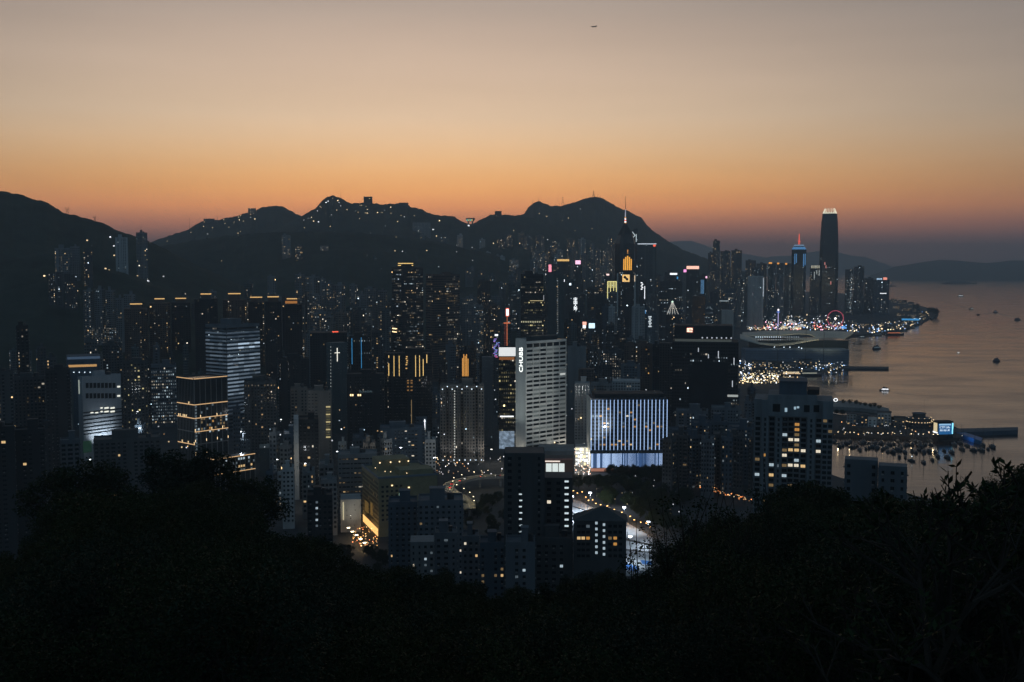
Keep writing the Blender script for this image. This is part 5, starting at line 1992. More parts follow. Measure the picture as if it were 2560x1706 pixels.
put('top_lamp', MB().ball((0, 0, 0), 2.2).mesh('top_lamp', emi('top_lamp', (.7, 1, .8), 1.2)), o.root, loc=(on_face(o, 'f', 1681, 756)[0], -o.d / 2, on_face(o, 'f', 1681, 755)[1]))
o = T('tower with a white bar sign and blue edge on its top', 1662, None, 1695, 682, 2900, wall='dark', lit=.05, mix='c', name='office_tower')
panel(o, 'f', 1675, 683, 1693, 687.5, WSIGN, 'lit_sign')
panel(o, 'f', 1692, 692, 1695, 698, BLUE, 'blue_light')
o = T('tower with a long salmon sign along its roof', 1716, None, 1748, 673, 2900, wall='dark', lit=.06, mix='c', name='office_tower', roof=False, short='the salmon sign tower')
panel(o, 'f', 1716.5, 665.5, 1747.5, 673, emi('salmon_sign', (1, .55, .42), 1.5), 'lit_sign', 1)
panel(o, 'f', 1709, 674, 1716, 681, emi('magenta_sign', (1, .35, .75), 1.4), 'lit_sign', 1)
o = T('tower with thin blue vertical strips right of the salmon sign', 1748, None, 1766, 688, 2950, wall='dark', lit=.06, mix='c', name='office_tower')
for xx in (1753, 1756, 1759):
    panel(o, 'f', xx - .5, 700, xx + .5, 735, emi('blue_thin', (.2, .5, .9), .5), 'light_strip')
panel(o, 'f', 1764, 691, 1768, 696, PINK, 'lit_sign')
o = T('block with a dim orange lit window grid', 1731, None, 1763, 741, 2500, wall='brown', lit=.75, mix='a', name='office_block', bright=.14, roof=False, short='the orange grid block')
T('pale slab tower with a bright vertical line', 1870, None, 1909, 691, 3300, wall='white', lit=.02, mix='c', name='office_tower', fins=3, roof=False, short='the pale slab tower')
o = BLD[-1]
panel(o, 'f', 1908, 695, 1909.3, 742, emi('line_white', (.8, .9, 1), .6), 'light_line')
T('low pale box block left of the pale slab tower', 1804, None, 1834, 776, 2700, wall='pale', lit=.01, mix='c', name='office_block', roof=False, dark=False)
o = T('block with a pale roof strip left of the pale slab tower', 1799, None, 1823, 753, 2900, wall='dark', lit=.06, mix='n', name='office_block')
panel(o, 'f', 1799, 751.5, 1822, 754, emi('strip_grey', (.7, .85, .9), .4), 'light_strip')
# slim western towers
for lab, a, c, yt, kw in (('slimmest tallest tower on the western skyline', 1782, 1800, 603, dict(short='the slim western tower')), ('block at the foot of the slim western tower', 1770, 1782, 633, {}), ('dark western tower right of the slim one', 1801, 1826, 629, {}),
                          ('broad western tower third on the skyline', 1828, 1855, 627, {}), ('western tower with a stepped top', 1864, 1890, 652, {}), ('western tower before the blue crowned tower', 1891, 1917, 660, {})):
    T(lab, a, None, c, yt, 4300, wall='dark', plan='cross', lit=.07, mix='w', name='apartment_tower', depth=28, **kw)
for i, (a, c) in enumerate(((1920, 1940), (1941, 1960), (1961, 1979))):
    o = T('office with an orange lit roof left of the blue crowned tower, %s of three' % ('left', 'middle', 'right')[i], a, None, c, 657 + i, 4000, wall='dark', lit=.05, mix='c', name='office_tower', roof=False, group='orange roofed offices')
    panel(o, 'f', a + 2, 656 + i, a + 7 + 3 * (i == 0), 660 + i, ORANGE, 'roof_lamp', 1)
# rooftop signs of the Wan Chai side
for lab, a, c, yt, x0, y0, x1, y1, m_ in (('tower with a long amber roof strip sign', 1393, 1424, 648, 1393, 648.5, 1423, 653.5, emi('amber_sign', (1, .6, .2), .9)), ('tower with a pink white square roof sign', 1436, 1455, 651, 1438.5, 651.5, 1451.5, 661, PINK),
                                          ('tower with a tall pink red sign', 1366, 1392, 660, 1371.5, 662, 1378.5, 680, emi('pinkred_sign', (1, .3, .4), 1.5)), ('tower with a small white and red sign left of the spired skyscraper', 1510, 1530, 684, 1516, 685, 1523, 689, emi('whitered', (1, .7, .65), 1.6))):
    o = T(lab, a, None, c, yt, 2600, wall='dark', lit=.05, mix='n', name='office_tower', roof=False)
    panel(o, 'f', x0, y0, x1, y1, m_, 'lit_sign', 1)
for i, (xx, yy, m_) in enumerate(((1409.5, 702, WSIGN), (1425.5, 711, TEALW), (1427.5, 731, CREAM))):
    o = T('office with a %s light above the vertical white sign tower' % ('triangular white', 'round white', 'tall cream')[i], xx - 9, None, xx + 9, yy - 12, 2350 + i * 40, wall='dark', lit=.06, mix='c', name='office_tower', roof=False)
    panel(o, 'f', xx - 2.4 + (i == 2), yy - (2.6 if i < 2 else 8), xx + 2.4 - (i == 2), yy + (2.6 if i < 2 else 7), m_, 'lit_sign')

# ---------------------------------------------------------------- the mass of towers in between
# what must stay in view: left, right, top, bottom in the photo and its distance
PROT = [(190, 310, 946, 1105, 1080), (441, 572, 935, 1150, 1000), (515, 645, 1140, 1195, 905), (867, 961, 938, 1065, 1150), (961, 1080, 885, 1062, 1180), (1098, 1212, 966, 1155, 1070), (512, 652, 816, 1000, 1230),
        (310, 757, 740, 850, 1600), (813, 870, 856, 1010, 1250), (868, 930, 843, 915, 1330), (1062, 1152, 687, 850, 1800), (977, 1060, 655, 830, 1900), (1233, 1292, 768, 1130, 1150), (1252, 1286, 768, 868, 1500),
        (1516, 1594, 560, 765, 2350), (1424, 1464, 733, 785, 2150), (1450, 1490, 798, 823, 2100), (1707, 1768, 664, 700, 2900), (1662, 1704, 750, 790, 2300), (1300, 1412, 686, 810, 1720), (903, 1100, 1170, 1345, 775),
        (843, 945, 1138, 1235, 850), (767, 830, 978, 1105, 1060), (608, 692, 955, 1065, 1090), (703, 737, 1172, 1295, 800), (849, 904, 1247, 1305, 790), (1392, 1456, 646, 662, 2600), (1364, 1392, 660, 682, 2600),
        (1594, 1642, 608, 690, 3250), (1978, 2018, 584, 720, 4050), (1868, 1911, 689, 760, 3300), (1148, 1178, 880, 945, 1420), (705, 730, 588, 632, 3300), (1730, 1764, 740, 776, 2500), (166, 250, 888, 935, 1280),
        (1418, 1640, 1060, 1190, 1040), (1680, 1848, 815, 1000, 1300), (377, 441, 915, 1090, 1300), (1866, 2115, 778, 828, 3450)]


def cluster(n, x0, x1, y0, y1, Y0, Y1, wmin, wmax, seed, walls, lit, mix, name, group, tilt=0.0, plans=('box', 'cross', 'notch')):
    R = random.Random(seed)
    for i in range(n):
        px = x0 + (x1 - x0) * (i + R.random()) / n
        f = R.random()
        yt = y0 + (y1 - y0) * f + tilt * (px - x0) / (x1 - x0)
        Y = Y1 + (Y0 - Y1) * f * R.uniform(.8, 1.0)
        w = R.uniform(wmin, wmax)
        th = R.choice((0, 0, 25, -25, 35))
        k = w * .35
        xc = None if not th else (px - w / 2 + k if th > 0 else px + w / 2 - k)
        if any(Y < q[4] + 20 and px + w / 2 > q[0] and px - w / 2 < q[1] and yt - 12 < q[3] for q in PROT):
            continue
        o = tower(None, px - w / 2, xc, px + w / 2, yt, Y, th, wall=R.choice(walls), plan=R.choice(plans) if w > 14 else 'box', lit=lit * R.uniform(.4, 1.6), mix=R.choice(mix), name=name, group=group, bay=R.uniform(2.6, 3.6),
                  strip=(name == 'office_tower'), depth=R.uniform(18, 28), fh=R.uniform(3, 3.9), col_p=.12 if name != 'office_tower' else .0, bright=1.0)


cluster(62, 940, 1570, 582, 690, 2900, 4300, 11, 25, 101, ('grey', 'grey', 'teal', 'pale', 'dark'), .12, 'wnw', 'apartment_tower', 'towers below the mountain')
cluster(26, 1140, 1560, 690, 800, 1900, 2700, 16, 34, 102, ('dark', 'teal', 'black', 'grey', 'brown'), .08, 'ncw', 'office_tower', 'towers of the middle city')
cluster(24, 1560, 1990, 660, 770, 2600, 3900, 14, 30, 103, ('dark', 'teal', 'blue', 'grey'), .08, 'ncn', 'office_tower', 'harbour side towers')
cluster(14, 760, 985, 760, 850, 1450, 1900, 18, 36, 104, ('grey', 'dark', 'teal', 'warm'), .12, 'wn', 'apartment_tower', 'towers left of the middle')
cluster(12, 1010, 1330, 780, 900, 1350, 1750, 18, 36, 105, ('dark', 'black', 'teal', 'brown'), .1, 'ncw', 'office_tower', 'towers of the shopping district')
cluster(12, 0, 440, 850, 960, 1150, 1450, 22, 44, 106, ('dark', 'black', 'teal'), .09, 'wn', 'apartment_tower', 'towers on the left plain')
cluster(9, 640, 960, 880, 1010, 1180, 1400, 24, 46, 107, ('dark', 'grey', 'teal', 'steel'), .08, 'wn', 'apartment_tower', 'towers behind the hotel sign')
cluster(8, 0, 430, 1010, 1090, 880, 1050, 26, 50, 108, ('dark', 'black', 'blue', 'steel'), .07, 'wn', 'apartment_tower', 'near blocks on the left', plans=('box', 'notch'))
cluster(9, 600, 1000, 1060, 1150, 900, 1030, 24, 44, 109, ('dark', 'grey', 'blue', 'steel'), .08, 'wn', 'apartment_tower', 'near blocks before the hotel', plans=('box', 'notch'))
cluster(9, 640, 1010, 1150, 1230, 740, 880, 24, 42, 110, ('dark', 'pale', 'blue', 'grey'), .07, 'wn', 'apartment_block', 'low blocks by the tree line', plans=('box', 'notch'))
cluster(9, 1320, 1680, 800, 900, 1500, 2000, 20, 40, 111, ('dark', 'black', 'teal', 'brown'), .08, 'ncw', 'office_tower', 'towers behind the hotel')
cluster(8, 1660, 1890, 1085, 1110, 880, 940, 26, 40, 112, ('blue', 'steel', 'dark'), .06, 'nw', 'apartment_block', 'low blocks beside the park', plans=('box', 'notch'))
cluster(14, 460, 1000, 575, 660, 3000, 4200, 8, 18, 113, ('grey', 'dark', 'teal'), .1, 'wn', 'hillside_block', 'houses on the dark slope', plans=('box',))

cluster(9, 1838, 1895, 965, 1060, 1060, 1400, 16, 30, 114, ('blue', 'steel', 'dark', 'grey'), .06, 'nw', 'apartment_block', 'low blocks behind the marina tower', plans=('box',))

cluster(16, 640, 1010, 1010, 1120, 900, 1130, 16, 32, 115, ('grey', 'steel', 'pale', 'blue', 'warm'), .09, 'wn', 'apartment_block', 'mid rise blocks in the middle', plans=('box', 'notch'))
cluster(12, 20, 620, 960, 1080, 920, 1250, 16, 34, 116, ('grey', 'steel', 'dark', 'blue'), .09, 'wn', 'apartment_block', 'mid rise blocks on the left', plans=('box', 'notch'))
cluster(10, 1060, 1260, 1000, 1100, 1080, 1300, 14, 28, 117, ('grey', 'steel', 'dark', 'brown'), .1, 'nc', 'apartment_block', 'mid rise blocks by the billboard', plans=('box', 'notch'))
cluster(12, 1850, 2010, 960, 1010, 1500, 1900, 12, 26, 118, ('grey', 'steel', 'blue'), .1, 'nw', 'apartment_block', 'low waterfront blocks', plans=('box',))

cluster(26, 10, 640, 855, 985, 1260, 1580, 13, 27, 119, ('grey', 'steel', 'dark', 'teal', 'warm'), .08, 'wn', 'apartment_tower', 'slim towers on the left plain')
cluster(26, 690, 1240, 850, 1000, 1260, 1700, 13, 27, 120, ('grey', 'steel', 'dark', 'teal', 'brown'), .08, 'wnc', 'apartment_tower', 'slim towers of the middle plain')
cluster(16, 1320, 1660, 780, 930, 1480, 2000, 13, 26, 121, ('grey', 'steel', 'dark', 'teal', 'brown'), .08, 'wnc', 'apartment_tower', 'slim towers behind the hotel')
cluster(22, 420, 1000, 690, 800, 1850, 2300, 11, 22, 122, ('grey', 'teal', 'dark', 'steel'), .1, 'wn', 'apartment_tower', 'slim towers under the dark spur')
# ---------------------------------------------------------------- harbour front
def dots(name, label, items, parent=None, size=.7, post=True):
    """a mass of small lamps; items: (point, colour, strength)"""
    b, p_ = MB(), MB()
    for p, c, s in items:
        k = size * RND.uniform(.7, 1.4)
        b.box(p[0] - k, p[0] + k, p[1] - k, p[1] + k, p[2] - k, p[2] + k, tuple(v * s for v in c))
        if post:
            p_.box(p[0] - .1, p[0] + .1, p[1] - .1, p[1] + .1, 3.5, p[2] - k)
    o = b.obj(name, LITM, parent, stuff=True)
    if parent is None:
        tag(o, label, kind='stuff')
    if post and p_.v:
        q = p_.obj('lamp_posts', METAL, o, stuff=True)
    return o


def scatter_px(n, x0, x1, y0, y1, z0, z1, cols, smin, smax, R, line=None):
    out_ = []
    for _ in range(n):
        px = R.uniform(x0, x1)
        py = R.uniform(y0, y1) if line is None else lerp_tab(line, px) + R.uniform(y0, y1)
        z = R.uniform(z0, z1)
        p = gp(px, py, z)
        out_.append((p, R.choice(cols), math.exp(R.uniform(math.log(smin), math.log(smax)))))
    return out_


R = random.Random(55)
CW, CWm, CBl, CRd, CPk = (.9, .95, 1), (1, .75, .42), (.25, .5, 1), (1, .2, .12), (1, .5, .7)
dots('fairground_lights', 'dense mass of white and coloured fairground lights behind the wing roofed hall', scatter_px(320, 1868, 2112, 805, 825, 6, 12, [CW, CW, CW, CW, CWm, CWm, CBl, CRd, CPk], .5, 6, R), size=.9)
dots('promenade_lights', 'string of white promenade lamps around the fairground', scatter_px(80, 1840, 2110, 786, 806, 8, 14, [CW, CW, CWm], .8, 7, R), size=.8)
dots('pier_lights', 'scattered pier lamps on the low headland beyond the wheel', scatter_px(170, 2112, 2330, -26, -3, 6, 10, [CW, CWm, CWm, CBl], .5, 5, R, line=[(2112, 832), (2190, 836), (2260, 826), (2300, 810), (2340, 786)]), size=.8)
dots('market_lights', 'golden mass of market lights on the near waterfront', scatter_px(170, 1848, 1975, 934, 958, 5, 11, [CWm, CWm, (1, .85, .5), CW], .5, 4.5, R), size=.6)
dots('terminal_lights', 'white and blue lights beside the black glass tower', scatter_px(50, 1848, 1880, 900, 950, 5, 10, [CW, CW, CBl, CWm], .5, 4, R), size=.7)
dots('quay_lights', 'lamps along the quay in front of the wing roofed hall', scatter_px(70, 1860, 2110, 893, 912, 5, 9, [CW, CWm, CW], .4, 3, R), size=.5)
dots('street_lights', 'small lamps among the low blocks beside the park', scatter_px(70, 1640, 1890, 1150, 1185, 6, 10, [CWm, CWm, CW], .4, 3, R), size=.35)
dots('park_lights', 'sparse lamps between the park trees', scatter_px(46, 1436, 1700, 1165, 1290, 6, 9, [CWm, CW, CW], .4, 2.5, R), size=.22)
dots('road_lights', 'orange road lamps glimpsed through the trees right of the park', scatter_px(60, 1735, 1880, -6, 5, 8, 11, [(1, .3, .08), (1, .42, .14), CWm], .5, 3, R, line=[(1735, 1212), (1790, 1226), (1880, 1255)]), size=.3)
dots('slope_lights', 'pin prick lamps of roads and houses on the mountain slopes', [(Vector((x_, y_, city_z(x_, y_) + 5)), R.choice([CW, CWm, CWm]), math.exp(R.uniform(-.8, 1.3)))
                                                                                      for x_, y_ in [((px_ - CX) / F * Y_, Y_) for px_, Y_ in [(R.uniform(430, 1560), R.uniform(3300, 4700)) for _ in range(80)] +
                                                                                                     [(R.uniform(110, 420), R.uniform(1900, 2600)) for _ in range(22)]]], size=1.0, post=False)
dots('ridge_lights', 'string of house lamps just below the mountain crests', [(Vector((x_, y_, city_z(x_, y_) + 5)), R.choice([CW, CWm, CWm]), math.exp(R.uniform(-.6, 1.4)))
                                                                              for x_, y_ in [((px_ - CX) / F * Y_, Y_) for px_, Y_ in [(R.gauss(900, 90), R.uniform(4500, 4850)) for _ in range(40)] + [(R.gauss(1380, 60), R.uniform(5200, 5750)) for _ in range(22)] +
                                                                                             [(R.gauss(580, 60), R.uniform(4900, 5350)) for _ in range(26)]]], size=1.3, post=False)
dots('city_lights', 'loose street level lights glimpsed between the towers', scatter_px(330, 40, 1640, 860, 1120, 8, 45, [CWm, CW, CW, (1, .6, .25), (.6, .85, 1)], .3, 3.0, R), size=.4, post=False)

# wing roofed hall on the water
hall = empty('exhibition_hall', gp(1985, 905, 4))
HM = Matrix.Translation(hall.location).inverted()
tag(hall, 'long exhibition hall with sweeping wing shaped roofs by the water', 'building')
ROOFW = mat('wing_roof', (.5, .48, .42), rough=.45, var=.15, scale=.03)


def sheet(name, up, lo, Ya, Yb, m, th=2.0, n=48, Ylo=None):
    """curved roof shell between two edge lines given in the photo, at depths Ya (rear) and Yb (front)"""
    x0, x1 = max(up[0][0], lo[0][0]), min(up[-1][0], lo[-1][0])
    rows_t, rows_b = [], []
    for k in range(9):
        t = k / 8
        rt, rb = [], []
        for i in range(n + 1):
            px = x0 + (x1 - x0) * i / n
            a = at(px, lerp_tab(up, px), Ya)
            c = at(px, lerp_tab(lo, px), Yb)
            p = a.lerp(c, t)
            p.z += sin(t * pi) * 3.5
            p = HM @ p
            rt.append(p)
            rb.append(p - Vector((0, 0, th)))
        rows_t.append(rt)
        rows_b.append(rb)
    b = MB()
    b.grid(rows_t[::-1])
    b.grid(rows_b)
    b.grid([rows_t[-1], rows_b[-1]])
    b.grid([rows_b[0], rows_t[0]])
    return b.obj(name, m, hall, smooth=True)


DH = 2230
sheet('upper_roof', [(1856, 834), (1914, 828), (1998, 826.5), (2080, 828), (2134, 830)], [(1856, 838), (1889, 839), (1949, 838), (1991, 834), (2026, 836), (2047, 847), (2082, 853), (2100, 853), (2118, 842), (2134, 832)], DH + 90, DH, ROOFW)
sheet('lower_roof', [(1850, 836), (1889, 846), (1998, 845), (2047, 847.5)], [(1850, 846), (1897, 859), (1942, 863.5), (1984, 859.5), (2026, 851.5), (2047, 848.5)], DH + 20, DH - 70, ROOFW)
P_ = lambda px, py, Y: HM @ at(px, py, Y)
a0, a1 = P_(1872, 850, DH + 30), P_(2088, 850, DH + 30)
b = MB()
b.box(a0.x, a1.x, 0, 90, -4.0, P_(1990, 846, DH).z)
b.obj('glass_hall', DKG, hall)
bw = P_(1848, 872, DH - 40)
b = MB()
b.box(P_(1848, 872, DH - 40).x, P_(2098, 872, DH - 40).x, -45, -.02, -4.0, P_(1980, 868, DH - 40).z)
b.obj('podium', mat('podium_blue', (.17, .22, .29), rough=.4, var=.2, scale=.05), hall)
ttop = P_(1980, 868, DH - 40).z
for i in range(6):
    MB().box(P_(1848, 872, DH - 40).x - .4, P_(2098, 872, DH - 40).x + .4, -45.6, -45.03, 2 + i * (ttop - 2) / 6, 2.8 + i * (ttop - 2) / 6).obj('floor_band', WALLS['steel'], hall)
dk_ = MB().ball((0, 0, 0), .9).mesh('lamp', TEALW)
for i in range(20):
    p = P_(1890 + i * 5.6, 843, DH - 8)
    put('lamp', dk_, hall, loc=p, scale=1.0 if i < 12 else .6)
for xx, yy in ((1936, 868), (1960, 868.5), (1975, 868.5), (1997, 868.5), (2004, 871), (1900, 877), (1924, 892)):
    put('lamp', dk_, hall, loc=P_(xx, yy, DH - 86), scale=1.1)
for px in (2070, 2085, 2098, 2108):
    p0, p1 = P_(px, 880, DH - 46), P_(px, 853, DH + 4)
    MB().tube((p0.x, p0.y, -4), p1, 1.2, n=6).obj('column', CONC, hall)
for i, (px_, Yo, zz, tx, ty, en) in enumerate(((2060, -190, 62, 2060, 838, 420000), (2015, -190, 62, 2000, 836, 160000), (1945, -150, 50, 1940, 856, 90000))):  # masts added to brighten the roofs in place of light from the surroundings
    c_ = at(px_, 850, DH + Yo)
    r = empty('floodlight_mast', (c_.x, c_.y, 3.5))
    MB().tube((0, 0, 0), (0, 0, zz + 25), .6, .35, n=6).obj('mast', METAL, r)
    MB().box(-2, 2, -.6, .6, zz + 24, zz + 26).obj('lamp_head', METAL, r)
    lamp('SPOT', Vector((c_.x, c_.y, zz + 27)), en, (1, .88, .52), r, at(tx, ty, DH + 30), 1.5, 60)
    tag(r, ('added floodlight mast brightening the right end of the wing roofed hall', 'added floodlight mast brightening the middle of the hall', 'added floodlight mast brightening the left half of the hall')[i], 'floodlight')

# big wheel
w0 = gp(2088, 821, 4)
s_ = w0.y / F
whl = empty('ferris_wheel', w0)
tag(whl, 'big observation wheel with a red lit rim and bright white hub', 'ferris wheel')
rad, hz_ = 20 * s_, (821 - 797) * s_
RIM = emi('wheel_rim', (.75, .1, .18), .75)
b = MB()
N = 40
for k in range(N):
    t0, t1 = 2 * pi * k / N, 2 * pi * (k + 1) / N
    b.tube((rad * cos(t0), 0, hz_ + rad * sin(t0)), (rad * cos(t1), 0, hz_ + rad * sin(t1)), 1.0, n=5, cap=False)
b.obj('rim', RIM, whl, stuff=False)
b = MB()
for k in range(20):
    t0 = 2 * pi * k / 20
    MB().tube((2.5 * cos(t0), 0, hz_ + 2.5 * sin(t0)), (rad * cos(t0), 0, hz_ + rad * sin(t0)), .16, n=4).obj('spoke', METAL, whl)
    MB().ball((rad * 1.06 * cos(t0), 0, hz_ + rad * 1.06 * sin(t0)), 1.5).obj('cabin', WALLS['grey'], whl)
MB().ball((0, 0, hz_), 3.4, n=10, k=6).obj('hub_lamp', emi('hub_white', (1, .98, .9), 3), whl)
for sx in (-1, 1):
    for sy in (-1, 1):
        MB().tube((sx * 14, sy * 6, 0), (0, sy * 2.5, hz_), .7, .5, n=6).obj('leg', WALLS['pale'], whl)
# light pole
p0 = gp(1945, 825, 4)
lp = empty('light_tower', p0)
tag(lp, 'tall violet lit ride tower with a white top lamp', 'ride tower')
hh = (825 - 775) * p0.y / F
MB().tube((0, 0, 0), (0, 0, hh), 1.1, .8, n=6).obj('mast', emi('violet_mast', (.6, .55, 1), 1.1), lp)
MB().tube((0, 0, hh * .87), (0, 0, hh * .91), 4.5, n=12).obj('gondola', emi('blue_ring', (.15, .35, 1), 1.0), lp)
MB().ball((0, 0, hh), 2.6, n=8, k=5).obj('top_lamp', emi('top_white', (1, .95, .95), 2.2), lp)
MB().box(-2.5, 2.5, -2.5, 2.5, -.5, 1.2).obj('base', CONC, lp)
# marquees
for i, (px, py, sz, m_) in enumerate(((1975, 806, 9, 'w'), (1985, 812, 10, 'w'), (1930, 800, 8, 'd'), (2005, 818, 12, 'w'), (1991, 824, 11, 'y'), (1960, 822, 10, 'y'), (2072, 820, 9, 'd'), (2108, 822, 9, 'b'))):
    p = gp(px, py, 4)
    r = empty('marquee', p)
    tag(r, ('tall white marquee below the fairground lamps', 'second white marquee right of the tall one', 'dim marquee left of the violet ride tower', 'wide white marquee before the wheel', 'yellow white marquee at the fairground front',
            'yellow marquee beside the violet ride tower', 'dark marquee at the foot of the wheel', 'blue lit marquee right of the wheel')[i], 'marquee')
    mm_ = {'w': emi('tent_white', (.9, .9, .85), .5), 'y': emi('tent_yellow', (1, .85, .55), .7), 'd': WALLS['pale'], 'b': emi('tent_blue', (.15, .45, 1), 1.0)}[m_]
    MB().prism([(-sz, -sz * .6), (sz, -sz * .6), (sz, sz * .6), (-sz, sz * .6)], 4, 9, top=[(-1, -.6), (1, -.6), (1, .6), (-1, .6)]).obj('roof', mm_, r)
    MB().box(-sz * .95, sz * .95, -sz * .55, sz * .55, -.3, 4).obj('side', mm_, r)


# ---------------------------------------------------------------- quays and piers (structure)
def slab_px(name, label, pts, z0, z1, m, kind='structure'):
    w_ = [gp(px, py, z1) for px, py in pts]
    b = MB()
    poly_ = [(p.x, p.y) for p in w_]
    ar = sum(poly_[i][0] * poly_[(i + 1) % len(poly_)][1] - poly_[(i + 1) % len(poly_)][0] * poly_[i][1] for i in range(len(poly_)))
    if ar < 0:
        poly_.reverse()
    b.prism(poly_, z0, z1)
    o = b.obj(name, m)
    tag(o, label, kind=kind)
    return o


slab_px('pier', 'long low breakwater with trees in the middle of the water', [(2060, 1009), (2100, 1002), (2160, 1008), (2222, 1021), (2224, 1030), (2150, 1020), (2060, 1016)], -3, 4.5, CONC)
slab_px('breakwater', 'dark straight breakwater left of the open harbour', [(2060, 915), (2222, 917), (2222, 921.5), (2060, 921)], -3, 3.2, WALLS['dark'])
slab_px('breakwater', 'dark breakwater wall behind the blue lit jetty', [(2384, 1072), (2545, 1068), (2545, 1076), (2384, 1081)], -3, 5.0, WALLS['blue'])
slab_px('jetty', 'jetty with painted-in blue light running from the advertising block', [(2386, 1080), (2398, 1076), (2456, 1095), (2452, 1103)], -3, 4.6, mat('jetty_blue_light', (.03, .16, .36), rough=.5, var=.15))  # blue light on the jetty is put into its base colour
slab_px('headland', 'low wooded tip of the headland beyond the wheel', [(2318, 776), (2340, 772), (2346, 786), (2330, 797), (2318, 790)], -3, 5.5, ASPH)
slab_px('pier', 'low terminal apron in front of the wing roofed hall', [(2000, 920), (2060, 913), (2118, 897), (2122, 906), (2062, 922), (2004, 929)], -3, 3.6, CONC)


def shed(lab, xl, xr, yt, yb, m=None, depth=14, cat='building', name='clubhouse', lit=.1, mix='w', roofm=None, zbase=4):
    g = gp((xl + xr) / 2, yb, zbase)
    o = new_b(name, xl, None, xr, yt, g.y, 0, depth, base=zbase - .4)
    MB().box(-o.w / 2, o.w / 2, -o.d / 2, o.d / 2, 0, o.h).obj('wall', m or WALLS['grey'], o.root)
    MB().box(-o.w / 2 - .5, o.w / 2 + .5, -o.d / 2 - .5, o.d / 2 + .5, o.h, o.h + .5).obj('roof', roofm or ROOF, o.root)
    n = max(2, int(o.w / 3.4))
    nf = max(1, int(o.h / 3.3))
    for j in range(nf):
        for i in range(n):
            k = RND.choice(('warm', 'white', 'dimwarm')) if RND.random() < lit else 'dark'
            put('window', window_mesh(k, 1.6, 1.3), o.root, loc=(-o.w / 2 + (i + .5) * o.w / n, -o.d / 2 - .04, 1.8 + j * 3.2))
    tag(o.root, lab, cat)
    return o


shed('pale end wall of a clubhouse nearest the apartment tower', 2117, 2141, 1035, 1062, WALLS['pale'])
shed('dark clubhouse with a terrace roof beside the pale end wall', 2142, 2170, 1038, 1066, WALLS['blue'])
shed('white gabled boathouse behind the marina', 2170, 2192, 1042, 1068, WALLS['white'])
shed('pale boxy clubhouse in the middle of the marina quay', 2194, 2228, 1032, 1062, WALLS['pale'])
shed('warm lit arcade house left of the round decked building', 2235, 2263, 1045, 1064, WALLS['warm'], lit=.5)
o = shed('long low boat store along the quay edge', 2100, 2215, 1070, 1082, WALLS['dark'], depth=10, lit=.05)
# tiered round decked building
g = gp(2297, 1066, 4)
r = empty('clubhouse', (g.x, g.y, 3.6))
tag(r, 'dark tiered round decked clubhouse with a tall mast', 'building')
s_ = g.y / F
for i, (k, z0, z1) in enumerate(((1.0, 0, 5), (1.06, 5, 5.8), (.92, 5.8, 10), (.98, 10, 10.8), (.5, 10.8, 16), (.56, 16, 16.6))):
    pp_ = [(31 * s_ * k * cos(2 * pi * q / 20), 14 * k * sin(2 * pi * q / 20)) for q in range(20)]
    MB().prism(pp_, z0, z1).obj('deck' if i % 2 else 'storey', WALLS['blue'] if i % 2 else WALLS['dark'], r)
MB().tube((6, 0, 16.5), (6, 0, 34), .18, .08, n=5).obj('mast', METAL, r)
lm_ = MB().ball((0, 0, 0), .45).mesh('deck_lamp', WARML)
for q in range(14):
    t_ = pi + pi * q / 13
    put('deck_lamp', lm_, r, loc=(31 * s_ * 1.02 * cos(t_), 14 * 1.04 * sin(t_), 6.6))
    if q % 2:
        put('deck_lamp', lm_, r, loc=(31 * s_ * .95 * cos(t_), 14 * .96 * sin(t_), 11.5), scale=.7)
# advertising block with blue screen
g = gp(2364, 1096, 4)
o = new_b('advertising_block', 2333, 2345, 2383, 1056, g.y, 28, base=3.6)
tag(o.root, 'block with a blue lit CTF Life advertising screen at the quay end', 'building')
MB().box(-o.w / 2, o.w / 2, -o.d / 2, o.d / 2, 0, o.h).obj('wall', WALLS['black'], o.root)
MB().box(-o.w / 2 - .3, o.w / 2 + .3, -o.d / 2 - .3, o.d / 2 + .3, o.h, o.h + .8).obj('roof', WALLS['black'], o.root)
panel(o, 'f', 2347, 1060, 2379, 1086, emi('screen_blue', (.03, .19, .5), .55), 'screen')
face_text(o, 'f', 2362, 1069, 5.2, 'CTF Life', emi('screen_text', (.75, .9, 1), 1.1), wpx=27, label='pale lettering CTF Life')
face_text(o, 'f', 2362, 1076.5, 3.6, '周大福人壽', emi('screen_text', (.75, .9, 1), 1.1), wpx=26, label='pale Chinese lettering on the blue screen')
panel(o, 'f', 2347.5, 1060.2, 2377, 1063.5, emi('screen_top', (.4, .7, 1), .8), 'lit_header', .5)
panel(o, 'f', 2380.2, 1058, 2382, 1085, emi('cyan_tube', (.25, .75, 1), 1.6), 'light_tube', .7)
panel(o, 'l', 2335, 1056, 2343, 1080, emi('amber_poster', (.9, .75, .45), .75), 'poster')
panel(o, 'l', 2334, 1078, 2344, 1084, WSIGN, 'lit_entrance', .9)
g2 = o.M @ Vector((o.w / 2 + 8, -o.d / 2 - 6, 0))
floodlight('blue floodlight on the jetty beside the advertising block', (g2.x, g2.y, 5), gp(2430, 1093, 4.6), 3500, (.15, .45, 1), 120)

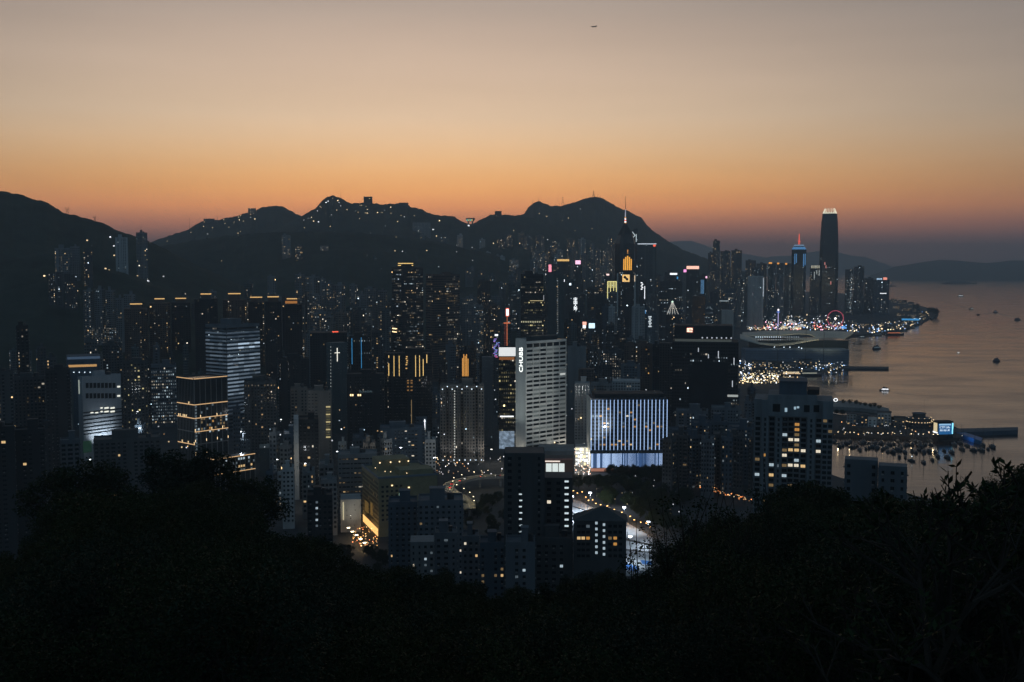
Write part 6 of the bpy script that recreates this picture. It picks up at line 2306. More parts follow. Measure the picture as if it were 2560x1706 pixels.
# quay lamps that mirror in the water
def street_lamp(loc, h=7, m=None, en=0, col=(1, .6, .25), lab='', grp=None, arm=1.6, ang=0.0, hs=.35):
    r = empty('street_lamp', loc, ang)
    key = 'lamp_%.1f_%.1f' % (h, hs)
    if key not in WM:
        WM[key] = MB().tube((0, 0, -.5), (0, 0, h), .11, .07, n=6).tube((0, 0, h), (arm, 0, h + .25), .06, n=5).mesh('pole', METAL)
    put('pole', WM[key], r)
    k2 = key + m.name
    if k2 not in WM:
        WM[k2] = MB().box(arm - hs, arm + hs, -hs * .6, hs * .6, h + .05, h + .35).mesh('lamp_head', m)
    put('lamp_head', WM[k2], r)
    if en:
        lamp('POINT', Vector(loc) + Vector((arm, 0, h - .3)), en, col, r, size=.3)
    tag(r, lab, 'street lamp', grp)
    return r


QL = emi('quay_lamp', (1, .8, .5), 5)
for i, px in enumerate((2094, 2112, 2124, 2134, 2171, 2194, 2206, 2218, 2235, 2251, 2277, 2307, 2332, 2343)):
    g = gp(px, 1093 + (px - 2094) * .025, 4)
    street_lamp(g, 5.5, QL, 900 if i % 2 == 0 else 0, (1, .72, .4), 'quay lamp at the marina edge mirrored in the water', 'quay lamps along the marina', .5, hs=.45)
OL = emi('orange_lamp', (1, .5, .15), 7)
for px, py, l_ in ((2203, 1059, 'left'), (2236, 1061, 'right')):
    street_lamp(gp(px, py, 4), 6, OL, 2600, (1, .45, .12), 'strong orange lamp behind the marina quay, the %s of two' % l_, None, .8, hs=.7)

# ---------------------------------------------------------------- boats
HULLW = mat('boat_hull', (.1, .115, .13), rough=.4, var=.08)
HULLD = mat('boat_hull_dark', (.05, .06, .08), rough=.4, var=.1)


def hull_mesh(L, Bm, H, m):
    st = [(-.5, .78, .12, .55), (-.25, 1, .0, .5), (.05, 1, .0, .52), (.3, .68, .03, .62), (.45, .26, .12, .78), (.5, .04, .3, .85)]
    rows = []
    for u, bw_, kb, kt in st:
        y = bw_ * Bm / 2
        rows.append([(u * L, -y, kt * H), (u * L, -y * .85, kb * H * .6), (u * L, 0, (kb - .3) * H), (u * L, y * .85, kb * H * .6), (u * L, y, kt * H)])
    b = MB()
    b.grid(rows)
    b.grid([[r_[0], r_[4]] for r_ in rows][::-1])
    b.face([rows[0][i] for i in (0, 4, 3, 2, 1)])
    return b.mesh('hull', m)


def yacht(L=10.5, mastm=METAL, hm=HULLW):
    r = empty('yacht')
    put('hull', hull_mesh(L, L * .32, 1.5, hm), r)
    b = MB()
    b.prism([(-L * .2, -L * .1), (L * .2, -L * .07), (L * .24, 0), (L * .2, L * .07), (-L * .2, L * .1)], .7, 1.45, top=[(-L * .18, -L * .085), (L * .14, -L * .06), (L * .17, 0), (L * .14, L * .06), (-L * .18, L * .085)])
    b.obj('cabin', HULLW, r)
    MB().tube((L * .08, 0, .8), (L * .08, 0, L * 1.25), .14, .09, n=5).obj('mast', mastm, r)
    MB().tube((L * .07, 0, 2.0), (-L * .34, 0, 2.05), .16, n=5).obj('boom', HULLD, r)
    return r


ypx = [(605, 1118), (645, 1140), (680, 1135), (725, 1132), (765, 1165), (810, 1145), (845, 1190), (900, 1180), (870, 1120), (925, 1130), (965, 1160), (1000, 1172), (1045, 1130), (1047, 1188), (1100, 1205), (1120, 1142), (1150, 1212),
       (1190, 1190), (1215, 1152), (1205, 1255), (1265, 1142), (1260, 1212), (1262, 1258), (1325, 1142), (1322, 1200), (1358, 1215), (1320, 1290), (1390, 1127), (1392, 1192), (1430, 1212), (1448, 1142), (1430, 1305), (1482, 1204), (1500, 1144),
       (1512, 1284), (1537, 1214), (1715, 1145), (1770, 1132), (1785, 1185), (1830, 1152), (1890, 1195), (1962, 1195), (1975, 1150), (2022, 1184), (2065, 1164), (1560, 1250), (1620, 1200), (1650, 1260), (1690, 1215)] + [(620 + (i * 67) % 900, 1108 + (i * 41) % 75) for i in range(26)]
R = random.Random(66)
proto = yacht()
protoD = yacht(9.0, METAL, HULLD)
nlab = 0
used = {}
for i, (cx_, cy_) in enumerate(ypx):
    px, py = 1920 + cx_ / 3.672, 800 + cy_ / 3.672 + 2
    src = protoD if i % 3 == 1 else proto
    o = src if src not in used else copy_tree(src)
    used[src] = 1
    g = gp(px, py, 0)
    o.location = (g.x, g.y, .15)
    o.rotation_euler = (0, 0, radians(R.gauss(-98, 9)))
    k = R.uniform(1.05, 1.6)
    o.scale = (k, k, k * 1.35)
    if (cx_, cy_) == (1320, 1290):
        tag(o, 'moored yacht with a small white lamp, nearest but one to the shore', 'yacht', 'yachts moored in the marina')
        MB().ball((0, 0, 3), .35).obj('lamp', TEALW, o)
    elif (cx_, cy_) == (1430, 1305):
        tag(o, 'largest moored yacht, nearest to the shore', 'yacht', 'yachts moored in the marina')
        o.scale = (1.7, 1.7, 1.4)
    elif px > 2380:
        tag(o, 'moored yacht right of the advertising block and blue jetty', 'yacht', 'yachts moored by the jetty')
    elif cy_ < 1148:
        tag(o, 'moored yacht in the row closest to the marina quay', 'yacht', 'yachts moored along the quay')
    else:
        tag(o, 'moored yacht out in the middle of the marina water', 'yacht', 'yachts moored in the marina')


def ferry(lab, px, py, L, H, lit, heading=0, nm='ferry', dark=True, cat='boat', deck2=True, strip=None):
    g = gp(px, py, 0)
    r = empty(nm, (g.x, g.y, .2), radians(heading))
    put('hull', hull_mesh(L, L * .26, H * .42, HULLD if dark else HULLW), r)
    MB().box(-L * .4, L * .26, -L * .1, L * .1, H * .2, H * .58).obj('saloon', HULLW if not dark else WALLS['steel'], r)
    if deck2:
        MB().box(-L * .28, L * .16, -L * .085, L * .085, H * .58, H * .85).obj('upper_deck', HULLW if not dark else WALLS['steel'], r)
        MB().box(L * .02, L * .12, -L * .06, L * .06, H * .85, H * 1.08).obj('wheelhouse', HULLW, r)
    MB().tube((-L * .1, 0, H * .6), (-L * .1, 0, H * 1.5), .15, .08, n=5).obj('mast', METAL, r)
    if lit:
        c, s = lit
        m_ = emi('boat_light_%s' % nm + lab[:9], c, s)
        n = max(4, int(L * .66 / 1.6))
        for i in range(n):
            u = -L * .39 + (i + .5) * L * .64 / n
            for sy in (-1, 1):
                MB().box(u - .45, u + .45, sy * (L * .1 + .06) - .05, sy * (L * .1 + .06) + .05, H * .34, H * .5).obj('lit_window', m_, r)
    if strip:
        c, s = strip
        for sy in (-1, 1):
            MB().box(-L * .4, L * .3, sy * L * .125 - .08, sy * L * .125 + .08, H * .2, H * .27).obj('light_string', emi('hull_light_' + lab[:9], c, s), r)
    tag(r, lab, cat)
    return r


ferry('bright white lit harbour boat with its light mirrored in the water', 2211, 977, 15, 6, ((.95, .97, 1), 2.6), 170, dark=False, strip=((.9, .92, 1), 1.8))
ferry('dark small ferry below the wing roofed hall', 2192, 873, 24, 9, ((.5, .7, .8), .3), 20)
ferry('tiny boat with one white lamp on the open water', 2396, 883, 7, 3, ((1, 1, .95), 2.5), 10, deck2=False)
ferry('dark tug near the right edge', 2492, 904, 17, 7, None, 15, nm='tug')
ferry('small pale sailing boat before the pier lights', 2156, 845, 18, 7, ((.8, .95, 1), .7), 0, nm='junk', dark=False)
ferry('ferry with red and orange lamps near the pier lights', 2236, 838, 55, 15, ((1, .25, .08), .8), 5)
ferry('white lit ferry far out on the water', 2402, 742, 40, 14, ((.95, .97, 1), 2.5), 10, dark=False)
ferry('far boat at the left end of the long wake', 2429, 774, 26, 9, ((1, 1, .9), .8), 30)
ferry('far dark boat below the long wake', 2446, 788, 16, 7, None, 20, deck2=False)
ferry('far dark boat at the right of the long wake', 2489, 782, 22, 9, ((.6, .7, .8), .3), 15)
ferry('dark boat near the right edge beyond the tug', 2544, 801, 24, 9, None, 10)
ferry('long cargo ship near the far island', 2399, 710, 330, 30, None, 3, nm='cargo_ship', cat='ship')
ferry('pale far ship at the foot of the far mountain', 2256, 692, 260, 26, None, 3, nm='cargo_ship', cat='ship')
ferry('floating restaurant boat with warm light strings along its hull', 1980, 938, 46, 12, ((1, .8, .5), 1.4), 4, nm='restaurant_boat', dark=False, strip=((1, .72, .42), 1.6))
ferry('dark moored work boat right of the floating restaurant', 2026, 940, 42, 12, ((.9, .9, .7), .5), 4, nm='work_boat')
ferry('passenger boat with a pale blue light line at the apron', 2062, 918, 40, 9, ((.9, .9, .9), .5), 4, nm='passenger_boat', strip=((.6, .65, 1), .9))
# floating crane
g = gp(2231, 716, 0)
r = empty('floating_crane', g)
tag(r, 'small floating crane right of the roof sign tower', 'crane')
MB().box(-30, 30, -12, 12, -1, 6).obj('barge', HULLD, r)
MB().box(-12, -2, -5, 5, 6, 20).obj('cabin', WALLS['dark'], r)
MB().tube((-6, 0, 15), (14, 0, 70), 1.6, .8, n=5).obj('jib', WALLS['dark'], r)
# wakes: raised ripples trailing the boats
WK = mat('wake_foam', (.16, .15, .15), rough=.35, var=.4, scale=.05)
for lab, pts, w_ in (('long pale wake curving from the towers to the far boats', [(2226, 747), (2300, 751), (2360, 758), (2400, 766), (2425, 774)], 9), ('thin wake behind the far dark boats', [(2446, 787), (2490, 783), (2540, 797)], 5),
                     ('short wake behind the bright white boat', [(2218, 978), (2240, 984), (2290, 987)], 1.5), ('wake trailing the dark tug', [(2498, 903), (2530, 900), (2560, 901)], 3)):
    L1, L2 = [], []
    P = [gp(*p) for p in pts]
    dense = []
    for a, c in zip(P, P[1:]):
        for k in range(8):
            dense.append(a.lerp(c, k / 8))
    dense.append(P[-1])
    for i, p in enumerate(dense):
        k = w_ * sin(pi * min(1, max(.05, i / len(dense)))) * (1 + .5 * fbm(i * .7, 1.1, 2))
        L1.append((p.x, p.y - k * 2.2, .05))
        L2.append((p.x, p.y + k * 2.2, .05))
    b = MB()
    b.grid([L1, L2])
    o = b.obj('wake', WK)
    tag(o, lab, kind='stuff')

# low sheds, finger piers and trees on the headland beyond the wheel
R = random.Random(19)
for i, (xa, xb, yt, yb) in enumerate(((2228, 2243, 748, 757), (2246, 2268, 751, 760), (2270, 2286, 756, 764), (2232, 2250, 765, 773), (2255, 2278, 770, 778), (2282, 2300, 773, 781), (2240, 2262, 782, 790), (2268, 2290, 786, 794), (2296, 2314, 782, 791),
                                      (2150, 2176, 808, 818), (2182, 2206, 804, 815), (2120, 2142, 800, 812), (2210, 2232, 812, 822), (2160, 2190, 770, 782))):
    shed('low pier shed on the headland beyond the wheel, %s' % ('far row first', 'far row second', 'far row third', 'second row first', 'second row middle', 'second row last', 'third row first', 'third row middle', 'third row last', 'nearest row second',
                                                                      'nearest row third', 'nearest row first', 'nearest row last', 'beside the roof sign tower')[i], xa, xb, yt, yb, WALLS[R.choice(('dark', 'grey', 'steel', 'blue'))], depth=40, name='pier_shed', lit=.35)
o = shed('pier shed with a bright blue roof edge on the headland', 2255, 2298, 799, 809, WALLS['dark'], depth=30, name='pier_shed', lit=.3)
MB().box(-o.w / 2 - .6, o.w / 2 + .6, -o.d / 2 - 1.2, -o.d / 2 - .55, o.h - 3, o.h + 2.5).obj('blue_fascia', BLUE, o.root)
for i, (xa, xb, ya, yb) in enumerate(((2235, 2262, 822, 826), (2262, 2282, 815, 819), (2284, 2300, 806, 810), (2178, 2200, 832, 837))):
    slab_px('pier', 'finger pier at the headland shore, %s' % ('nearest to the ferry lamps', 'second', 'third', 'closest to the wheel')[i], [(xa, ya), (xb, ya), (xb + 6, yb), (xa + 6, yb)], -3, 3.4, CONC)

# terminal buildings and lit piers below the hall
for i, (xa, xb, yt, yb, wl) in enumerate(((2000, 2030, 900, 912, 'steel'), (2034, 2062, 897, 909, 'grey'), (2066, 2092, 893, 905, 'steel'), (1960, 1994, 908, 920, 'grey'), (1920, 1955, 905, 919, 'dark'), (1880, 1915, 903, 917, 'steel'), (1880, 1912, 922, 934, 'dark'), (1916, 1950, 924, 935, 'grey'))):
    shed('low ferry terminal shed below the wing roofed hall, %s' % ('fourth from the right', 'third from the right', 'second from the right one', 'fifth from the right', 'sixth from the right', 'leftmost upper one', 'leftmost lower one', 'second lower one')[i], xa, xb, yt, yb, WALLS[wl], depth=22, name='terminal_shed', lit=.45)
R = random.Random(91)
dots('terminal_pier_lights', 'busy warm and white lamps on the ferry piers below the hall', scatter_px(120, 1870, 2120, 902, 932, 5, 9, [CW, CWm, CWm, CBl], .5, 5, R, line=None), size=.5)
dots('clubhouse_lights', 'warm lamps around the marina clubhouses', scatter_px(60, 2086, 2335, 1050, 1088, 5, 9, [CWm, CWm, CW, (1, .5, .2)], .5, 4, R), size=.28)
# ---------------------------------------------------------------- streets, flyover, park courts
def ribbon(pts, w, n=10):
    """left/right edges of a smooth road centre line"""
    P = [Vector(p) for p in pts]
    C = []
    for i in range(len(P) - 1):
        p0, p1, p2, p3 = P[max(i - 1, 0)], P[i], P[i + 1], P[min(i + 2, len(P) - 1)]
        for k in range(n):
            t = k / n
            C.append(.5 * ((2 * p1) + (p2 - p0) * t + (2 * p0 - 5 * p1 + 4 * p2 - p3) * t * t + (3 * p1 - p0 - 3 * p2 + p3) * t ** 3))
    C.append(P[-1])
    Lf, Rt = [], []
    for i, c in enumerate(C):
        d = (C[min(i + 1, len(C) - 1)] - C[max(i - 1, 0)])
        d.z = 0
        d.normalize()
        nrm_ = Vector((-d.y, d.x, 0))
        Lf.append(c + nrm_ * w / 2)
        Rt.append(c - nrm_ * w / 2)
    return C, Lf, Rt


FZ = 13.0
fly = [gp(px, py, FZ) for px, py in ((1300, 1190), (1262, 1191), (1200, 1193), (1150, 1203), (1122, 1215), (1128, 1229), (1152, 1243), (1170, 1257), (1174, 1272))]
C, Lf, Rt = ribbon(fly, 9.5)
fo = empty('flyover', (C[len(C) // 2].x, C[len(C) // 2].y, 4))
fo_i = Vector((-fo.location.x, -fo.location.y, -4))
tag(fo, 'curved two lane flyover looping right of the yellow stone block', 'flyover')
up = Vector((0, 0, 1))
b = MB()
b.grid([[p + fo_i for p in Lf], [p + fo_i for p in Rt]])
b.grid([[p + fo_i - up * 1.2 for p in Rt], [p + fo_i - up * 1.2 for p in Lf]])
b.obj('deck', mat('road_deck', (.2, .19, .16), rough=.85, var=.3, scale=.3), fo)
for E, sgn in ((Lf, -1), (Rt, 1)):
    b = MB()
    b.grid([[p + fo_i - up * 1.2 for p in E], [p + fo_i + up * 1.0 for p in E]][::sgn])
    b.grid([[p + fo_i + up * 1.0 for p in E], [p + fo_i + up * .004 + (C[i] - p) * .05 for i, p in enumerate(E)]][::sgn])
    b.obj('parapet', CONC, fo)
b = MB()
b.grid([[p + fo_i + up * .004 + (p - q) * .02 for p, q in zip(C, Lf)], [p + fo_i + up * .004 + (p - q) * .02 for p, q in zip(C, Rt)]])
b.obj('centre_line', mat('road_paint', (.6, .58, .5), var=.1), fo)
for i in range(4, len(C) - 2, 8):
    p = C[i] + fo_i
    MB().tube((p.x, p.y, -.5), (p.x, p.y, FZ - 5.3), 1.0, n=8).obj('pier', CONC, fo)
FL = emi('road_lamp', (1, .82, .5), 6)
for k, i in enumerate(range(3, len(C), 7)):
    d = C[i] - Lf[i]
    street_lamp(Lf[i] + d * .02, 6, FL, 650, (1, .8, .42), 'road lamp on the flyover parapet', 'flyover lamps', 1.2, atan2(d.y, d.x), .3)

CARP = [mat('car_paint_%d' % i, c, rough=.35, var=0, spec=.5) for i, c in enumerate(((.25, .25, .26), (.03, .03, .035), (.3, .04, .03), (.35, .34, .3)))]
TAIL, HEAD = emi('tail_light', (1, .06, .04), 6), emi('head_light', (1, .95, .85), 6)
TYRE = mat('tyre', (.02, .02, .02), rough=.9, var=0)


def car(lab, p, ang, paint, taxi=False):
    r = empty('car', p, ang)
    MB().prism([(-2.1, -.85), (2.1, -.85), (2.1, .85), (-2.1, .85)], .3, .85).obj('body', CARP[paint], r)
    MB().prism([(-1.5, -.78), (1.0, -.78), (1.0, .78), (-1.5, .78)], .85, 1.45, top=[(-1.1, -.66), (.4, -.66), (.4, .66), (-1.1, .66)]).obj('cabin', GLASS, r)
    for sx in (-1.3, 1.3):
        for sy in (-.78, .78):
            MB().tube((sx, sy - .1, .32), (sx, sy + .1, .32), .32, n=10).obj('wheel', TYRE, r)
    for sy in (-.6, .6):
        MB().box(-2.16, -2.1, sy - .22, sy + .22, .55, .78).obj('tail_light', TAIL, r)
        MB().box(2.1, 2.16, sy - .2, sy + .2, .5, .7).obj('head_light', HEAD, r)
    tag(r, lab, 'car', 'cars on the flyover')


for lab, i, off, paint in (('red car in the flyover bend, foremost of three', 44, .25, 2), ('dark car in the middle of the flyover bend', 37, .25, 1), ('car with red tail lamps leaving the flyover bend', 30, .25, 0), ('pale car on the straight upper flyover', 19, .25, 3), ('black car following on the upper flyover', 13, -.2, 1),
                           ('grey car at the lower end of the flyover', 58, -.25, 0), ('white looking car entering the flyover bend', 26, -.25, 3)):
    i = min(i, len(C) - 2)
    d = C[i + 1] - C[i]
    car(lab, C[i] + (Lf[i] - C[i]) * off * 2 * .5 + up * .006, atan2(d.y, d.x) + (pi if off > 0 else 0), paint)

# orange road by the yellow block
RD = mat('lit_road', (.07, .068, .06), rough=.8, var=.3, scale=.2)
slab_px('road', 'orange lit road at the foot of the yellow stone block', [(862, 1332), (905, 1322), (948, 1352), (935, 1385), (905, 1392)], 3.0, 4.006, RD)
RL = emi('sodium_lamp', (1, .52, .16), 6)
for i, (px, py) in enumerate(((868, 1345), (878, 1355), (888, 1364), (898, 1374), (908, 1384))):
    street_lamp(gp(px, py, city_z(*gp(px, py, 4)[:2])), 7, emi('row_lamp', (1, .8, .5), 9), 500, (1, .65, .3), 'street lamp in the bright diagonal row below the yellow stone block', 'lamps below the yellow block', 1.0, .4, 1.0)
b_ = []
R = random.Random(90)
dots('junction_lights', 'sparkling car and shop lights at the foot of the yellow stone block', scatter_px(70, 880, 950, 1318, 1365, 5, 8, [(1, .5, .15), (1, .65, .3), (1, .3, .1)], .5, 4, R), size=.25, post=False)

# park road with sodium lamps and the floodlit courts
slab_px('road', 'orange lit road slanting past the park trees', [(1424, 1231), (1436, 1226), (1640, 1336), (1628, 1350)], 3.0, 4.008, RD)
for i, (px, py) in enumerate(((1432, 1227), (1442, 1233), (1454, 1230), (1463, 1243), (1470, 1251), (1480, 1250), (1488, 1259), (1500, 1262), (1517, 1265), (1534, 1274), (1542, 1282), (1553, 1281), (1563, 1291), (1574, 1291), (1584, 1300), (1600, 1306),
                              (1614, 1308), (1624, 1318))):
    g = gp(px, py, 10.5)
    street_lamp((g.x, g.y, 4), 6.2, RL, 800 if i % 2 == 0 else 300, (1, .5, .16), 'sodium street lamp in the orange row beside the park', 'sodium lamps beside the park', .6, .5, .42)
COURT = mat('court_white', (.34, .37, .4), rough=.7, var=.3, scale=.08)
COURTB = mat('court_blue', (.02, .12, .35), rough=.7, var=.15)
slab_px('sports_court', 'floodlit pale court left of the pitched roof tower', [(1424, 1246), (1452, 1254), (1508, 1282), (1440, 1312), (1424, 1345)], 3.0, 4.02, COURT)
slab_px('sports_court', 'floodlit pale court right of the pitched roof tower', [(1556, 1300), (1632, 1345), (1632, 1440), (1556, 1440)], 3.0, 4.02, COURT)
for i, q in enumerate(([(1424, 1262), (1490, 1284), (1488, 1286), (1424, 1265)], [(1424, 1280), (1470, 1297), (1467, 1300), (1424, 1285)], [(1558, 1345), (1632, 1362), (1632, 1367), (1558, 1350)], [(1558, 1372), (1632, 1380), (1632, 1384), (1558, 1376)])):
    slab_px('court_path', 'dark path across the floodlit court %s' % ('top left', 'lower left', 'top right', 'lower right')[i], q, 3.5, 4.03, ASPH)
for i, q in enumerate(([(1556, 1405), (1596, 1418), (1596, 1432), (1556, 1422)], [(1600, 1400), (1632, 1404), (1632, 1414), (1606, 1410)])):
    slab_px('blue_court', 'bright blue court corner, %s one' % ('left', 'right')[i], q, 3.5, 4.04, COURTB)
for i, (px, py) in enumerate(((1430, 1300), (1475, 1290), (1560, 1330), (1620, 1370), (1575, 1410))):
    g = gp(px, py, 4)
    r = empty('floodlight_mast', g)
    MB().tube((0, 0, -.5), (0, 0, 18), .22, .14, n=6).obj('mast', METAL, r)
    MB().box(-1.2, 1.2, -.3, .3, 17.6, 18.6).obj('lamp_head', emi('court_flood', (.85, .93, 1), 5), r)
    lamp('SPOT', g + Vector((0, 0, 17.4)), 95000 if i < 2 else 26000, (.8, .9, 1), r, g + Vector((2, 8, 0)), .6, 150)
    tag(r, 'tall floodlight mast on the pale courts, %s' % ('left court front', 'left court back', 'right court back', 'right court middle', 'right court front')[i], 'floodlight')

# bright shopping street between slab and hotel
o = plain('bright white shop block at the street corner left of the hotel', 'shop_block', 1438, None, 1470, 1118, 1050, wall='pale', depth=18)
R = random.Random(41)
for i in range(6):
    for j in range(5):
        if R.random() < .75:
            xa, ya = 1439 + i * 5.2, 1121 + j * 9
            panel(o, 'f', xa, ya, xa + 4.4, ya + R.uniform(3, 8), emi('shop_light_%d' % (R.randrange(4)), R.choice(((1, .9, .75), (.9, .95, 1), (1, .75, .6), (1, .85, .5))), R.uniform(.5, 1.6)), 'lit_shop_sign', R.uniform(.3, .8))
o = plain('small open pavilion with bright white panels and a rosy roof edge', 'pavilion', 1359, None, 1433, 1146, 950, wall='brown', depth=16)
for i in range(3):
    panel(o, 'f', 1365 + i * 16, 1159, 1379 + i * 16, 1181, emi('pavilion_white', (.85, .95, .92), .85), 'lit_panel')
panel(o, 'f', 1360, 1146, 1432, 1150, mat('rosy_fascia', (.35, .2, .18), var=.1), 'fascia', 1.2)
panel(o, 'f', 1362, 1184, 1412, 1188, emi('orange_edge', (1, .45, .2), .5), 'lit_edge', .8)
panel(o, 'f', 1363, 1152, 1400, 1155, emi('pav_strip', (1, .85, .75), 1.0), 'light_strip', .9)
dots('shop_street_lights', 'glittering shop and car lights in the street left of the hotel', scatter_px(110, 1428, 1480, 1118, 1186, 5, 14, [(1, .85, .65), (.95, .95, 1), (1, .6, .4)], .5, 4.5, R), size=.32, post=False)
dots('crossing_lights', 'small warm lights below the floodlit roof block', scatter_px(60, 1085, 1262, 1140, 1192, 5, 12, [(1, .8, .5), (.95, .95, 1), (1, .5, .2)], .4, 3.5, R), size=.3, post=False)
for i, (px, py, e) in enumerate(((1450, 1175, 12000), (1425, 1150, 6000), (1225, 1160, 3000), (1280, 1165, 3000))):
    g = gp(px, py, 4)
    street_lamp((g.x, g.y, 4), 14, emi('plaza_lamp', (1, .95, .85), 6), e, (1, .93, .8), ('tall plaza lamp left of the hotel foot', 'tall plaza lamp below the CHUBB slab', 'tall plaza lamp at the flyover end', 'tall plaza lamp below the billboard tower')[i], None, 1.5, .3, .7)
# floodlights added to brighten the pale slab, standing in for sky and street light
for i, (lx, ly) in enumerate(((-.25, -105), (.35, -115))):
    c_ = CH.M @ Vector((CH.w * (lx - .75), -CH.d / 2 + ly, 0))
    floodlight('added white floodlight brightening the CHUBB slab, %s one' % ('left', 'right')[i], (c_.x, c_.y, 38), CH.M @ Vector((CH.w * lx * .6, -CH.d / 2, CH_H * .55)), 85000, (.98, 1, .95), 58)
c_ = CH.M @ Vector((-CH.w / 2 - 45, -CH.d * .2, 0))
floodlight('added white floodlight brightening the lettered end wall of the CHUBB slab', (c_.x, c_.y, 40), CH.M @ Vector((-CH.w / 2, 0, CH_H * .6)), 16000, (.9, 1, .97), 80)

# ---------------------------------------------------------------- masts, pylons, aircraft
def mast(lab, px, yb, yt, Y, r0=.6, guy=False, lattice=False, name='radio_mast', m=None):
    a, c = at(px, yb, Y), at(px, yt, Y)
    r = empty(name, a)
    h = c.z - a.z
    k = Y / F
    if lattice:
        w_ = h * .12
        for sx in (-1, 1):
            for sy in (-1, 1):
                MB().tube((sx * w_, sy * w_, -8), (sx * w_ * .15, sy * w_ * .15, h * .8), r0, r0 * .6, n=4).obj('leg', m or METAL, r)
        for q in (.25, .5, .72):
            ww = w_ * (1 - q)
            MB().box(-ww, ww, -ww, ww, h * q, h * q + r0 * 1.2).obj('platform', m or METAL, r)
        MB().tube((0, 0, h * .7), (0, 0, h), r0 * .8, r0 * .4, n=5).obj('antenna', m or METAL, r)
    else:
        MB().tube((0, 0, -8), (0, 0, h), r0, r0 * .5, n=5).obj('mast', m or METAL, r)
        MB().box(-r0 * 3, r0 * 3, -r0 * 3, r0 * 3, -8, 1.5).obj('hut', WALLS['dark'], r)
    tag(r, lab, 'mast')


RDM = mat('mast_red', (.22, .09, .05), rough=.6, var=.1)
mast('reddish lattice mast on the highest summit', 1484, 494, 474, 5890, 1.3, lattice=True, m=RDM)
mast('thin mast right of the reddish summit mast', 1494, 495, 486, 5890, .8)
mast('short second mast right of the reddish summit mast', 1501, 496, 489, 5890, .8)
mast('thin mast on the lower twin summit', 1347, 505, 489, 5880, .8)
mast('faint mast left of the lower twin summit', 1331, 511, 496, 5880, .7)
mast('lattice mast between the twin summits', 1407, 514, 488, 5850, .8, lattice=True)
mast('tall needle mast beside the main ridge peak', 852, 497, 472, 4880, .9)
mast('needle mast on the knoll ridge slope', 474, 578, 544, 5200, .9)
mast('small mast on the roof houses of the knoll ridge', 543, 554, 537, 5300, .7)


def pylon(lab, px, yb, yt, Y):
    a, c = at(px, yb, Y), at(px, yt, Y)
    h = c.z - a.z
    r = empty('power_pylon', a)
    for sx in (-1, 1):
        for sy in (-1, 1):
            MB().tube((sx * h * .18, sy * h * .18, -6), (sx * h * .1, sy * .3, h * .55), .35, .25, n=4).obj('leg', METAL, r)
        MB().tube((sx * h * .1, 0, h * .55), (sx * h * .28, 0, h), .3, .2, n=4).obj('horn', METAL, r)
    for q, w_ in ((.55, .34), (.78, .38)):
        MB().box(-h * w_, h * w_, -.25, .25, h * q, h * q + .6).obj('crossarm', METAL, r)
    tag(r, lab, 'pylon')


pylon('power pylon standing high on the dark left hill', 168, 534, 517, 2690)
pylon('lower power pylon on the dark left hill slope', 237, 551, 541, 2690)
# viewing tower on the ridge saddle, bowl shaped
a = at(1176, 563, 4850)
r = empty('viewing_tower', a)
tag(r, 'bowl shaped viewing tower with coloured lights on the ridge saddle', 'viewing tower')
k = 4850 / F
pp0 = [(9 * k * cos(2 * pi * i / 16), 6 * k * sin(2 * pi * i / 16)) for i in range(16)]
pp1 = [(11.5 * k * cos(2 * pi * i / 16), 7 * k * sin(2 * pi * i / 16)) for i in range(16)]
MB().prism([(x_ * .95, y_ * .95) for x_, y_ in pp0], 9 * k, 16 * k, top=pp1).obj('bowl', WALLS['dark'], r)
MB().prism(pp1, 16 * k, 17.2 * k).obj('terrace', WALLS['grey'], r)
for sx in (-5, 5):
    MB().box((sx - 1.5) * k, (sx + 1.5) * k, -4 * k, 4 * k, -14 * k, 9 * k).obj('leg', WALLS['grey'], r)
for i, (u, m_) in enumerate(((-8, emi('teal_pane', (.2, .8, .7), .9)), (-4, emi('gold_pane', (1, .75, .3), .9)), (0, emi('teal_pane', (.2, .8, .7), .9)), (4, emi('gold_pane', (1, .75, .3), .9)))):
    MB().box(u * k - 2, u * k + 3, -6.9 * k, -6.6 * k, 10 * k, 14 * k).obj('lit_pane', m_, r)
MB().box(-6 * k, -2 * k, -5 * k, -4 * k, -3 * k, 0).obj('lit_foot', WSIGN, r)
# aircraft
a = at(1484, 67, 5200)
r = empty('airliner', a, radians(18))
tag(r, 'tiny airliner high in the dusk sky', 'airplane')
PM = mat('aircraft_skin', (.12, .1, .09), rough=.5, var=0)
s_ = 5200 / F
MB().tube((-7.5 * s_, 0, 0), (-5 * s_, 0, 0), .3, 1.9, n=10).tube((-5 * s_, 0, 0), (5.5 * s_, 0, 0), 1.9, n=10).tube((5.5 * s_, 0, 0), (8 * s_, 0, .8), 1.9, .5, n=10).obj('fuselage', PM, r)
for sy in (-1, 1):
    b = MB()
    pts = [(-2.2 * s_, sy * 1.5, -.6), (1.6 * s_, sy * 1.5, -.6), (3.6 * s_, sy * 16, .9), (2.4 * s_, sy * 16, .9)]
    b.face(pts)
    b.face([(x_, y_, z_ - .35) for x_, y_, z_ in pts][::-1])
    for i in range(4):
        j = (i + 1) % 4
        p, q = pts[i], pts[j]
        b.face([p, (p[0], p[1], p[2] - .35), (q[0], q[1], q[2] - .35), q])
    b.obj('wing', PM, r)
    MB().tube((-1.6 * s_, sy * 6, -1.8), (.6 * s_, sy * 6, -1.8), 1.0, .8, n=8).obj('engine', PM, r)
    MB().box(5.6 * s_, 7.4 * s_, min(0, sy * 6), max(0, sy * 6), .8, 1.1).obj('tailplane', PM, r)
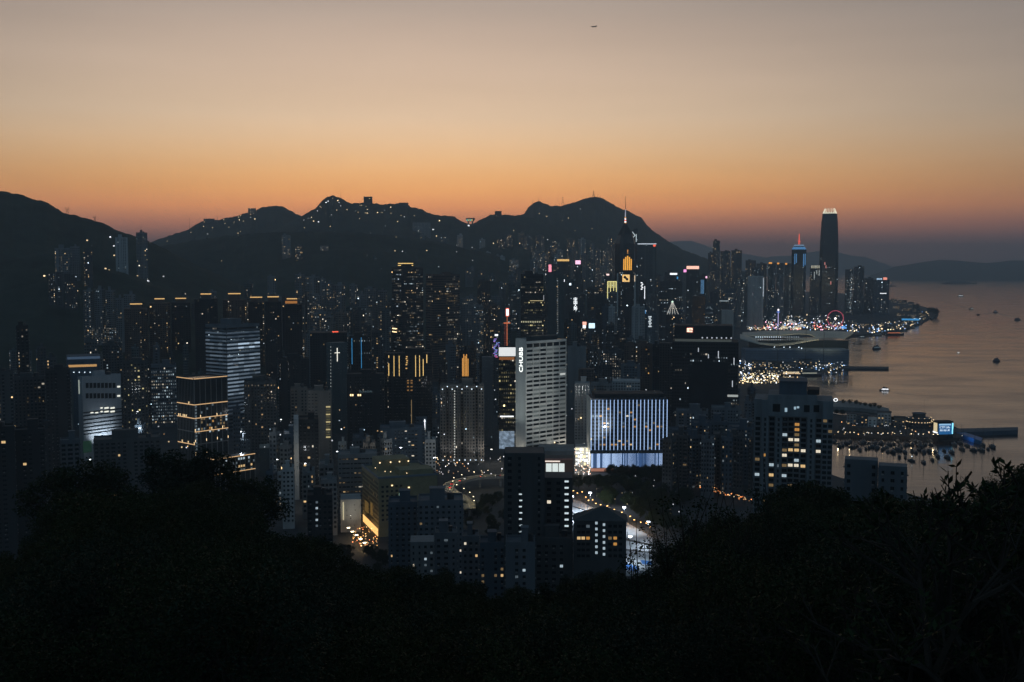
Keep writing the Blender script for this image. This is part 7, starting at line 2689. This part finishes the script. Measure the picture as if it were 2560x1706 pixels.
MB().prism([(5.2 * s_, -.2), (7.8 * s_, -.2), (7.8 * s_, .2), (5.2 * s_, .2)], 1.2, 7, top=[(7.0 * s_, -.15), (8.2 * s_, -.15), (8.2 * s_, .15), (7.0 * s_, .15)]).obj('tail_fin', PM, r)

# street lamps between the blocks, all but a few added for light spill
for i, (px, py, e, c) in enumerate(((341, 1030, 5000, (.9, .95, 1)), (331, 1072, 4000, (.9, .95, 1)), (346, 1071, 4000, (.9, .95, 1)), (222, 1150, 3000, (1, .85, .6)), (690, 1150, 4000, (1, .8, .5)), (760, 1160, 4000, (.9, .95, 1)), (840, 1130, 4000, (1, .85, .6)), (1000, 1120, 5000, (.9, .95, 1)),
                                    (1085, 1145, 5000, (.95, .97, 1)), (600, 1080, 5000, (.85, .93, 1)), (700, 1050, 4000, (.9, .95, 1)))):
    Yg = 880 + (1150 - py) * 1.4
    g = at(px, py, Yg)
    zz = max(4, g.z - 9)
    street_lamp((g.x, g.y, zz), 9, emi('block_lamp', (.92, .96, 1), 7), e, c, 'bright lamp between the city blocks, %s from the left' % ('second', 'third', 'fourth', 'first', 'sixth', 'eighth', 'ninth', 'tenth', 'eleventh', 'fifth', 'seventh')[i], 'lamps between the blocks', 1.0, .3, .6)
# ---------------------------------------------------------------- trees
def leaf_mat(name, col, tr=.25):
    m = bpy.data.materials.new(name)
    m.use_nodes = True
    t = m.node_tree
    b = t.nodes['Principled BSDF']
    b.inputs['Roughness'].default_value = .6
    b.inputs['Specular IOR Level'].default_value = .08
    g = t.nodes.new('ShaderNodeNewGeometry')
    r = t.nodes.new('ShaderNodeMapRange')
    r.inputs[3].default_value, r.inputs[4].default_value = .7, 1.35
    t.links.new(g.outputs['Random Per Island'], r.inputs[0])
    x = t.nodes.new('ShaderNodeMix')
    x.data_type, x.blend_type = 'RGBA', 'MULTIPLY'
    x.inputs[0].default_value = 1
    x.inputs[6].default_value = (*col, 1)
    t.links.new(r.outputs[0], x.inputs[7])
    t.links.new(x.outputs[2], b.inputs['Base Color'])
    return m


LEAF = [leaf_mat('leaf_dark', (.019, .03, .012)), leaf_mat('leaf_olive', (.026, .034, .012)), leaf_mat('leaf_blue', (.016, .028, .017))]
BARK = mat('bark', (.03, .025, .02), rough=.9, var=.4, scale=3)


def leaf_cloud(b, clumps, n, size, R, long=1.9):
    """leaves: small folded blades spread through clump volumes"""
    tot = sum(r ** 2 for _, r in clumps)
    for c, r in clumps:
        k = int(n * r * r / tot)
        for _ in range(k):
            d = Vector((R.gauss(0, 1), R.gauss(0, 1), R.gauss(0, 1))).normalized() * r * (R.random() ** .4)
            p = c + d
            a = Vector((R.gauss(0, 1), R.gauss(0, 1), R.gauss(0, .6) - .1)).normalized()
            u = a.orthogonal().normalized()
            u = (Matrix.Rotation(R.uniform(0, 2 * pi), 3, a) @ u)
            s = size * R.uniform(.6, 1.3)
            q0, q1 = p - a * s * long / 2, p + a * s * long / 2
            b.face([q0, p + u * s * .5, q1, p - u * s * .5])


def make_tree(h, cr, nleaf, lsize, seed, m, nclump=16, low=.3, spread=1.0, twigs=True):
    R = random.Random(seed)
    t = MB()
    tips = []
    top = Vector((R.uniform(-.05, .05) * h, R.uniform(-.05, .05) * h, h * .62))
    t.tube((0, 0, -1.5), top * .55, h * .035, h * .026, n=7)
    t.tube(top * .55, top, h * .026, h * .012, n=6)
    for i in range(nclump):
        a = 2 * pi * (i * .382) + R.uniform(-.4, .4)
        z = h * (low + (1 - low) * ((i + .5) / nclump)) * .93
        fr = sin(pi * min(1, max(.12, (z / h - low * .7) / (1.12 - low * .7)))) ** .7
        rr_ = cr * spread * fr * R.uniform(.35, .95)
        tip = Vector((cos(a) * rr_, sin(a) * rr_, z))
        st = top * R.uniform(.4, .95)
        mid = st.lerp(tip, .5) + Vector((0, 0, -.03 * h))
        t.tube(st, mid, h * .010, h * .007, n=4, cap=False)
        t.tube(mid, tip, h * .007, h * .002, n=4, cap=False)
        tips.append((tip, cr * R.uniform(.24, .38)))
    tips.append((top + Vector((0, 0, h * .22)), cr * .4))
    c = MB()
    leaf_cloud(c, tips, nleaf, lsize, R)
    return t.mesh('trunk', BARK), c.mesh('crown', m)


PROTO_FAR = [make_tree(8.5, 4.6, 8000, .19, 300 + i, LEAF[i % 3], 16) for i in range(5)]
PROTO_NEAR = [make_tree(7.5, 3.2, 15000, .068, 400 + i, LEAF[i % 3], 26, low=.22) for i in range(4)]


def make_twiggy(h, seed, m):
    """open crown: forking branches with whorls of leaves at the twig ends"""
    R = random.Random(seed)
    t, c = MB(), MB()
    ends = []

    def grow(p, d, L, r, lev):
        q = p + d * L
        t.tube(p, q, r, r * .62, n=5 if lev < 2 else 4, cap=False)
        if lev == 5:
            ends.append((q, d))
            return
        for _ in range(3 if lev else 5):
            a = Vector((R.gauss(0, 1), R.gauss(0, 1), R.gauss(.25, .6))).normalized()
            nd_ = (d * (.9 if lev else .5) + a * .85).normalized()
            if nd_.z < -.1:
                nd_.z = .1
            grow(p + d * L * R.uniform(.7, 1.0), nd_, L * R.uniform(.5, .72), r * .6, lev + 1)
    grow(Vector((0, 0, -1)), Vector((.05, 0, 1)), h * .40, h * .013, 0)
    for q, d in ends:
        for k in range(R.choice((4, 5, 6))):
            a = (d + Vector((R.gauss(0, .8), R.gauss(0, .8), R.gauss(0, .6)))).normalized()
            s_ = R.uniform(.026, .046)
            u = a.cross(Vector((R.gauss(0, 1), R.gauss(0, 1), 1))).normalized()
            p0 = q - d * R.uniform(0, .18)
            c.face([p0, p0 + a * s_ * 1.3 + u * s_ * .55, p0 + a * s_ * 3.0, p0 + a * s_ * 1.3 - u * s_ * .55])
    return t.mesh('trunk', BARK), c.mesh('crown', m)


PROTO_EDGE = [make_twiggy(7.5, 500 + i, LEAF[i % 2]) for i in range(3)]


def tree(pr, loc, sc, rot, lab, grp=None, name='tree', sz=1.0):
    r = empty(name, loc, rot)
    r.scale = (sc, sc, sc * sz)
    put('trunk', pr[0], r)
    put('crown', pr[1], r)
    tag(r, lab, 'tree', grp)
    return r


R = random.Random(71)
HILL_TREES = 0
# hillside trees: rings outward from the viewpoint, tops kept under the tree line seen in the photo
r_ = 34.0
while r_ < 330:
    far = r_ > 95
    crown = (4.3 if far else 3.0)
    step = max(crown * 1.3, r_ * .085)
    n = int(radians(54) * r_ / step) + 1
    for i in range(n):
        a = radians(-27 + 54 * (i + R.random() * .9) / n)
        rr2 = r_ * R.uniform(.93, 1.08)
        x, y = rr2 * sin(a), rr2 * cos(a)
        px = CX + F * x / y
        if not -90 < px < 2650:
            continue
        z = hill_z(x, y)
        hw = crown * .8 / rr2 * F
        lim = EYE - y * (max(canopy_t(px + hw * q) for q in (-1, -.6, -.3, 0, .3, .6, 1)) + .004)   # tree line height here
        pr = R.choice(PROTO_FAR if far else PROTO_NEAR)
        hgt = (lim - z)
        if hgt < 2.0:
            continue
        sc = min(1.2, hgt / (9.6 if far else 8.4)) * R.uniform(.84, 1.0)
        if px < 720:
            lb, gp_ = 'dark rounded tree on the left wooded slope', 'trees of the left slope'
        elif px < 1600:
            lb, gp_ = 'dark leafy tree in the lower middle below the blocks', 'trees of the middle hollow'
        else:
            lb, gp_ = 'dark leafy tree on the right wooded slope', 'trees of the right slope'
        if not far:
            lb, gp_ = lb.replace('dark', 'near dark small leaved'), gp_ + ' nearest the viewpoint'
        tree(pr, (x, y, z - .3), sc, R.uniform(0, 6.28), lb, gp_)
        HILL_TREES += 1
    r_ *= 1.155
# broad crowns that shape the left tree line
for px, py, rr2, sc, lab in ((432, 1128, 250, 1.5, 'tall round tree standing before the gold banded tower'), (505, 1146, 255, 1.2, 'second round tree right of the tall one before the gold banded tower'), (160, 1168, 240, 1.4, 'broad dark tree crown at the left under the slim pale edged tower'),
                             (255, 1172, 245, 1.3, 'broad dark tree crown below the broad low dark block'), (630, 1200, 255, 1.15, 'round tree right of the low gold edged block')):
    p = at(px, py, rr2)
    z = hill_z(p.x, p.y)
    k = max(.9, (p.z - z) / 8.5)
    tree(PROTO_FAR[int(px) % 5], (p.x, p.y, z - .3), k, px, lab)
# branchy trees at the right that rise against the water
for i, (px, py, rr2, lab) in enumerate(((2542, 1005, 26, 'open twiggy tree rising at the right edge against the water'), (2512, 1078, 28, 'second twiggy tree left of the right edge one'), (2462, 1150, 30, 'low twiggy tree under the blue jetty'), (2405, 1165, 32, 'leafy sapling below the advertising block'),
                                        (2345, 1185, 31, 'leftmost sapling before the moored yachts'), (2566, 1060, 23, 'dense near sapling in the right corner of the tree line'))):
    p = at(px, py, rr2)
    z = hill_z(p.x, p.y)
    pr = PROTO_EDGE[i % 3]
    k = .97 * (p.z - z) / max(v.co.z for v in pr[0].vertices)
    tree(pr, (p.x, p.y, z - .2), k, i * 1.7, lab, sz=1.0)
# bare branches in front of the courts
b = MB()
R2 = random.Random(5)
p = at(1600, 1420, 60)
rt_ = empty('bare_tree', (p.x, p.y, hill_z(p.x, p.y)))
top_ = Vector((0, 0, p.z - rt_.location.z))
b.tube((0, 0, -1), top_ * .6, .12, .08, n=6)
for q in ((1568, 1330), (1590, 1300), (1575, 1350), (1610, 1345), (1585, 1390), (1625, 1320)):
    e_ = at(*q, 60 + R2.uniform(-2, 2)) - rt_.location
    mid = top_ * .6 + (e_ - top_ * .6) * .5 + Vector((R2.uniform(-.3, .3), 0, R2.uniform(-.2, .3)))
    b.tube(top_ * .6, mid, .045, .03, n=5)
    b.tube(mid, e_, .03, .012, n=5)
    e2 = mid + (e_ - mid) * .5
    b.tube(e2, e2 + Vector((R2.uniform(-.6, .6), R2.uniform(-.3, .3), R2.uniform(.2, .7))), .016, .006, n=4)
b.obj('trunk', BARK, rt_)
c_ = MB()
leaf_cloud(c_, [(at(*q, 60) - rt_.location, .5) for q in ((1568, 1400), (1592, 1425), (1600, 1370), (1562, 1425))], 260, .1, R2)
c_.obj('crown', LEAF[0], rt_)
tag(rt_, 'bare branched tree crossing the floodlit right court', 'tree')
tc_ = [(1672, 1235, 70, 'bare forked branches at the right middle above the trees'), (1850, 1215, 75, 'thin bare branches right of the middle'), (1770, 1205, 66, 'bare branches crossing the orange road lamps'), (1715, 1172, 62, 'tall bare branches left of the orange road lamps'), (1930, 1150, 70, 'thin bare branches before the marina apartment tower')]
for px, py, Y_, lab in tc_:
    p = at(px, py, Y_)
    z = hill_z(p.x, p.y)
    r0 = empty('bare_tree', (p.x, p.y, z))
    b = MB()
    H_ = p.z - z
    b.tube((0, 0, -1), (0, 0, H_ * .5), .1, .07, n=6)
    for i in range(7):
        t_ = i * .9
        e_ = Vector((cos(t_) * 1.6, sin(t_) * 1.2, H_ * R2.uniform(.7, 1.05)))
        b.tube((0, 0, H_ * .5), e_ * .6 + Vector((0, 0, H_ * .2)), .05, .03, n=4)
        b.tube(e_ * .6 + Vector((0, 0, H_ * .2)), e_, .03, .01, n=4)
    b.obj('trunk', BARK, r0)
    c_ = MB()
    leaf_cloud(c_, [(Vector((cos(i) * 1.3, sin(i), H_ * .8)), .6) for i in range(4)], 160, .11, R2)
    c_.obj('crown', LEAF[0], r0)
    tag(r0, lab, 'tree')

# undergrowth between the trees
b = MB()
R = random.Random(13)
cl = []
for _ in range(1900):
    a = radians(R.uniform(-27, 27))
    q = 30 * (300 / 30) ** (R.random() ** 1.2)
    x, y = q * sin(a), q * cos(a)
    cl.append((Vector((x, y, hill_z(x, y) + R.uniform(.2, 1.2) * (1 + q / 200))), .5 + q * .010))
for c, r in cl:
    leaf_cloud(b, [(c, r)], 60, .05 + c.y * .0007, R)
o = b.obj('undergrowth', LEAF[0])
tag(o, 'dense dark undergrowth covering the slope between the trees', kind='stuff')

# park trees
R = random.Random(23)
PARK = []
for px, py in ([(1528 + i * 9.5, 1158 + (i * 37 % 11)) for i in range(15)] + [(R.uniform(1440, 1720), R.uniform(1175, 1300)) for _ in range(72)] + [(R.uniform(1380, 1450), R.uniform(1175, 1240)) for _ in range(8)]):
    sc_ = R.uniform(1.15, 1.6)
    yb_ = py + 25.5 * sc_
    if px > 1424 and yb_ > 1222 + (px - 1430) * .52:
        continue
    PARK.append((px, yb_, sc_))
for px, py, sc_ in PARK:
    g = gp(px, py, 4)
    tree(R.choice(PROTO_FAR), (g.x, g.y, 3.8), sc_, R.uniform(0, 6), 'dark park tree between the blue striped hotel and the sodium lamps', 'park trees', 'park_tree')
for i, (px, py) in enumerate(((2091, 1003), (2108, 1004), (2125, 1006), (2140, 1007), (2150, 1009), (2163, 1011), (2176, 1013), (2187, 1014), (2198, 1018))):
    g = gp(px, py + 5, 4.5)
    tree(PROTO_FAR[i % 5], (g.x, g.y, 4.3), R.uniform(.55, .8), i, 'small tree on the long low breakwater', 'breakwater trees')
for i, (px, py) in enumerate(((2092, 1028), (2106, 1030), (2140, 1045), (2150, 1046), (2168, 1052), (2232, 1050), (2335, 1062), (2322, 1058))):
    g = gp(px, py + 8, 4)
    tree(PROTO_FAR[i % 5], (g.x, g.y, 3.8), R.uniform(.7, .95), i, 'small tree among the marina clubhouses', 'marina trees')
for i, (px, py) in enumerate(((2324, 774), (2330, 776), (2336, 778), (2340, 782), (2293, 765), (2288, 768))):
    g = gp(px, py + 8, 5)
    tree(PROTO_FAR[i % 5], (g.x, g.y, 5), R.uniform(2.2, 3.0), i, 'tree clump on the tip of the headland', 'headland trees')
g = gp(2089, 1009, 4.5)
r = empty('ring_sign', (g.x, g.y, 4.4))
MB().box(-.3, .3, -.2, .2, 0, 3).obj('post', METAL, r)
b = MB()
for k in range(16):
    t0, t1 = 2 * pi * k / 16, 2 * pi * (k + 1) / 16
    b.tube((2.6 * cos(t0), 0, 5 + 2 * sin(t0)), (2.6 * cos(t1), 0, 5 + 2 * sin(t1)), .55, n=5, cap=False)
b.obj('ring', WSIGN, r)
tag(r, 'white lit ring sign at the near end of the long breakwater', 'sign')

# trees around the flyover and below the yellow block
R = random.Random(37)
for i in range(22):
    px, py = (R.uniform(1165, 1262), R.uniform(1235, 1345)) if i < 16 else (R.uniform(1100, 1165), R.uniform(1255, 1290))
    g = gp(px, py + 20, 4)
    tree(R.choice(PROTO_FAR), (g.x, g.y, 3.8), R.uniform(.8, 1.15), R.uniform(0, 6), 'dark street tree between the flyover and the black centre tower', 'flyover trees', 'street_tree')
for i in range(11):
    px, py = R.uniform(905, 975), R.uniform(1372, 1420)
    if i < 5:
        px, py = R.uniform(850, 872), R.uniform(1362, 1400)
    g = gp(px, py + 16, 4)
    tree(R.choice(PROTO_FAR), (g.x, g.y, max(3.8, city_z(g.x, g.y) - .3)), R.uniform(.7, 1.0), R.uniform(0, 6), 'dark street tree beside the orange junction', 'junction trees', 'street_tree')
# ---------------------------------------------------------------- a label of its own for every remaining building
NTH = ['first', 'second', 'third', 'fourth', 'fifth', 'sixth', 'seventh', 'eighth', 'ninth', 'tenth', 'eleventh', 'twelfth', 'thirteenth', 'fourteenth', 'fifteenth', 'sixteenth', 'seventeenth', 'eighteenth', 'nineteenth', 'twentieth', 'twenty-first', 'twenty-second', 'twenty-third', 'twenty-fourth', 'twenty-fifth']
LMK = [o for o in BLD if getattr(o, 'short', None)]
COLW = dict(dark='dark grey', black='black', grey='grey', pale='pale grey', white='white', brown='brown', warm='brownish grey', blue='blue grey', teal='slate grey', yellow='yellow', red='reddish', steel='steel grey')
NAMEW = {'apartment_tower': 'apartment tower', 'office_tower': 'office tower', 'hillside_block': 'hillside house block', 'apartment_block': 'apartment block'}
buck = {}
for o in BLD:
    if o.lab:
        continue
    best = min(LMK, key=lambda l: abs(l.px - o.px) + 1.1 * abs(l.yt - o.yt))
    side = 'right' if o.px >= best.px else 'left'
    noun = NAMEW.get(o.name, 'tower')
    wpx = o.w * F / o.Y
    buck.setdefault((best.short, side, noun), []).append((abs(o.px - best.px), o, wpx))
for (sh, side, noun), lst in buck.items():
    lst.sort(key=lambda t: t[0])
    for i, (d, o, wpx) in enumerate(lst):
        adj = 'slim ' if wpx < 17 else 'broad ' if wpx > 34 else ''
        pos = ('beside' if False else '%s to the %s of' % (NTH[min(i, 24)], side))
        o.root['label'] = '%s%s %s, %s %s' % (adj, COLW[o.wall], noun, pos, sh) if len(('%s%s %s, %s %s' % (adj, COLW[o.wall], noun, pos, sh)).split()) <= 16 else '%s, %s %s' % (noun, pos, sh)
